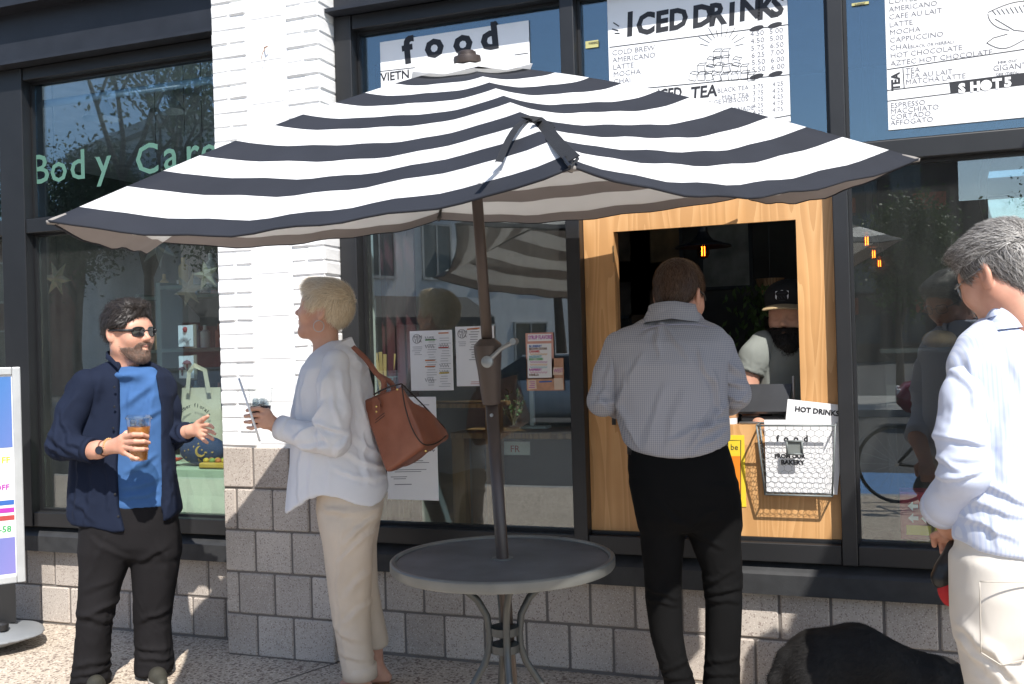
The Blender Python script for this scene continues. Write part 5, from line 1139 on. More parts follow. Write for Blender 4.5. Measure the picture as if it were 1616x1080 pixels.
def capp(y, z, o=0.0):
    yy = y; x = -.01+.112*math.sqrt(max(0, 1-(yy/.092)**2-((z-.085)/.062)**2)); return tuple(H((x+.005+o, yy, z)))
bdg.add([capp(y, .082+z) for y, z in sh], [tuple(range(8))]); bad = bdg.build('badge', M_white, CP)
ln = MB()
for zz, wd in ((.018, .016), (-.012, .012)): ln.tube([capp(-wd, .082+zz, .002), capp(0, .082+zz, .002), capp(wd, .082+zz, .002)], .0022, 5)
for yy in (-.012, 0, .012): ln.tube([capp(yy-.003, .088, .002), capp(yy+.003, .078, .002)], .0018, 5)
ln.build('badge_print', M_black, CP)

# ================================================================== man on the right
F = Fig('grey haired man in pale blue striped shirt and cream trousers at right edge', 1620, 2.85)
j = F.j
M_str = checked('pale_striped_shirt_cloth', (.60, .645, .76), (.51, .57, .73), .0092, .42, (0,))
M_strp = cloth('pale_blue_sleeve_cloth', (.56, .61, .745), var=.04)
M_crm = cloth('cream_trouser_cloth', (.66, .615, .55), var=.05)
srow = F.rows([(488, 1566, 1664, .04, .066), (505, 1545, 1690, .03, .095), (530, 1524, 1724, .0, .13), (570, 1513, 1742, .0, .155), (640, 1512, 1745, .0, .165), (720, 1514, 1742, .0, .165), (800, 1513, 1742, .0, .17), (862, 1511, 1740, .0, .17), (880, 1513, 1738, .0, .165)])
hz_ = [(q[0], q[2]) for q in (j(1505, 845), j(1525, 862), j(1570, 866), j(1616, 872), j(1700, 868), j(1745, 850))]
lo, hi = bounds([(r[1]-r[2], r[3]-r[4], r[0]) for r in srow]+[(r[1]+r[2], r[3]+r[4], r[0]) for r in srow], .03)
RS = F.part('shirt', sdf(lambda p: smax(smin(smin(dloft(p, srow, 2.3), dcap(p, j(1552, 560, .0), j(1536, 580, .0), .066, .066), .05), dcap(p, j(1700, 560, .0), j(1712, 580, .0), .066, .066), .05), np.interp(p[:, 0], [a for a, _ in hz_], [b for _, b in hz_])-p[:, 2], .008), lo-.03, hi+.03, .0068,
       folds(71, .008, (9, 9, 3.4), [(j(1560, 740, -.15), .15, .5)], base=.2, vc=-.02, lines=fl(F, -.14, k=.6, segs=[(1548, 560, 1562, 640, 5, 10), (1562, 600, 1570, 700, 6, 8), (1556, 690, 1540, 790, 6, 10), (1548, 760, 1616, 792, 6, 10), (1540, 790, 1610, 815, 6, 9), (1528, 815, 1600, 850, 6, 9), (1590, 640, 1585, 760, 8, 7), (1600, 540, 1610, 620, 7, 6), (1575, 820, 1580, 862, 5, 7)]))), M_str)
eR = j(1525, 742, -.06)
sleeve(F, [j(1545, 565, .0), j(1528, 630, -.03), j(1520, 690, -.05), eR, j(1500, 790, .06), j(1484, 806, .14)], [.066, .070, .069, .067, .062, .058], M_strp, 74, amp=.007, lines=fl(F, -.12, k=.6, segs=[(1496, 590, 1482, 690, 6, 9), (1528, 580, 1545, 640, 5, 10), (1500, 690, 1550, 702, 5, 12), (1472, 716, 1515, 735, 5, 11), (1495, 762, 1545, 738, 5, 12), (1468, 756, 1518, 800, 5, 11), (1510, 720, 1550, 725, 5, 9), (1515, 640, 1500, 700, 6, 8), (1480, 780, 1520, 790, 5, 8)]), cut=(j(1482, 808, .145), j(1484, 806, .14)-j(1500, 790, .06)), h=.006)
b = MB(); c0 = j(1486, 803, .135); b.lathe([(.048, .004), (.064, .003), (.067, -.04), (.06, -.045), (.05, -.04)], c0, 24, j(1484, 806, .14)-j(1500, 790, .06)); b.build('rolled_cuff', M_strp, F.e, smooth=True)
w_ = j(1500, 838, .30); limb(F, [c0, w_], [.046, .032], M_skin)
fd = np.array([.02, .05, -.03]); sd_ = np.array([.9, -.3, 0]); fingers(F, [(w_, w_+fd+sd_*.02, .024, .02), (w_, w_+fd-sd_*.02, .024, .02)], [([w_+fd*1.05+sd_*o, w_+fd*1.6+sd_*o+[0, 0, -.01], w_+fd*1.7+sd_*o+[0, -.01, -.035], w_+fd*1.3+sd_*o+[0, -.02, -.045]], [.0108, .0095, .0088, .008]) for o in (-.028, -.009, .010, .028)]+[([w_+fd*.4-sd_*.03, w_+fd*.9-sd_*.052, w_+fd*1.4-sd_*.05+[0, 0, -.02]], [.013, .011, .009])], M_skin, .004)
sleeve(F, [j(1705, 565, .0), j(1735, 640, -.02), j(1750, 740, .0), j(1720, 800, .15)], [.078, .075, .07, .058], M_str, 77)
w2_ = j(1700, 815, .27); limb(F, [j(1722, 798, .14), w2_], [.046, .032], M_skin)
fingers(F, [(w2_, w2_+fd+sd_*.02, .024, .02), (w2_, w2_+fd-sd_*.02, .024, .02)], [([w2_+fd*1.05+sd_*o, w2_+fd*1.8+sd_*o, w2_+fd*2.2+sd_*o+[0, 0, -.02]], [.0108, .0095, .008]) for o in (-.028, -.009, .010, .028)]+[([w2_+fd*.4-sd_*.03, w2_+fd*.9-sd_*.05, w2_+fd*1.4-sd_*.05], [.013, .011, .009])], M_skin, .0045)
band(F, spl([j(1668, 512, .16), j(1676, 503, .08), j(1662, 497, .0), j(1630, 494, -.04), j(1600, 494, -.05), j(1568, 500, -.02), j(1556, 508, .06), j(1562, 516, .15)]), .03, M_str, 'collar', .009, (.0, .12, 1), RS)
cl = MB(); cl.grid([[tuple(j(x, y, v)) for (x, y, v) in r] for r in (((1676, 496, .10), (1656, 487, .0), (1616, 480, -.06), (1580, 486, -.045), (1556, 500, .04), (1553, 508, .10)), ((1690, 514, .09), (1668, 504, -.03), (1622, 500, -.09), (1580, 505, -.07), (1549, 516, .02), (1545, 522, .09)), ((1698, 528, .08), (1674, 517, -.04), (1624, 515, -.105), (1578, 520, -.085), (1545, 528, .01), (1540, 532, .08)))]); cl.build('collar_fall', M_str, RS, smooth=True)
prow = F.rows([(840, 1517, 1735, .0, .15), (880, 1514, 1738, .0, .16), (930, 1512, 1740, -.01, .165), (980, 1515, 1738, .0, .16), (1010, 1518, 1735, .0, .14)])
lrow = F.rows([(880, 1514, 1635, .0, .15), (980, 1515, 1628, .0, .14), (1040, 1523, 1624, .0, .125), (1100, 1534, 1620, .0, .11), (1180, 1545, 1615, .0, .09), (1280, 1548, 1612, .0, .08), (1330, 1547, 1614, .0, .082)])
rrow = F.rows([(880, 1615, 1738, .0, .15), (980, 1624, 1737, .0, .14), (1100, 1630, 1720, .0, .11), (1180, 1634, 1706, .0, .09), (1280, 1636, 1700, .0, .08), (1330, 1636, 1702, .0, .082)])
pts = [(r[1]-r[2], r[3]-r[4], r[0]) for r in prow+lrow+rrow]+[(r[1]+r[2], r[3]+r[4], r[0]) for r in prow+lrow+rrow]; lo, hi = bounds(pts, .03); lo[2] = max(lo[2], .01)
RT = F.part('trousers', sdf(lambda p: smin(smin(dloft(p, prow), dloft(p, lrow), .03), dloft(p, rrow), .03), lo, hi, .0078, folds(82, .008, (7, 7, 5), [(j(1560, 1060, -.15), .16, .6)], base=.2, lines=fl(F, -.15, [(1524, 950, 1540, 1070, 6, 10), (1548, 1000, 1612, 1078, 7, 11), (1532, 1010, 1590, 1078, 7, 9), (1520, 900, 1530, 960, 5, 7)]))), M_crm)
M_sti = mat('cream_stitch', (.5, .46, .4), .8)
def backv(x, y): return j(x, y, -.158)
pk = MB(); Q = [(1546, 918), (1548, 1030), (1580, 1050), (1616, 1042), (1640, 920), (1546, 918)]
def surfv(x, y):      # depth of the seat surface under a picture position
    rr = sorted(prow+lrow[2:]); q0 = j(x, y, 0); z = q0[2]; A = np.array(sorted(prow), float); uc, a, vc, b_ = [np.interp(z, A[:, 0], A[:, i]) for i in (1, 2, 3, 4)]
    k = min(.98, abs((q0[0]-uc)/a)); return vc-b_*(1-k**2.4)**(1/2.4)
for a, c in zip(Q[:-1], Q[1:]):
    pts_ = []
    for t in np.linspace(0, 1, 9):
        x, y = a[0]*(1-t)+c[0]*t, a[1]*(1-t)+c[1]*t; q = j(x, y, 0); q = j(x, y, surfv(x, y)-.004); pts_.append(tuple(q))
    pk.tube(pts_, .0022, 5)
pk.build('pocket_stitching', M_sti, RT, smooth=True)
shoe(F, j(1580, 1320, .02), j(1560, 1320, .25), MATS['olive_shoe']); shoe(F, j(1668, 1320, .02), j(1660, 1320, .25), MATS['olive_shoe'])
hc = j(1580, 438, .04); fw = (-.40, .84, -.37)
def fh(p):
    ps = np.stack([p[:, 0], np.abs(p[:, 1]), p[:, 2]], 1)
    d = capzone(p, .009); d = smin(d, dell(p, (-.064, 0, -.02), (.036, .054, .072)), .03); d = smax(d, -dell(p, (.122, 0, -.03), (.085, .12, .105)), .012); d = smax(d, -p[:, 2]-.088-(p[:, 0]+.05)*.35, .008)
    d = smax(d, -dell(ps, (.006, .09, -.03), (.044, .042, .054)), .01); return smin(d, dell(p, (.055, 0, .095), (.052, .056, .026)), .03)
hair = hairmesh(fh, HB[0], HB[1], .004, 11000, lambda P, N: np.stack([np.where(P[:, 2] > .04, .55, -.35), P[:, 1]*2, np.where(P[:, 2] > .04, .12, -1.0)], 1), .030, .0015, .3, 19, .05, .18, disp=lambda p: .0025*noise(p*np.array([14, 40, 14])))
def saltpepper(): return hairmat('salt_and_pepper_hair', (.42, .40, .375), (.035, .028, .024), .45)
ho, HM = add_head(F, hc, fw, 1.19, M_skin, hair, saltpepper(), brows=MATS['dark_brow'], h=.003)
H = lambda p: HM@np.array(p, float)*1.19+hc
glasses(F, H, ho, MATS['clear_lens'], glassmat('clear_frame', .16, (.7, .7, .7), .1), name='eyeglasses', label='clear framed eyeglasses on the grey haired man at right', rx=.024, rz=.019, th=.0026)
# pouch in his hand
PU = thing('waste_bag_pouch', 'small black and red cloth pouch hanging beside the cream trousers', 'pouch', W(F, j(1492, 925, .27))); o_ = W(F, j(1492, 925, .27))
def fp(lo_, hi_, rs_): return None
pb = [j(1503, 862, .28), j(1496, 895, .27), j(1488, 912, .27)]
obj('pouch_top', meshVF(*sdf(lambda p: smin(dcap(p, pb[0], pb[1], .018, .032), dcap(p, pb[1], pb[2], .032, .036), .02), *bounds(pb, .06), .005, folds(5, .004, (20, 20, 14)))), M_blackm, None).matrix_world = Matrix.Translation(V(F.O)) @ Matrix.Rotation(YAW, 4, 'Z')
top = bpy.context.scene.collection.objects[-1]; top.parent = PU; top.matrix_parent_inverse = Matrix.Translation(-o_)
pr_ = [j(1492, 905, .262), j(1497, 930, .262), j(1504, 946, .262)]
low = obj('pouch_body', meshVF(*sdf(lambda p: smin(dell(p, pr_[1], (.031, .026, .052)), dcap(p, pr_[1], pr_[2], .026, .016), .02), *bounds(pr_, .07), .005, folds(6, .004, (20, 20, 14)))), mat('red_cloth', (.45, .018, .022), .8), PU)
low.matrix_parent_inverse = Matrix.Translation(-o_); low.matrix_basis = Matrix.Translation(V(F.O)) @ Matrix.Rotation(YAW, 4, 'Z')

# ================================================================== dog
F = Fig('large black dog standing beside the grey haired man with its back to the camera', 1350, 3.6, 'dog'); F.e['category'] = 'dog'
j = F.j
hip, mid, sho = j(1275, 1050, .0), j(1350, 1048, .02), j(1470, 1092, .04)
gz = lambda q, dz=0, du=0, dv=0: np.array([q[0]+du, q[1]+dv, dz])
nk, hd_ = j(1535, 1105, .05), j(1580, 1120, .08)
def fdog(p):
    p = p*np.float32(.94)+np.asarray(mid, np.float32)*np.array([.06, .06, .0], np.float32)+np.array([0, 0, .0], np.float32) if False else p
    d = dell(p, hip+[.03, 0, -.02], (.118, .115, .135)); d = smin(d, dcap(p, hip+[.05, 0, 0], mid, .12, .132), .05); d = smin(d, dell(p, sho+[-.03, 0, -.035], (.15, .118, .155)), .08); d = smin(d, dcap(p, mid, sho+[0, 0, .0], .13, .115), .06)
    d = smin(d, dcap(p, sho+[.05, 0, .02], nk, .09, .075), .05); d = smin(d, dell(p, hd_, (.085, .07, .07)), .03); d = smin(d, dcap(p, hd_+[.04, 0, -.02], hd_+[.14, 0, -.045], .042, .03), .03)
    for s in (-1, 1):
        d = smin(d, dcap(p, hd_+[-.01, .055*s, .04], hd_+[.0, .075*s, -.03], .016, .02), .01)
        h0 = hip+np.array([.0, .07*s, -.03]); k0 = gz(h0, .26, .055, .0); hk = gz(h0, .135, -.055); pw = gz(h0, .025, -.045)
        d = smin(d, dcap(p, h0, k0, .085, .05), .05); d = smin(d, dcap(p, k0, hk, .048, .026), .02); d = smin(d, dcap(p, hk, pw, .025, .022), .015); d = smin(d, dcap(p, pw, pw+[.05, 0, -.003], .024, .02), .015)
        s0 = sho+np.array([-.01, .075*s, -.07]); el = gz(s0, .27, -.025); wr = gz(s0, .11, -.0); fp_ = gz(s0, .025, .0)
        d = smin(d, dcap(p, s0, el, .062, .04), .04); d = smin(d, dcap(p, el, wr, .038, .026), .02); d = smin(d, dcap(p, wr, fp_, .025, .023), .015); d = smin(d, dcap(p, fp_, fp_+[.045, 0, -.003], .025, .02), .015)
    d = smin(d, dchain(p, [hip+[-.08, 0, .03], hip+[-.12, 0, -.05], hip+[-.125, .0, -.2]], [.034, .026, .012], .02), .03)
    return smax(d, .003-p[:, 2], .004)
lo, hi = bounds([hip+[-.18, -.2, .16], sho+[0, .2, .16], hd_+[.22, 0, .1], [hip[0], hip[1], -.01]], .04)
rs = np.random.RandomState(8); dv_, df_ = sdf(fdog, lo, hi, .0095, lambda p: .003*noise(p*9))
P_, N_ = sample(dv_, df_, 14000, rs); hv, hf = ribbons(P_, N_, np.tile([[-.8, 0, -.5]], (len(P_), 1)), .022, .0022, .3, 3, rs, .12, .3)
obj('body', meshVF(np.concatenate([dv_, hv]), np.concatenate([df_, hf+len(dv_)])), hairmat('black_dog_fur', (.008, .007, .0065), (.004, .0035, .0035), .8), F.e)
MB().grid([[tuple(np.array(nk)*.6+np.array(sho+[.05, 0, .02])*.4+rotm((.8, .1, -.25))@np.array([x, r_*math.cos(a), r_*math.sin(a)])) for a in np.linspace(0, 2*math.pi, 25)] for (x, r_) in ((-.014, .086), (-.014, .092), (.014, .090), (.014, .084))]).build('collar', mat('red_collar', (.35, .02, .02), .6), F.e, smooth=True)
# ================================================================== menu boards and papers on the glass
GY = .0125                                   # just in front of the panes
def board(name, label, cat, x0, x1, z0, z1, m, th=.004, y=None, group=None):
    y = GY if y is None else y
    t = thing(name, label, cat, ((x0+x1)/2, y, z0), 0, group); t['o'] = 0; del t['o']
    MB().box(x0-(x0+x1)/2, x1-(x0+x1)/2, 0, th, 0, z1-z0, .0008).build('sheet' if th < .003 else 'panel', m, t); return t
def onb(t, px, py, Y=None, dy=-.0008):
    q = onY(px, py, t.location.y if Y is None else Y); return (q[0]-t.location.x, dy, q[2]-t.location.z)
def ppm(px, py, Y=0):      # metres per photo pixel on the shop front (vertical)
    return abs(onY(px, py, Y)[2]-onY(px, py+10, Y)[2])/10
def put(t, s, px, py, hpx, m, acc, **k):
    """write s with its baseline starting at photo position (px,py), capitals hpx tall"""
    q = onb(t, px, py); acc.append(text(s, hpx*ppm(px, py)/.70, q, m, None, **k)); return acc
def strokes(t, acc, lines, m, w=.003):
    b = MB()
    for L_ in lines: b.ribbon([onb(t, x, y) for (x, y) in L_], w, (0, -1, 0), .0005)
    acc.append(b.build('strokes', m, None)); return acc
M_grey = mat('grey_print', (.17, .17, .19), .6, var=.05, bump=0)
# ---- iced drinks
a0, a1 = onY(960, 75, GY)[0], onY(1245, 100, GY)[0]
T = board('menu_board', 'white ICED DRINKS menu board with ice cube drawing above the hatch', 'menu board', a0, a1, onY(1247, 192, GY)[2], 3.055, M_white)
A = []
for s, x, y, h in (('I', 988, 57, 36), ('C', 1004, 56, 32), ('E', 1034, 51, 31), ('D', 1055, 48, 31), ('D', 1092, 44, 33), ('R', 1118, 41, 33), ('I', 1149, 40, 34), ('N', 1166, 33, 33), ('K', 1194, 31, 34), ('S', 1217, 26, 31)): put(T, s, x, y, h, M_black, A, bold=.0055, shear=.12, sx=.92, rot=R(3))
strokes(T, A, [[(968, 36), (977, 42)], [(966, 46), (976, 49)], [(970, 53), (978, 53)]], M_black, .005)
strokes(T, A, [[(962, 75), (1244, 39)], [(962+20, 143), (1246, 118)], [(1100, 208), (1248, 182)]], M_black, .0035)
joinmeshes('heading', A, T); A = []
for k, s in enumerate(('COLD BREW', 'AMERICANO', 'LATTE', 'MOCHA', 'CHAI')): put(T, s, 966+k*.6, 88+k*11.3, 8, M_grey, A, sx=1.05)
for k, (p, q) in enumerate((('4.50', '5.00'), ('4.50', '5.00'), ('5.75', '6.50'), ('6.25', '7.00'), ('5.50', '6.00'), ('5.50', '6.00'))): put(T, p, 1184+k*.5, 58+k*11.3, 8, M_grey, A, sx=1.1); put(T, q, 1214+k*.5, 54+k*11.3, 8, M_grey, A, sx=1.1)
for k, (s, x, p, q) in enumerate((('BLACK TEA', 1132, '3.75', '4.25'), ('MINT TEA', 1139, '3.75', '4.25'), ('ORANGE HIBISCUS', 1099, '3.75', '4.25'), ('LEMONADE', 1139, '4.25', '4.75'), ('', 1150, '4.25', '4.75'))):
    if s: put(T, s, x, 147+k*10.6, 7, M_grey, A, sx=.95)
    put(T, p, 1188, 141+k*10, 7, M_grey, A); put(T, q, 1219, 137+k*10, 7, M_grey, A)
joinmeshes('price_list', A, T); A = []
put(T, 'ICED', 1036, 158, 16, M_black, A, bold=.002, shear=.1, sx=.8); put(T, 'TEA', 1090, 156, 18, M_black, A, bold=.002, shear=.1, sx=.9)
L_ = []; rr = random.Random(4)
for k in range(11):
    an = R(-165+k*15*1.0); L_.append([(1139+22*math.cos(an), 78+20*math.sin(an)), (1139+(36+6*(k % 2))*math.cos(an), 78+(33+6*(k % 2))*math.sin(an))])
for r_, (n_, y_) in enumerate(((2, 88), (4, 98), (6, 110), (8, 122))):
    for k in range(n_):
        x_ = 1139+(k-(n_-1)/2)*13.5+rr.uniform(-2, 2); y2 = y_+rr.uniform(-2, 2); a_ = rr.uniform(-.3, .3); P4 = [(x_+6.5*math.cos(a_+R(45+90*i))*1.2, y2+6.5*math.sin(a_+R(45+90*i))*1.1) for i in range(5)]; L_.append(P4); L_.append([P4[2], (P4[2][0]+4, P4[2][1]-4), (P4[3][0]+4, P4[3][1]-4), P4[3]])
strokes(T, A, L_, M_black, .0022)
b = MB()
for (x, y) in ((1194, 45), (1223, 40), (1194, 121), (1224, 117)):
    c = onb(T, x, y); b.add([(c[0]+.030*math.cos(a), -.0012, c[2]+.011*math.sin(a)+.004*math.cos(a)) for a in np.linspace(0, 2*math.pi, 16, endpoint=False)][::-1], [tuple(range(16))])
A.append(b.build('pill', M_black, None)); joinmeshes('drawing', A, T)
# ---- food
a0, a1 = onY(600, 90, GY)[0], onY(835, 60, GY)[0]
T = board('menu_board', 'white food menu board behind the top of the umbrella', 'menu board', a0, a1, 2.50, onY(600, 67, GY)[2], M_white)
A = []
for s, x, y in (('f', 638, 100), ('o', 672, 92), ('o', 717, 86), ('d', 760, 80)): put(T, s, x, y, 40 if s in 'fd' else 39, M_black, A, bold=.007, sx=1.05, rot=R(4))
strokes(T, A, [[(600, 113), (655, 107)], [(812, 87), (834, 84)]], M_black, .003); put(T, 'VIETN', 601, 129, 13, M_black, A, bold=.001)
joinmeshes('heading', A, T)
# ---- hot drinks
a0 = onY(1399, 100, GY)[0]
T = board('menu_board', 'white hot drinks menu board with coffee cup drawing at top right', 'menu board', a0, a0+.78, onY(1401, 206, GY)[2], 3.055, M_white)
A = []
for k, s in enumerate(('COFFEE', 'AMERICANO', 'CAFE AU LAIT', 'LATTE', 'MOCHA', 'CAPPUCCINO', 'CHAI', 'HOT CHOCOLATE', 'AZTEC HOT CHOCOLATE')): put(T, s, 1402+k*.4, 7+k*12.2, 8, M_grey, A, sx=1.08)
put(T, '(BLACK OR HERBAL)', 1434, 77, 5, M_grey, A)
for k, s in enumerate(('TEA', 'TEA AU LAIT', 'MATCHA LATTE')): put(T, s, 1429, 116+k*9, 8, M_grey, A, sx=1.05)
for k, s in enumerate(('ESPRESSO', 'MACCHIATO', 'CORTADO', 'AFFOGATO')): put(T, s, 1405, 171+k*9.2, 8, M_grey, A, sx=1.05)
put(T, 'see our', 1574, 101, 6, M_grey, A, sx=1.1); put(T, 'GIGANTIC', 1567, 113, 9, M_grey, A); put(T, 'tea menu', 1572, 120, 6, M_grey, A)
strokes(T, A, [[(1400, 110), (1630, 76)], [(1425, 108), (1427, 139)], [(1400, 143), (1508, 130)], [(1400, 160), (1630, 132)]], M_black, .0032); joinmeshes('drinks_list', A, T); A = []
b = MB(); P = [onb(T, x, y) for (x, y) in ((1498, 130), (1500, 148), (1640, 132), (1640, 112))]; b.add(P, [(0, 1, 2, 3)]); A.append(b.build('band', M_black, None)); joinmeshes('shots_band', A, T); A = []
for k, s in enumerate('SH T5'):
    if s != ' ': q = onb(T, 1513+k*18, 147-k*2.4, dy=-.0022); A.append(text(s, 14*ppm(1540, 130)/.7, q, M_white, None, bold=.003))
b = MB(); c = onb(T, 1556, 135, dy=-.0025); b.add([(c[0]+.021*math.cos(a), c[1], c[2]+.021*math.sin(a)) for a in np.linspace(0, 2*math.pi, 20, endpoint=False)][::-1], [tuple(range(20))]); A.append(b.build('o', M_white, None)); joinmeshes('shots_lettering', A, T); A = []
put(T, 'TEA', 1420, 142, 12, M_black, A, bold=.002, rot=R(90), sx=.9)
L_ = [[(1559+36*(1-math.cos(t_)), 22+26*math.sin(t_)) for t_ in np.linspace(0, 1.5, 9)], [(1559+60*t_, 20-18*math.sin(math.pi*t_*.5)) for t_ in np.linspace(0, 1, 8)], [(1557+50*t_, 68+9*math.sin(math.pi*t_)) for t_ in np.linspace(0, 1.2, 9)], [(1557, 68), (1568, 60), (1590, 54)], [(1570, 30), (1600, 48), (1620, 50)]]
for k in range(8): L_.append([(1566+k*7, 17-k*1.2), (1572+k*7, 24-k*.6)])
strokes(T, A, L_, M_black, .0026); joinmeshes('cup_drawing', A, T)
# ---- laminated menus
def lam(label, px, name='paper_menu', m=None, cat='paper', dz=0):
    xs = [onY(x, y, GY) for (x, y) in px]; return board(name, label, cat, min(p[0] for p in xs), max(p[0] for p in xs), min(p[2] for p in xs), max(p[2] for p in xs), m or M_paper, .0015)
M_orn = mat('orange_print', (.55, .17, .04), .6, bump=0, var=.05); M_grn = mat('green_print', (.08, .32, .07), .6, bump=0, var=.05); M_redp = mat('red_print', (.42, .05, .05), .6, bump=0, var=.05); M_yel = mat('yellow_print', (.75, .55, .03), .6, bump=0, var=.05); M_lgr = mat('light_grey_print', (.42, .42, .44), .6, bump=0, var=.05)
def fineprint(t, acc, x0, x1, ys, m, w=.0028, seed=1):
    r = random.Random(seed); L_ = []
    for y in ys: a, b2 = x0+r.uniform(0, (x1-x0)*.3), x1-r.uniform(0, (x1-x0)*.3); L_.append([(a, y), (b2, y-.02*(b2-a))])
    return strokes(t, acc, L_, m, w)
def ring(t, acc, x, y, r, m):
    c = onb(t, x, y); b = MB(); b.tube([(c[0]+r*math.cos(a), c[1], c[2]+r*math.sin(a)) for a in np.linspace(0, 2*math.pi, 25)], .0014, 4, False); acc.append(b.build('ring', m, None))
T = lam('laminated tea menu with coloured headings, nearest the brown handbag', ((647, 523), (713, 521), (649, 617), (716, 615)))
A = []; ring(T, A, 658, 535, .022, M_grey); put(T, 'MEM', 653, 535, 5, M_grey, A); put(T, 'TEA', 654, 541, 5, M_grey, A)
fineprint(T, A, 672, 690, list(range(532, 612, 4)), M_lgr, seed=2); fineprint(T, A, 692, 712, list(range(534, 612, 4)), M_lgr, seed=3); fineprint(T, A, 650, 667, list(range(548, 562, 3)), M_lgr, seed=4)
for (x, y) in ((671, 534), (671, 547), (694, 545), (694, 577), (671, 600), (694, 587)): strokes(T, A, [[(x+2*i, y+(2.5 if i % 2 else -2.5)) for i in range(8)]], M_grey, .003)
for (x, y, m) in ((692, 526, M_orn), (671, 537, M_grn), (692, 549, M_redp), (671, 569, M_orn), (671, 579, M_orn), (693, 589, M_yel)): strokes(T, A, [[(x, y), (x+16, y-.5)]], m, .0055)
joinmeshes('print', A, T)
T = lam('laminated drinks menu half hidden behind the umbrella pole', ((719, 517), (779, 514), (721, 610), (782, 606)))
A = []; ring(T, A, 729, 527, .021, M_grey); put(T, 'MEM', 724, 527, 5, M_grey, A); put(T, 'TEA', 725, 533, 5, M_grey, A)
fineprint(T, A, 740, 758, list(range(520, 570, 4)), M_grey, seed=6); fineprint(T, A, 722, 736, (540, 543, 546), M_lgr, seed=7); strokes(T, A, [[(737, 520), (757, 518)]], M_orn, .006); strokes(T, A, [[(760, 518), (772, 517)]], M_redp, .006); fineprint(T, A, 742, 770, (603, 606), M_redp, .002, seed=8)
joinmeshes('print', A, T)
T = lam('hand lettered syrup flavors poster in rainbow colours beside the dark mullion', ((829, 526), (873, 525), (832, 598), (874, 598)), 'poster', mat('pink_bordered_paper', (.62, .33, .27), .6, bump=0, var=.08), 'poster')
b = MB(); P = [onb(T, *q, dy=-.0004) for q in ((832, 543), (870, 542), (871, 596), (833, 597))]; b.add(P, [(0, 3, 2, 1)]); P = [onb(T, *q, dy=-.0004) for q in ((833, 528), (870, 527), (870, 538), (833, 539))]; b.add(P, [(0, 3, 2, 1)]); b.build('white_field', M_paper, T)
A = []; C_ = [mat('pen_%d' % i, c, .6, bump=0, var=.02) for i, c in enumerate(((.03, .12, .4), (.12, .05, .02), (.55, .03, .05), (.6, .3, .02), (.05, .35, .1), (.05, .35, .45), (.4, .03, .35), (.55, .2, .35)))]
put(T, 'SYRUP FLAVORS!', 834, 536, 6, C_[6], A, sx=.62, bold=.0006)
for k, (s, c) in enumerate((('BLUEBERRY', 0), ('BROWN SUGAR', 1), ('CARAMEL', 2), ('', 3), ('HAZELNUT', 5), ('IRISH CREME', 4), ('', 6), ('', 3), ('', 5), ('RASPBERRY', 6), ('', 7), ('VANILLA', 1))): put(T, s, 835, 548.5+k*4.1, 3.4, C_[c], A, sx=.85, bold=.0005) if s else strokes(T, A, [[(837+2.2*i, 547+k*4.1+(1.2 if i % 2 else -1.2)) for i in range(13)]], C_[c], .0028)
joinmeshes('lettering', A, T)
T = lam('small pink and orange handwritten note under the syrup poster', ((831, 600), (889, 565), (833, 617), (890, 616)), 'note', mat('orange_collage_paper', (.55, .30, .19), .6, bump=0, var=.2, vscale=30), 'note')
b = MB(); b.add([onb(T, *q, dy=-.0004) for q in ((833, 600), (846, 600), (847, 614), (834, 615))], [(0, 3, 2, 1)]); b.add([onb(T, *q, dy=-.0004) for q in ((874, 597), (888, 597), (889, 615), (875, 615))], [(0, 3, 2, 1)]); b.add([onb(T, *q, dy=-.0004) for q in ((873, 580), (888, 580), (888, 592), (873, 592))], [(0, 3, 2, 1)]); b.build('paper_patch', mat('peach_paper', (.72, .58, .47), .6, bump=0), T)
A = []; fineprint(T, A, 834, 846, (603, 606, 609, 612), C_[6], seed=11); put(T, 'WEST', 874, 588, 6, C_[6], A, sx=.7); strokes(T, A, [[(851, 603), (871, 602)]], C_[0], .006); joinmeshes('lettering', A, T)
T = lam('white printed notice below the tea menu behind the handbag', ((612, 627), (688, 627), (612, 788), (691, 788)), 'notice', None, 'notice')
A = []; strokes(T, A, [[(666+2*i, 710+(2 if i % 2 else -1)+.04*(i-5)**2) for i in range(11)]], M_black, .004); fineprint(T, A, 618, 680, (728, 731, 742, 745), M_grey, seed=12); fineprint(T, A, 614, 650, (753, 756), M_grey, seed=13); fineprint(T, A, 612, 650, (765,), M_grey, .004, seed=15); fineprint(T, A, 630, 690, (640, 644), M_grey, seed=14); joinmeshes('print', A, T)
for (px, who) in (((924, 63, 944, 77), 'small yellow warning sticker on the glass left of the iced drinks board'), ((1344, 2, 1371, 10), 'small yellow warning sticker on the glass left of the hot drinks board')):
    p0, p1 = onY(px[0], px[3], GY), onY(px[2], px[1], GY); T = board('sticker', who, 'sticker', p0[0], p1[0], p0[2], p1[2], mat('pale_yellow_sticker', (.50, .47, .20), .6, bump=0), .001); A = []; put(T, 'WARNING', px[0]+5, px[1]+8, 4, M_black, A, sx=.55); joinmeshes('lettering', A, T)
# ---- lettering on the shop window
BC = thing('window_lettering', 'pale green Body Care lettering on the left shop window', 'lettering', (-4.4, .0185, 2.4)); M_bc = mat('pale_green_vinyl', (.08, .18, .14), .6, bump=0, var=.05)
for s, px, py in (('B', 50, 291), ('o', 79, 288), ('d', 110, 284), ('y', 152, 279), ('C', 213, 276), ('a', 258, 268), ('r', 292, 264), ('e', 316, 262)):
    q = onY(px, py, .0185); text(s, .235, (q[0]+4.4, 0, q[2]-2.4), M_bc, BC, 'letter', bold=.002)
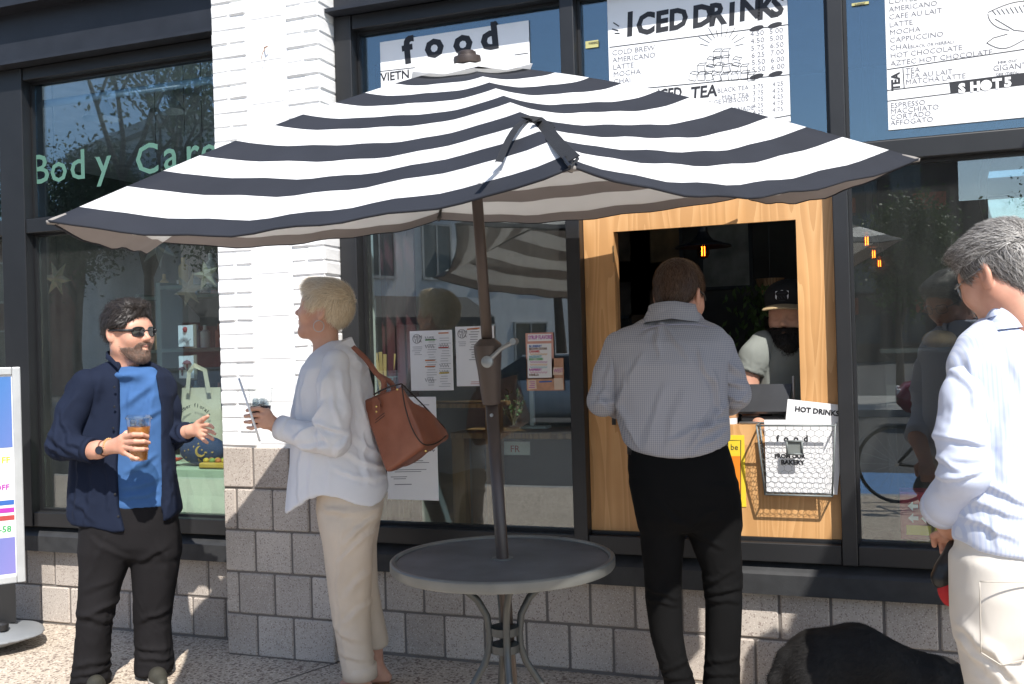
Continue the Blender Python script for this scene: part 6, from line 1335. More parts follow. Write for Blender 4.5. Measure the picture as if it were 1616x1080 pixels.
# ================================================================== things on the hatch
PYF = -.0005
NT_ = board('notice', 'yellow and orange notice card on the plywood beside the black trousers', 'notice', onY(1140, 700, 0)[0], onY(1175, 700, 0)[0], onY(1170, 800, 0)[2], onY(1160, 687, 0)[2], M_yel, .002, -.0032)
b = MB(); b.add([onb(NT_, *q, dy=-.0006) for q in ((1143, 720), (1169, 720), (1169, 790), (1143, 790))], [(0, 3, 2, 1)]); b.build('orange_field', mat('orange_card', (.75, .22, .01), .6, bump=0), NT_)
A = []; put(NT_, 'll be', 1144, 710, 9, M_black, A, sx=.95); strokes(NT_, A, [[(1143, 695), (1169, 695), (1169, 790)]], M_black, .003); joinmeshes('lettering', A, NT_)
# basket
q0, q1 = onY(1206, 672, -.05), onY(1318, 676, -.05); BX0, BX1 = onY(1199, 670, -.005)[0], onY(1320, 670, -.005)[0]; BZ1 = onY(1250, 670, -.06)[2]; BZ0 = onY(1260, 781, -.06)[2]
BK_ = thing('wire_basket', 'grey chicken wire basket full of paper menus hung on the plywood', 'basket', ((BX0+BX1)/2, -.003, BZ0))
hw = (BX1-BX0)/2; hh = BZ1-BZ0; TD, BD = .118, .075; tw_, bw_ = hw, hw*.86
tb, tf = [(-tw_, 0, hh), (tw_, 0, hh)], [(-tw_, -TD, hh), (tw_, -TD, hh)]; bb_, bf_ = [(-bw_, 0, 0), (bw_, 0, 0)], [(-bw_, -BD, 0), (bw_, -BD, 0)]
fr_ = MB()
for a, b in ((tb[0], tb[1]), (tb[0], tf[0]), (tf[0], tf[1]), (tf[1], tb[1]), (bb_[0], bb_[1]), (bb_[0], bf_[0]), (bf_[0], bf_[1]), (bf_[1], bb_[1]), (tf[0], bf_[0]), (tf[1], bf_[1]), (tb[0], bb_[0]), (tb[1], bb_[1])): fr_.tube([a, b], .0042, 6)
fr_.build('frame', M_galv, BK_, smooth=True)
def hexnet(c00, c10, c01, c11, s=.0135):
    """hexagonal wire over a quad"""
    m_ = MB(); C = [np.array(x, float) for x in (c00, c10, c01, c11)]; Lx = np.linalg.norm(C[1]-C[0]); Lz = np.linalg.norm(C[2]-C[0])
    def P(x, z):
        u, v = min(max(x/Lx, 0), 1), min(max(z/Lz, 0), 1); return tuple(C[0]*(1-u)*(1-v)+C[1]*u*(1-v)+C[2]*(1-u)*v+C[3]*u*v)
    h = s*math.sqrt(3)/2
    for i in range(int(Lz/(1.5*s))+2):
        for k in range(int(Lx/(2*h))+2):
            x = k*2*h+(h if i % 2 else 0); z = i*1.5*s
            for (a, b) in (((x-h, z), (x, z+s*.5)), ((x, z+s*.5), (x+h, z)), ((x, z+s*.5), (x, z+s*1.5))):
                pa, pb_ = P(*a), P(*b)
                if (Vector(pa)-Vector(pb_)).length > .003: m_.tube([pa, pb_], .00095, 3, False)
    return m_
hexnet(bf_[0], bf_[1], tf[0], tf[1], .0165).build('front_mesh', M_galv, BK_); hexnet(bb_[0], bf_[0], tb[0], tf[0]).build('side_mesh', M_galv, BK_); hexnet(bb_[1], bf_[1], tb[1], tf[1]).build('side_mesh', M_galv, BK_); hexnet(bb_[0], bb_[1], bf_[0], bf_[1]).build('bottom_mesh', M_galv, BK_)
nl = MB(); y_ = -TD+.012
for (a, b) in (((-.036, -TD*.93-.003, hh*.60), (.024, -TD*.93-.003, hh*.60)), ((.024, -TD*.93-.003, hh*.60), (.024, -TD*.96-.003, hh*.78)), ((.024, -TD*.96-.003, hh*.78), (-.036, -TD*.96-.003, hh*.78)), ((-.036, -TD*.96-.003, hh*.78), (-.036, -TD*.93-.003, hh*.60))): nl.tube([a, b], .0045, 6)
nl.build('label_holder', M_galv, BK_, smooth=True)
b = MB(); b.add([(-.036, -TD*.93, hh*.60), (.024, -TD*.93, hh*.60), (.024, -TD*.96, hh*.78), (-.036, -TD*.96, hh*.78)], [(0, 1, 2, 3)]); b.build('label_plate', mat('dull_plate', (.20, .22, .21), .6), BK_)
def menu(label, ctr, w, h, tilt, lean, prints, nm='paper_menu'):
    t = thing(nm, label, 'menu', ctr); t.rotation_euler = (lean, tilt, 0); MB().box(-w/2, w/2, 0, .0012, 0, h).build('sheet', M_paper, t); A = []
    for (s, x, z, sz, k) in prints: A.append(text(s, sz, (x, -.0012, z), M_black if k else M_lgr, None, bold=.0012 if k else 0, sx=1.0))
    joinmeshes('print', A, t); return t
c0 = Vector(((BX0+BX1)/2, 0, BZ0))
menu('white HOT DRINKS menu sheet leaning at the back of the wire basket', c0+Vector((.035, -.022, .012)), .235, .372, R(-6) if False else R(7), R(-1), [('HOT DRINKS', -.085, .325, .030, 1)]+[('LATTE  MOCHA  CHAI', -.085, .30-.03*k, .012, 0) for k in range(0)])
menu('white food menu sheet at the front of the wire basket', c0+Vector((-.012, -.055, .008)), .235, .305, R(0), R(3), [('f  o  o  d', -.07, .215, .036, 1), ('FROM OUR', -.08, .145, .024, 1), ('BAKERY', -.055, .118, .026, 1)])
# paper cup and card reader on the counter
c = onY(1158, 672, .06); PC = thing('paper_cup', 'white paper cup with tan sleeve on the hatch counter', 'cup', (onY(1157, 668, .065)[0]-.012, .068, HZ0-.0015))
MB().lathe([(.0, .001), (.029, 0), (.030, .004), (.040, .105), (.042, .108), (.0, .108)], n=28).build('cup', M_white, PC, auto=40)
MB().lathe([(.0325, .028), (.034, .029), (.0395, .080), (.038, .081)], n=28).build('sleeve', mat('tan_card_sleeve', (.48, .27, .13), .8), PC, auto=40)
MB().lathe([(.0425, .104), (.0435, .108), (.040, .118), (.036, .121), (.0, .121)], n=28).build('lid', M_white, PC, auto=40)
x0, x1 = onY(1166, 640, .08)[0], onY(1250, 640, .08)[0]; PS = thing('till_screen', 'black till screen tilted on the hatch counter', 'till', ((x0+x1)/2, .085, HZ0-.0015)); w_ = (x1-x0)/2
b = MB(); b.add([(-w_, -.05, .055), (w_*.82, -.05, .055), (w_, .03, .17), (-w_, .03, .17), (-w_, -.04, .045), (w_*.82, -.04, .045), (w_, .042, .16), (-w_, .042, .16)], [(0, 1, 2, 3), (7, 6, 5, 4), (0, 4, 5, 1), (1, 5, 6, 2), (2, 6, 7, 3), (3, 7, 4, 0)]); b.build('screen', mat('grey_black_screen', (.035, .037, .042), .28, var=.3, vscale=4), PS)
MB().box(-w_*.9, w_*.9, -.03, .04, .0, .035, .006).build('base', M_blackm, PS); MB().box(-.03, .03, -.01, .01, .0352, .08, .004).build('stand', M_blackm, PS); MB().box(w_*1.01, w_*1.10, .01, .03, 0, .205, .004).build('bracket', M_steel, PS)
MB().box(-w_*.95, w_*1.0, -.06, -.032, .003, .012, .002).build('cash_tray', M_steel, PS)
# ================================================================== lamps
M_bulb = emit('lit_filament', (1.0, .30, .05), 12.0); M_bglass = mat('amber_bulb', (.55, .16, .03), .1, bump=0, trans=.5)
M_lamp = mat('dark_lamp_metal', (.05, .05, .052), .35, metal=.6, bump=.05); M_wlamp = mat('white_lamp_shade', (.75, .76, .76), .5, bump=0)
def pendant(p, s, label, shade, bulb=True, prof=None, top=3.42, ws=1.0):
    t = thing('pendant_lamp', label, 'lamp', (p[0], p[1], p[2]), group='pendant lamps'); prof = prof or [(.02, .15), (.025, .13), (.04, .10), (.06, .08), (.145, .055), (.15, .045), (.12, .05), (.03, .07)]
    MB().lathe([(r*s, z*s) for r, z in prof], n=28).build('shade', shade, t, auto=40); MB().tube([(0, 0, .15*s), (0, 0, top-p[2])], .004, 6).build('cord', M_blackm, t)
    MB().lathe([(.018*s, .155*s), (.026*s, .15*s), (.026*s, .11*s), (.018*s, .10*s)], n=16).build('socket', M_lamp if bulb else shade, t, auto=40)
    if bulb:
        o = MB().lathe([(0, -.02*s), (.022*s, -.012*s), (.034*s, .012*s), (.032*s, .032*s), (.018*s, .06*s), (.016*s, .07*s)], n=20).build('bulb', glassmat('amber_glass', .05, (.9, .45, .15)), t, smooth=True)
        f = MB(); f.tube([(-.007*s, 0, .05*s), (-.007*s, 0, .0)], .0022*s, 6); f.tube([(.007*s, 0, .05*s), (.007*s, 0, .0)], .0022*s, 6); f.build('filament', M_bulb, o)
    return t
pendant(onY(1110, 404, 1.0), 1.0, 'dark metal pendant lamp with lit amber bulb seen through the serving hatch', M_lamp)
for k, (x, y, Y, w) in enumerate(((1368, 387, 1.6, 'uppermost'), (1379, 407, 2.4, 'middle'), (1388, 421, 3.2, 'lowest'))): pendant(onY(x, y, Y), .9, '%s of three lit amber bulbs behind the right window' % w, M_lamp, prof=[(.02, .15), (.03, .13), (.035, .08), (.02, .07)])
wp = [(.02, .2), (.045, .19), (.05, .12), (.06, .10), (.10, .035), (.125, .0), (.12, .004), (.05, .10)]
pendant(onY(160, 188, 1.2), 1.0, 'white bell shaped pendant lamp at left in the shop window', M_wlamp, False, wp, 3.36); pendant(onY(264, 176, 1.35), 1.0, 'white bell shaped pendant lamp nearest the white brick pillar', M_wlamp, False, wp, 3.36)
# ================================================================== left shop window display
q = onY(318, 737, .2); gz_ = q[2]
DT = thing('display_table', 'low display table under pale green cloth in the left shop window', 'table', (-3.55, .45, 0))
b = MB(); P = []
for (z, o) in ((gz_, -.02), (gz_-.012, 0.0), (gz_-.15, .004), (.66, .012), (.42, .02)):
    row = []
    for k in range(96):
        a = k/96; per = a*4; e = int(per); f = per-e; W2, D2 = .66+o, .30+o; x, y = [(-W2+2*W2*f, -D2), (W2, -D2+2*D2*f), (W2-2*W2*f, D2), (-W2, D2-2*D2*f)][e]
        rp = (.010*math.sin(k*1.9)+.006*math.sin(k*.7+1))*min(1, (gz_-z)/.3); row.append((x, y+rp*(1 if e == 0 else 0), z))
    P.append(row)
b.grid(P, True); b.add([p for p in P[0]], [tuple(range(96))]); b.build('cloth', mat('pale_green_cloth', (.42, .52, .38), .85, var=.08), DT, smooth=False)
for sx in (-1, 1):
    for sy in (-1, 1): MB().box(sx*.55-.02, sx*.55+.02, sy*.2-.02, sy*.2+.02, .02, gz_-.02).build('leg', M_plyd, DT)
p = onY(318, 655, .42); TT = thing('tote_bag', 'cream canvas tote bag with printed shop drawing in the left window', 'bag', (p[0], .42, gz_))
b = MB(); n = 14; hgt = onY(315, 612, .42)[2]-gz_; rows = []
for k in range(n+1):
    z = hgt*k/n; wd = .155-.02*k/n; dp = .05*math.sin(math.pi*min(1, .25+k/n*.9))+.008; rows.append([(wd*math.cos(a)*(1+.02*math.sin(5*a+k)), dp*math.sin(a), z) for a in np.linspace(0, 2*math.pi, 28)])
b.grid(rows); b.build('body', mat('cream_canvas', (.60, .55, .44), .9, var=.1, bump=.3), TT, smooth=True)
b = MB(); b.ribbon([(-.07, -.03, hgt-.03), (-.05, -.035, hgt+.09), (.0, -.05, hgt+.13), (.06, -.035, hgt+.10), (.08, -.03, hgt-.03)], .028, (0, -1, .1), .003); b.build('handle', MATS['cream_canvas'], TT)
A = []; s_ = 'amber florals'
for k, ch_ in enumerate(s_):
    a = R(150-k*10); A.append(text(ch_, .032, (.105*math.cos(a)*1.0, -.062, hgt*.55+.105*math.sin(a)*.8), M_black, None, rot=a-math.pi/2, bold=.0006))
b = MB()
for r_ in range(2):
    for k in range(4): b.box(-.06+k*.03, -.038+k*.03, -.0625, -.0615, hgt*.5-.03*r_, hgt*.5+.02-.03*r_)
b.ribbon([(-.07, -.062, hgt*.5-.05), (.07, -.062, hgt*.5-.05)], .004, (0, -1, 0)); b.ribbon([(-.05, -.062, hgt*.2), (-.03, -.062, hgt*.27), (0, -.062, hgt*.2), (.04, -.062, hgt*.28)], .004, (0, -1, 0)); A.append(b.build('s', mat('teal_print', (.06, .22, .24), .7, bump=0), None)); joinmeshes('print', A, TT)
p = onY(320, 712, .26); CU = thing('moon_cushion', 'navy blue round cushion with gold moon and stars in the left window', 'cushion', (p[0], .26, gz_))
def cush(p_): return dell(p_, (0, 0, .085), (.145, .085, .085))
obj('cover', meshVF(*sdf(cush, (-.2, -.14, -.02), (.2, .14, .2), .01, lambda p_: .004*noise(p_*14))), mat('navy_cushion_cloth', (.018, .045, .13), .8, bump=.3), CU)
M_gold = mat('gold_print', (.55, .36, .09), .6, bump=0); b = MB(); rr = random.Random(3)
def onc(x, z, o=.004): 
    k = 1-(x/.145)**2-((z-.085)/.085)**2; return (x, -.085*math.sqrt(max(k, .02))-o, z)
for k in range(14):
    x, z = rr.uniform(-.11, .11), .085+rr.uniform(-.06, .06); b.add([onc(x+.007*math.cos(a)*(1 if i % 2 else .45), z+.007*math.sin(a)*(1 if i % 2 else .45)) for i, a in enumerate(np.linspace(0, 2*math.pi, 10, endpoint=False))][::-1], [tuple(range(10))])
b.ribbon([onc(.05+.026*math.cos(a), .09+.028*math.sin(a)) for a in np.linspace(R(100), R(330), 12)], [.002, .007, .01, .013, .015, .016, .016, .015, .013, .01, .007, .002], (0, -1, 0)); b.build('moon_and_stars', M_gold, CU)
p = onY(338, 730, .18); YB = thing('yellow_box', 'yellow and orange gift box on the green cloth in the left window', 'box', (p[0], .2, gz_)); MB().box(-.08, .08, -.05, .05, 0, .028, .006).build('tray', mat('yellow_card', (.65, .42, .05), .7), YB)
for k in range(7):
    b = MB(); b.lathe([(0, 0), (.016, .004), (.018, .014), (.01, .024), (0, .026)], (-.06+.02*k, -.01+.02*(k % 2), .026), 8); b.build('wrapped_sweet', mat('sweet_%d' % (k % 3), ((.7, .5, .05), (.6, .2, .05), (.25, .4, .1))[k % 3], .6), YB, smooth=True)
p = onY(272, 722, .22); FL = thing('paper_flowers', 'orange and pink paper flowers lying on the green cloth', 'flowers', (p[0], .22, gz_))
for k in range(5):
    b = MB(); c_ = Vector((rr.uniform(-.05, .05), rr.uniform(-.03, .03), .025))
    for i in range(7):
        a = i*.9; d_ = Vector((math.cos(a), math.sin(a)*.7, .5)); s_ = Vector((-math.sin(a), math.cos(a), 0)); b.add([(c_+s_*.006)[:], (c_-s_*.006)[:], (c_+d_*.03-s_*.014)[:], (c_+d_*.036)[:], (c_+d_*.03+s_*.014)[:]], [(0, 1, 2, 3, 4)])
    b.build('flower', mat('flower_%d' % (k % 2), ((.65, .09, .03), (.6, .08, .25))[k % 2], .8), FL)
def card(label, px, Y, m, art):
    x0, z1 = onY(px[0], px[1], Y)[0], onY(px[0], px[1], Y)[2]; x1, z0 = onY(px[2], px[3], Y)[0], onY(px[2], px[3], Y)[2]; t = thing('greeting_card', label, 'card', ((x0+x1)/2, Y, z0)); w = (x1-x0)/2; h = z1-z0
    MB().box(-w, w, 0, .003, 0, h).build('sheet', M_paper, t); MB().box(w*.6, w*1.35, .004, .012, -.01, h*1.03).build('rack_slot', mat('rack_wood', (.25, .22, .17), .7), t); art(t, w, h); return t
def art1(t, w, h):
    MB().lathe([(0, -.02), (.01, -.016), (.016, 0), (.012, .013), (0, .018)], (0, -.004, h*.8), 12).build('balloon', M_redp, t, smooth=True); MB().ribbon([(-w*.6, -.0006, h*.18), (-w*.2, -.0006, h*.3), (.1*w, -.0006, h*.16), (.7*w, -.0006, h*.36)], .003).build('line', M_grey, t)
def art2(t, w, h):
    for (x, z, s) in ((.1, .6, 1), (-.25, .35, .8)): MB().lathe([(0, .03*s), (.02*s, .022*s), (.032*s, .004*s), (.006, .002), (.005, -.04*s), (0, -.041*s)], (x*w*2, -.006, h*z), 14).build('mushroom', mat('plum_print', (.22, .09, .11), .7), t, smooth=True)
card('white greeting card with red balloon on a rack in the left shop', (281, 514, 305, 547), .7, None, art1); card('white greeting card with plum mushrooms on a rack in the left shop', (282, 562, 306, 597), .7, None, art2)
def paperstar(p, r, label, m, n=5, rot=0.0):
    t = thing('paper_star', label, 'ornament', p, group='paper star lanterns'); b = MB()
    for k in range(n):
        a = rot+2*math.pi*k/n; tip = Vector((math.cos(a)*r, 0, math.sin(a)*r)); a1, a2 = a-math.pi/n, a+math.pi/n; s1, s2 = Vector((math.cos(a1)*r*.4, 0, math.sin(a1)*r*.4)), Vector((math.cos(a2)*r*.4, 0, math.sin(a2)*r*.4)); f_, bk_ = Vector((0, -r*.22, 0)), Vector((0, r*.22, 0))
        b.add([tip[:], s1[:], f_[:], s2[:], bk_[:]], [(0, 1, 2), (0, 2, 3), (0, 4, 1), (0, 3, 4)])
    b.build('paper', m, t); MB().tube([(0, 0, r), (0, 0, 3.36-p[2])], .0015, 4).build('string', M_blackm, t)
M_pst = mat('cream_star_paper', (.34, .30, .20), .8, trans=.3); M_pst2 = mat('grey_star_paper', (.24, .25, .24), .8, trans=.3)
paperstar(onY(250, 385, .7), .16, 'large grey paper star lantern just under the umbrella edge', M_pst2, 7, .3); paperstar(onY(325, 435, .6), .10, 'cream paper star lantern beside the white brick pillar', M_pst, 5, .5); paperstar(onY(298, 458, .9), .12, 'tan paper star lantern above the greeting cards', M_pst, 6, .2); paperstar(onY(90, 440, .9), .13, 'tan paper star lantern at the left of the shop window', M_pst, 6, .9)
for (x, w) in ((66, 'left'), (75, 'right')):
    p0, p1 = onY(x-6, 140, .12), onY(x+4, 740, .12); t = thing('blind_cord', '%s of two white bead blind cords in the left shop window' % w, 'cord', (p1[0], .12, p1[2])); MB().tube([(0, 0, 0), (0, 0, 2.2-p1[2]), (0, 0, p0[2]-p1[2])], .0028, 5).build('bead_chain', M_white, t); MB().lathe([(0, -.03), (.008, -.028), (.01, -.01), (.004, .0), (0, .001)], n=10).build('weight', M_white, t)
tr = thing('roller_blind', 'rolled white blind at the top of the left shop window', 'blind', (-3.85, .14, 2.98)); MB().tube([(-.7, 0, 0), (.68, 0, 0)], .022, 14).build('roller', M_white, tr, smooth=True)
# green shelving and shelves deeper in the shop
M_gp = mat('green_painted_shelf', (.07, .12, .10), .7)
for k, (x, Y) in enumerate(((-4.35, 1.6), (-5.4, 2.6))):
    t = thing('shop_shelf', ('narrow green shelf unit standing behind the bearded man in the left shop', 'wide green shelf unit at the back of the left shop')[k], 'shelf', (x, Y, .02))
    for s in (-1, 1): MB().box(s*.5-.02, s*.5+.02, -.15, .15, 0, 2.0).build('side', M_gp, t)
    for z in (.15, .6, 1.05, 1.5, 1.95):
        sh_ = MB().box(-.479, .479, -.15, .15, z, z+.025).build('shelf', M_gp, t)
        for i in range(5):
            h_ = rr.uniform(.1, .25); MB().lathe([(.0, 0), (.035, .002), (.035, h_*.7), (.015, h_*.8), (.015, h_), (0, h_)], (-.38+i*.19, rr.uniform(-.05, .05), z+.0255), 12).build('bottle', mat('bottle_%d' % (i % 4), ((.5, .35, .15), (.6, .6, .55), (.15, .25, .3), (.35, .12, .08))[i % 4], .4), sh_, auto=40)
# ================================================================== cafe interior
M_wood = plywood('warm_wood', (.34, .19, .09), (.2, .10, .045)); M_dk = mat('near_black_board', (.02, .02, .022), .6)
q = onY(760, 690, .5); CT_ = thing('window_counter', 'dark window counter with wooden top inside the cafe behind the umbrella pole', 'counter', (-1.72, .62, 0)); ch_ = onY(760, 683, .45)[2]
MB().box(-.42, .42, -.19, .2, ch_-.03, ch_, .004).build('top', M_wood, CT_); MB().box(-.33, .40, -.12, .18, .02, ch_-.0305).build('cabinet', M_dk, CT_)
for x in (-.4,): MB().box(x-.02, x+.05, -.17, -.10, .02, ch_-.0305).build('leg', M_wood, CT_)
fs_ = MB(); fs_.box(-.22, .0, -.1215, -.1205, ch_-.12, ch_-.05); sg = fs_.build('small_sign', M_white, CT_); text('FR', .05, (-.11, -.1225, ch_-.105), M_redp, CT_)
p = onY(812, 650, .62); PT = thing('jade_plant', 'small jade plant in a glass jar on the window counter', 'plant', (p[0], .6, ch_))
MB().lathe([(0, .0), (.04, .002), (.045, .02), (.04, .075), (.034, .08), (.03, .078)], n=20).build('jar', glassmat('jar_glass', .06, (.85, .9, .88)), PT, smooth=True); st_ = MB(); lv = MB()
for k in range(6):
    a = k*1.1; d_ = Vector((math.cos(a)*.07, math.sin(a)*.05, .12+.03*(k % 3))); st_.tube([(0, 0, .03), (d_*.5+Vector((0, 0, .03)))[:], (d_+Vector((0, 0, .03)))[:]], [.006, .005, .003], 6)
    for i in range(8):
        c_ = d_*(.45+.08*i)+Vector((rr.uniform(-.015, .015), rr.uniform(-.015, .015), .03)); lv.lathe([(0, -.004), (.009, -.002), (.012, 0), (.009, .003), (0, .004)], c_, 7, (rr.uniform(-1, 1), rr.uniform(-1, 1), rr.uniform(.2, 1)))
st_.build('stem', mat('plant_stem', (.12, .09, .05), .8), PT); lv.build('leaves', mat('jade_leaf', (.05, .10, .03), .4), PT, smooth=True)
p = onY(838, 640, .7); LS = thing('lamp_stand', 'slim white desk lamp standing on the cafe window counter', 'lamp', (p[0], .72, ch_)); MB().box(-.012, .012, -.012, .012, .012, .36, .003).build('post', M_wlamp, LS); MB().box(-.06, .09, -.05, .05, 0, .012, .003).build('foot', M_wlamp, LS); MB().box(-.016, .016, -.0125, .0125, .362, .44).build('head', M_blackm, LS); MB().box(-.008, .008, -.0135, -.0128, .30, .355).build('light_strip', emit('warm_led', (1, .75, .35), 4.0), LS)
p = onY(606, 598, .35); WB = thing('stick_basket', 'wire basket of flat wooden sticks inside the cafe window', 'basket', (p[0], .35, p[2]-.13)); hexnet((-.07, -.06, 0), (.07, -.06, 0), (-.08, -.06, .14), (.08, -.06, .14), .016).build('front_mesh', M_galv, WB); hexnet((.07, -.06, 0), (.07, .06, 0), (.08, -.06, .14), (.08, .06, .14), .016).build('side_mesh', M_galv, WB)
b = MB()
for (a, c_) in (((-.08, -.06, .14), (.08, -.06, .14)), ((.08, -.06, .14), (.08, .06, .14)), ((.08, .06, .14), (-.08, .06, .14)), ((-.08, .06, .14), (-.08, -.06, .14)), ((-.07, -.06, 0), (.07, -.06, 0)), ((-.07, -.06, 0), (-.08, -.06, .14)), ((.07, -.06, 0), (.08, -.06, .14)), ((-.07, .06, 0), (-.08, .06, .14)), ((.07, .06, 0), (.08, .06, .14))): b.tube([a, c_], .0022, 5)
b.build('rim', mat('teal_wire', (.2, .33, .33), .5), WB)
for k in range(14):
    b = MB(); b.box(-.010, .010, -.002, .002, 0, rr.uniform(.20, .27)); M_ = Matrix.Translation((rr.uniform(-.05, .04), rr.uniform(-.04, .04), .004)) @ Matrix.Rotation(rr.uniform(-.2, .2), 4, 'Y') @ Matrix.Rotation(rr.uniform(-.12, .12), 4, 'X'); b.v = [tuple(M_ @ Vector(v)) for v in b.v]; b.build('wooden_stick', mat('pale_stick_wood', (.60, .40, .17), .7), WB)
WSH = thing('wooden_shelf', 'narrow wooden shelf just inside the cafe window under the stick basket', 'shelf', (-2.05, .36, p[2]-.15)); MB().box(-.36, .22, -.1, .16, 0, .02).build('board', M_wood, WSH)
for x in (-.3, .18): MB().box(x-.02, x+.02, -.05, .1, -(p[2]-.17), -.0005).build('post', M_wood, WSH)
b = MB(); rows = []
for k in range(2): rows.append([(x*.012, .03*math.sin(x*1.3), (0.02, 3.0)[k]) for x in range(18)])
b.grid(rows); cu = tag(b.build('red_curtain', mat('dark_red_cloth', (.075, .008, .014), .9), None, smooth=True), 'dark red curtain at the left end of the cafe window', 'curtain'); cu.location = (-2.47, .33, 0)
wd_ = thing('wooden_chair', 'brown wooden chair inside the cafe behind the white notice', 'chair', (-2.02, .95, .02)); MB().box(-.2, .2, -.2, .2, .43, .46, .01).build('seat', M_wood, wd_)
for sx in (-1, 1):
    for sy in (-1, 1): MB().box(sx*.18-.02, sx*.18+.02, sy*.18-.02, sy*.18+.02, 0, .43 if sy < 0 else .95).build('leg', M_wood, wd_)
MB().box(-.159, .159, .17, .19, .6, .92, .005).build('backrest', M_wood, wd_)
# pictures on the back wall seen through the hatch, a shelf and a hanging plant
for k, (x, y, w, h) in enumerate(((1000, 390, .16, .30), (1033, 395, .22, .34), (995, 455, .18, .24), (1030, 462, .2, .26), (1145, 395, .2, .3))):
    p = onY(x, y, 3.2); t = thing('framed_picture', ('narrow dark framed picture high at left inside the hatch', 'brown framed picture beside the pendant lamp inside the hatch', 'small dark framed picture low at left inside the hatch', 'brown framed picture just above the customer inside the hatch', 'pale framed picture right of the pendant lamp inside the hatch')[k], 'picture', (p[0], 3.2, p[2]-h))
    MB().box(-w, w, 0, .02, 0, h*2, .006).build('frame', M_dk, t); MB().box(-w+.03, w-.03, -.003, -.0005, .03, h*2-.03).build('print', mat('print_%d' % k, ((.12, .08, .05), (.22, .13, .06), (.08, .06, .05), (.16, .09, .05), (.28, .27, .24))[k], .7, var=.4, vscale=5), t)
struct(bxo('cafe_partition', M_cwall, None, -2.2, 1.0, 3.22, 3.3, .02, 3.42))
HP = thing('hanging_plant', 'dim trailing plant hanging behind the barista', 'plant', onY(1215, 440, 2.2)); lv = MB()
for k in range(500):
    a, b_ = rr.uniform(0, 6.28), abs(rr.gauss(0, .14)); c_ = Vector((b_*math.cos(a), b_*math.sin(a), -.02-rr.random()*.5*(1-b_))); d_ = Vector((rr.uniform(-1, 1), rr.uniform(-1, 1), -1)).normalized(); s_ = d_.orthogonal().normalized(); lv.add([c_[:], (c_+d_*.03+s_*.013)[:], (c_+d_*.06)[:], (c_+d_*.03-s_*.013)[:]], [(0, 1, 2, 3)])
lv.build('leaves', mat('dim_leaf', (.07, .11, .03), .6), HP); MB().lathe([(0, -.1), (.07, -.1), (.09, .0), (.085, .0)], n=16).build('pot', M_wood, HP); MB().tube([(0, 0, -.02), (0, 0, 3.42-onY(1215, 440, 2.2)[2])], .003, 5).build('cord', M_blackm, HP)
# right window: bread on a shelf, boxes on the sill
p = onY(1490, 548, .55); BS = thing('bread_shelf', 'pale wooden shelf with bread loaves inside the right window', 'shelf', (p[0]+.15, .55, p[2]-.02)); MB().box(-.42, .5, -.12, .15, 0, .02).build('board', M_dk, BS)
for x in (-.38, .46): MB().box(x-.02, x+.02, -.02, .1, -(p[2]-.05), -.0005).build('post', M_dk, BS)
for k, dx in enumerate((0.0, .155, .31)):
    L_ = thing('bread_loaf', ('round brown bread loaf at the left end of the bread shelf', 'round bread loaf in the middle of the bread shelf', 'round bread loaf at the far right of the bread shelf')[k], 'bread', (p[0]+dx-.02, .53, p[2])); obj('crust', meshVF(*sdf(lambda q_: dell(q_, (0, 0, .035), (.075, .06, .042)), (-.1, -.08, -.02), (.1, .08, .1), .007, lambda q_: .003*noise(q_*30))), mat('bread_crust', (.42, .22, .08), .7, var=.25, vscale=25, bump=.4), L_)
for k, (x, y, w, m) in enumerate(((1452, 850, .075, None), (1490, 852, .07, None))):
    q = onY(x, y, .16); t = thing('tea_box', ('red box with yellow label and white arrows on the right window sill', 'red box with yellow label at the right on the window sill')[k], 'box', (q[0], .2, .64)); hgt = (.20, .13)[k]
    MB().box(-w, w, -.06, .06, 0, hgt, .003).build('carton', mat('crimson_card', (.38, .015, .05), .6), t); MB().box(-w*.7, w*.75, -.0615, -.0605, .02, .06).build('label', M_yel, t)
    if k == 0:
        b = MB()
        for r_ in range(2):
            for c__ in range(2): x0_, z0_ = -.045+.05*c__, .09+.05*r_; b.add([(x0_, -.0612, z0_), (x0_+.02, -.0612, z0_+.02), (x0_+.02, -.0612, z0_+.008), (x0_+.04, -.0612, z0_+.008), (x0_+.04, -.0612, z0_-.008), (x0_+.02, -.0612, z0_-.008), (x0_+.02, -.0612, z0_-.02)], [(0, 6, 5, 4, 3, 2, 1)])
        b.build('arrows', M_white, t)
SILL = thing('inner_sill', 'dark inner window sill behind the right window', 'sill', (.7, .2, 0)); MB().box(-.8, .85, -.105, .12, .60, .6395).build('board', M_dk, SILL)
p = onY(1612, 300, .7); MR = thing('round_wall_mirror', 'round dark framed mirror at the top right behind the glass', 'mirror', p); MB().tube([(.16*math.cos(a), 0, .27*math.sin(a)) for a in np.linspace(0, 2*math.pi, 33)], .018, 8, False).build('frame', M_dk, MR, smooth=True); b = MB(); b.add([(.155*math.cos(a), .004, .265*math.sin(a)) for a in np.linspace(0, 2*math.pi, 32, endpoint=False)][::-1], [tuple(range(32))]); b.build('glass', mat('mirror_glass', (.6, .62, .63), .03, metal=1.0, bump=0, var=0), MR)
MB().box(-.008, .008, -.002, .004, .28, 3.42-p[2]).build('cable', M_blackm, MR)
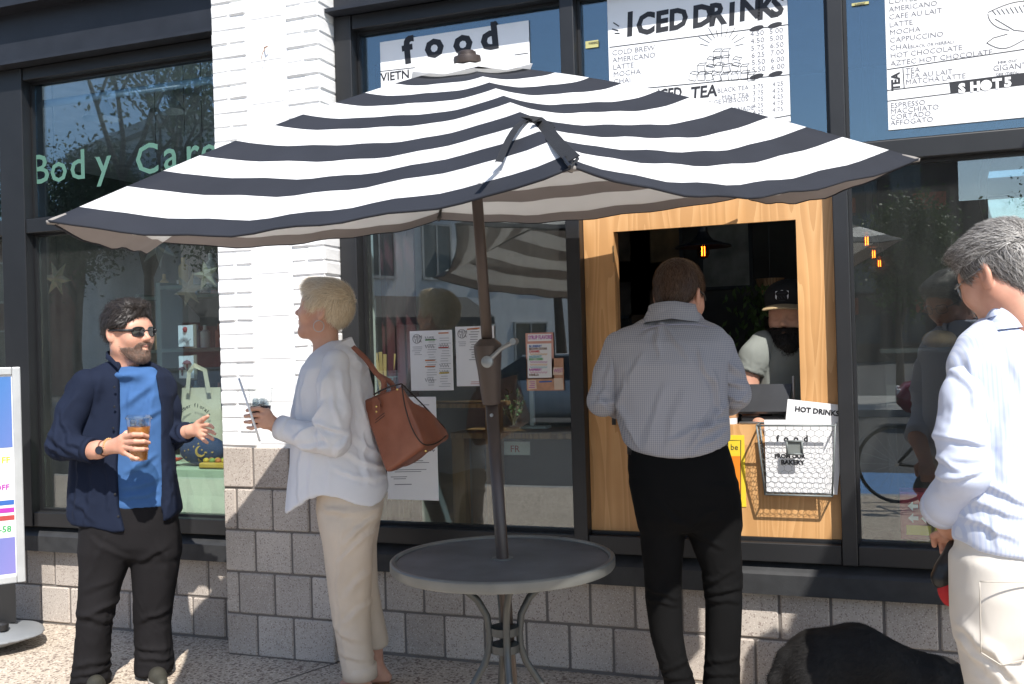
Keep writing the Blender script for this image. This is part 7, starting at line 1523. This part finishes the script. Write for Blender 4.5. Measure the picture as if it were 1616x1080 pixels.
# ================================================================== street sign stand at the left edge
pr = atD(41, 935, 5.25); SG = thing('sign_stand', 'grey framed poster stand on weighted plastic base at left edge', 'sign', (pr[0], pr[1], 0), R(50))
wS, z0, z1 = .62, .33, 1.46
def sgx(px, py): return None
fr_ = MB(); fr_.box(-wS, -wS+.04, -.02, .02, z0, z1, .005); fr_.box(-.04, .0, -.02, .02, z0, z1, .005); fr_.box(-wS+.0405, -.0405, -.02, .02, z0, z0+.04, .005); fr_.box(-wS+.0405, -.0405, -.02, .02, z1-.04, z1, .005); fr_.build('frame', mat('silver_frame', (.50, .51, .51), .4, metal=.3, bump=.05), SG)
PO = MB().box(-wS+.0405, -.0405, -.008, .008, z0+.0405, z1-.0405).build('poster', M_white, SG)
def grad(name, c1, c2):
    m, t, b = _bsdf(name); N = t.nodes; L = t.links; tc = N.new('ShaderNodeTexCoord'); mp = N.new('ShaderNodeMapping'); mp.inputs['Rotation'].default_value = (0, R(-35), 0); mp.inputs['Location'].default_value = (.9, 0, 0); mp.inputs['Scale'].default_value = (1.6, 1, 1); L.new(tc.outputs['Object'], mp.inputs[0]); g = N.new('ShaderNodeTexGradient'); L.new(mp.outputs[0], g.inputs[0]); r = N.new('ShaderNodeValToRGB'); r.color_ramp.elements[0].color = (*c1, 1); r.color_ramp.elements[1].color = (*c2, 1); L.new(g.outputs[0], r.inputs[0]); L.new(r.outputs[0], b.inputs[0]); b.inputs['Roughness'].default_value = .4; return m
M_gr = grad('blue_purple_print', (.06, .17, .42), (.30, .20, .48))
MB().box(-wS+.045, -.045, -.0095, -.0085, z1-.42, z1-.05).build('blue_field', M_gr, PO); MB().box(-wS+.045, -.045, -.0095, -.0085, z0+.05, z0+.24).build('blue_field', M_gr, PO)
for (s, x, z, sz, m) in (('FF', -.10, z1-.50, .045, M_yel), ('OFF', -.135, z0+.49, .04, C_[6]), ('t-58', -.135, z0+.27, .045, MATS['pen_4'])): text(s, sz, (x, -.0095, z), m, PO, bold=.001)
for k in range(3): MB().box(-.13, -.045, -.0095, -.0085, z0+.33+.04*k, z0+.355+.04*k).build('coloured_bar', (M_redp, C_[6], C_[0])[k], PO)
def fbase(p): 
    q = p-np.array([-wS/2, 0, 0], np.float32); d = (np.abs(q[:, 0]/.44)**3+np.abs(q[:, 1]/.26)**3)**(1/3); return smax((d-1)*.2, np.abs(q[:, 2]-.075)-.07+.12*np.clip(d-.35, 0, 1), .03)
obj('weighted_base', meshVF(*sdf(fbase, (-wS/2-.52, -.34, .0), (-wS/2+.52, .34, .2), .012)), mat('grey_plastic_base', (.20, .21, .22), .45, var=.06, bump=.06), SG)
MB().box(-wS+.05, -.05, -.03, .03, .13, z0-.0005).build('post', M_blackm, SG); MB().lathe([(.03, .12), (.032, .15), (.02, .158), (0, .159)], (-.12, -.12, 0), 16).build('filler_cap', M_blackm, SG, auto=40)
# ================================================================== across the street (seen mirrored in the panes)
def windows(t, wall_y, xs, zs, w, h, face, mglass, mframe, out=.06):
    for x in xs:
        for z in zs:
            f = MB(); f.box(x-w/2-.08, x-w/2, wall_y, wall_y+out*face, z, z+h) if face > 0 else None
            f.box(x+w/2, x+w/2+.08, wall_y, wall_y+out, z, z+h); f.box(x-w/2-.08, x+w/2+.08, wall_y, wall_y+out*1.4, z-.1, z-.001); f.box(x-w/2-.08, x+w/2+.08, wall_y, wall_y+out, z+h+.001, z+h+.08); f.box(x-.03, x+.03, wall_y+.012, wall_y+out*.8, z, z+h)
            o = f.build('window', mframe, t); MB().box(x-w/2, x+w/2, wall_y+.002, wall_y+.01, z, z+h).build('pane', mglass, o)
M_wgl = mat('far_window_glass', (.05, .075, .10), .08, var=.3, vscale=.5, bump=0); M_wfr = mat('far_window_frame', (.55, .55, .54), .6)
M_brn = mat('dark_brown_cladding', (.085, .06, .052), .8, var=.2, vscale=1); M_org = mat('orange_panel', (.40, .10, .05), .7); M_wht = mat('white_clapboard', (.80, .80, .80), .8, var=.05, vscale=1)
t = thing('apartment_building', 'dark brown apartment block with orange panels mirrored in the right window', 'building', (-5, -62, -.15))
MB().box(-11, 9.6, -9, 0, 0, 13.2).build('wall', M_brn, t); MB().box(9.6, 11.3, -8, -1, 0, 9.8).build('wing', M_brn, t)
windows(t, 0, [-9, -6.4, -3.8, -1.2, 1.4, 4.0, 6.6], [1.2, 4.4, 7.6, 10.6], 1.7, 1.7, 1, M_wgl, mat('dark_window_frame', (.04, .05, .06), .5))
for x in (-7.7, -2.5, 2.7, 7.95):
    for z in (3.3, 6.5, 9.6): MB().box(x-.95, x+.95, .0, .05, z-.35, z+.75).build('orange_panel', M_org, t)
MB().box(-11.2, 9.8, -9.2, .3, 13.2, 13.5).build('parapet', M_brn, t)
t = thing('white_building', 'white clapboard house front with dark awning mirrored behind the umbrella pole', 'building', (-15.5, -28, -.15), R(-64))
MB().box(-9, 9, -8, 0, 0, 8.6).build('wall', M_wht, t); windows(t, 0, [-7, -4.4, -1.8, .8, 3.4, 6], [4.2], 1.25, 1.9, 1, M_wgl, M_wfr); windows(t, 0, [-5, -2, 2.5, 5.5], [.9], 1.7, 1.6, 1, M_wgl, M_wfr)
aw = MB(); aw.add([(-9.2, .02, 3.5), (2.2, .02, 3.5), (2.2, 1.5, 2.7), (-9.2, 1.5, 2.7), (-9.2, 1.5, 2.45), (2.2, 1.5, 2.45)], [(0, 3, 2, 1), (3, 4, 5, 2)]); aw.build('awning', mat('black_awning', (.02, .02, .024), .7), t)
MB().box(-9.3, 9.3, -8.3, .4, 8.6, 8.9).build('roof', M_wfr, t); MB().box(-9.02, -5.2, .001, .08, 0, 2.6).build('red_shopfront', mat('red_paint', (.30, .02, .03), .6), t)
t = thing('brick_building', 'far red brick building mirrored low in the left shop window', 'building', (-46, -30, -.15))
MB().box(-14, 14, -9, 0, 0, 7).build('wall', mat('red_brick_far', (.24, .10, .075), .9), t); windows(t, 0, list(range(-11, 13, 4)), [1.2, 4.3], 1.6, 1.7, 1, M_wgl, M_wfr); MB().box(-14.2, 14.2, -9.2, .2, 7, 7.3).build('roof', M_brn, t)
M_bark = mat('bark', (.10, .075, .055), .9, bump=.6, bscale=30)
def tree(label, loc, h, r, leaves, seed, lc, bare=False, gap=.0):
    t = thing('street_tree', label, 'tree', loc, group='trees across the street'); rs = random.Random(seed); tk = MB(); tips = []
    def grow(p, d, L, rad, lev):
        q = p+d*L; m_ = p.lerp(q, .5)+Vector((rs.uniform(-1, 1), rs.uniform(-1, 1), 0))*L*.06; tk.tube([p[:], m_[:], q[:]], [rad, rad*.8, rad*.62], 6 if lev < 2 else 4, False)
        if lev >= (5 if bare else 3): tips.append(q); return
        for k in range(3 if lev < 4 else 2):
            dd = (d+Vector((rs.uniform(-1, 1), rs.uniform(-1, 1), rs.uniform(-.15, .7)))*.75).normalized(); grow(q, dd, L*rs.uniform(.6, .82), rad*.6, lev+1)
        if lev > 0: tips.append(q)
    grow(Vector((0, 0, 0)), Vector((rs.uniform(-.04, .04), 0, 1)), h*.34, h*.018+.03, 0); tk.build('trunk', M_bark, t, smooth=True)
    if leaves:
        vs = []; n = leaves
        P = np.array([tips[rs.randrange(len(tips))][:] for _ in range(n)])+np.random.RandomState(seed).normal(size=(n, 3))*r*.16; D = np.random.RandomState(seed+1).normal(size=(n, 3)); D /= np.linalg.norm(D, axis=1)[:, None]; B = np.cross(D, np.random.RandomState(seed+2).normal(size=(n, 3))); B /= np.linalg.norm(B, axis=1)[:, None]; s = (.055*np.random.RandomState(seed+3).uniform(.6, 1.4, n)*(h/6)**.5)[:, None]
        vs = np.stack([P-D*s, P+B*s*.55, P+D*s, P-B*s*.55], 1).reshape(-1, 3); o = obj('crown', meshVF(vs, np.arange(4*n).reshape(-1, 4), False), mat('leaf_%d' % seed, lc, .55, var=.3, vscale=1.5, trans=.25), t)
    return t
tree('full green tree mirrored at the left of the shop window', (-17.2, -19.6, -.01), 8.0, 3.0, 24000, 3, (.075, .12, .03)); tree('tall bare branched tree mirrored beside the pillar', (-19.4, -18.4, -.01), 11.0, 3, 4000, 5, (.09, .12, .03), True); tree('dense dark green tree mirrored low in the left window', (-23.0, -19.6, -.01), 9.0, 3, 26000, 7, (.05, .09, .025))
tree('bushy tree mirrored left of the grey haired man', (.35, -19.5, -.01), 4.6, 2.0, 16000, 11, (.075, .12, .03)); tree('small green tree mirrored above the hatch', (-7.8, -20.2, -.01), 8.0, 3.0, 7000, 13, (.06, .10, .03)); tree('slim tree mirrored at the far right window edge', (5.8, -30, -.15), 7.0, 2.5, 6000, 17, (.06, .10, .03))
# parked cars
M_cgl = mat('car_glass', (.02, .025, .03), .05, bump=0, var=0); M_tyre = mat('tyre', (.015, .015, .015), .85); M_rim = mat('wheel_rim', (.5, .5, .5), .35, metal=.8)
def car(label, loc, rz, col, nm):
    t = thing('parked_car', label, 'car', loc, rz, 'cars parked along the street'); pm = mat(nm, col, .25, var=.02, bump=0, spec=.6); b = MB(); prof = [(-2.2, .45, .62, .80), (-2.15, .30, .78, .86), (-1.5, .24, .92, .90), (-.9, .22, .95, .90), (.6, .22, .96, .90), (1.4, .24, .88, .89), (2.05, .30, .76, .84), (2.2, .45, .60, .76)]; rows = []
    for (x, z0, z1, w) in prof: rows.append([(x, w*s, z) for (s, z) in ((-.86, z0), (-1, z0+.12), (-1, (z0+z1)/2), (-.97, z1-.06), (-.86, z1), (0, z1+.03), (.86, z1), (.97, z1-.06), (1, (z0+z1)/2), (1, z0+.12), (.86, z0), (0, z0))])
    b.grid(rows, True); b.add(rows[0], [tuple(range(11, -1, -1))]); b.add(rows[-1], [tuple(range(12))]); body = b.build('body', pm, t, smooth=True)
    g = MB(); rr_ = [[(x, w*s, z) for s in (-1, 1)] for (x, w, z) in ()]; P = [(-1.75, .80, .90), (-1.05, .66, 1.40), (.15, .66, 1.42), (1.0, .80, .92)]; L_ = [[(x, -w, z) for (x, w, z) in P], [(x, w, z) for (x, w, z) in P]]; g.add(L_[0]+L_[1], [(0, 1, 2, 3), (7, 6, 5, 4), (0, 4, 5, 1), (2, 6, 7, 3)]); g.build('windows', M_cgl, t); r_ = MB(); r_.box(-1.06, .17, -.67, .67, 1.40, 1.45, .02); r_.build('roof', pm, t)
    for x in (-1.38, 1.38):
        for s in (-1, 1):
            w = MB().lathe([(.2, -.1), (.31, -.1), (.33, -.06), (.33, .06), (.31, .1), (.2, .1)], (x, s*.80, .33), 24, (0, 1, 0)).build('wheel', M_tyre, t, auto=40); MB().lathe([(0, -.09), (.2, -.095), (.2, .095), (0, .09)], (x, s*.80, .33), 20, (0, 1, 0)).build('rim', M_rim, w, auto=40)
    for s in (-1, 1): MB().box(2.12, 2.19, s*.55-.13, s*.55+.13, .60, .70, .02).build('headlight', M_white, t); MB().box(-2.19, -2.12, s*.58-.12, s*.58+.12, .62, .74, .02).build('tail_light', M_redp, t)
    return t
car('black car mirrored beside the tote bag', (-9.2, -7.2, -.146), 0, (.012, .013, .016), 'black_car_paint'); car('red car mirrored in the right window', (2.4, -14.8, -.146), math.pi, (.30, .015, .03), 'red_car_paint'); car('silver blue car mirrored at the left edge', (-15.2, -7.3, -.146), 0, (.20, .26, .34), 'blue_car_paint'); car('white car mirrored behind the umbrella pole', (-6.6, -15.0, -.146), math.pi, (.55, .55, .55), 'white_car_paint')
# bicycle at the kerb
BY = thing('bicycle', 'black bicycle parked at the kerb mirrored in the right window', 'bicycle', (.62, -5.05, 0), R(8))
for x in (-.53, .53):
    w = MB().tube([(x+.335*math.cos(a), 0, .345+.335*math.sin(a)) for a in np.linspace(0, 2*math.pi, 41)], .016, 8, False).build('wheel', M_tyre, BY, smooth=True); s = MB()
    for k in range(20): a = k*math.pi/10; s.tube([(x, .02*(-1)**k, .345), (x+.325*math.cos(a), 0, .345+.325*math.sin(a))], .0011, 3, False)
    s.tube([(x, -.05, .345), (x, .05, .345)], .018, 8); s.build('spokes', M_steel, w); MB().ribbon([(x+.37*math.cos(a), 0, .345+.37*math.sin(a)) for a in np.linspace(R(20), R(165), 14)], .045, (0, 0, 1), .002).build('mudguard', M_blackm, BY)
f = MB(); bbk, st_, hd1, hd2, rw, fw_ = (-.05, 0, .30), (-.20, 0, .80), (.36, 0, .86), (.40, 0, .70), (-.53, 0, .345), (.53, 0, .345)
for a, b in ((bbk, st_), (bbk, hd2), (st_, hd1), (hd1, hd2), (bbk, rw), ((-.18, 0, .74), rw), (hd2, fw_)): f.tube([a, b], .015, 8)
f.build('frame', M_blackm, BY, smooth=True); f = MB(); f.tube([hd1, (.33, 0, 1.0), (.30, 0, 1.03)], .013, 8); f.tube([(.18, -.3, 1.04), (.30, -.12, 1.05), (.32, 0, 1.03), (.30, .12, 1.05), (.18, .3, 1.04)], .012, 8); f.build('handlebar', M_steel, BY, smooth=True)
f = MB(); f.tube([st_, (-.22, 0, .92)], .013, 8); f.build('seat_post', M_steel, BY); obj('saddle', meshVF(*sdf(lambda p: smin(dell(p, (-.27, 0, .95), (.10, .075, .03)), dcap(p, (-.24, 0, .95), (-.08, 0, .945), .03, .018), .03), (-.42, -.12, .88), (.0, .12, 1.02), .01)), M_blackm, BY)
f = MB(); f.lathe([(.09, -.003), (.095, 0), (.09, .003)], bbk, 24, (0, 1, 0)); f.tube([(bbk[0], -.06, bbk[2]), (bbk[0]+.1, -.07, bbk[2]-.14)], .009, 6); f.tube([(bbk[0], .06, bbk[2]), (bbk[0]-.1, .07, bbk[2]+.14)], .009, 6); f.build('crank', M_steel, BY); f = MB(); f.tube([(-.05, .06, .28), (-.12, .10, .10), (-.15, .16, .01)], .009, 6); f.build('kickstand', M_steel, BY)
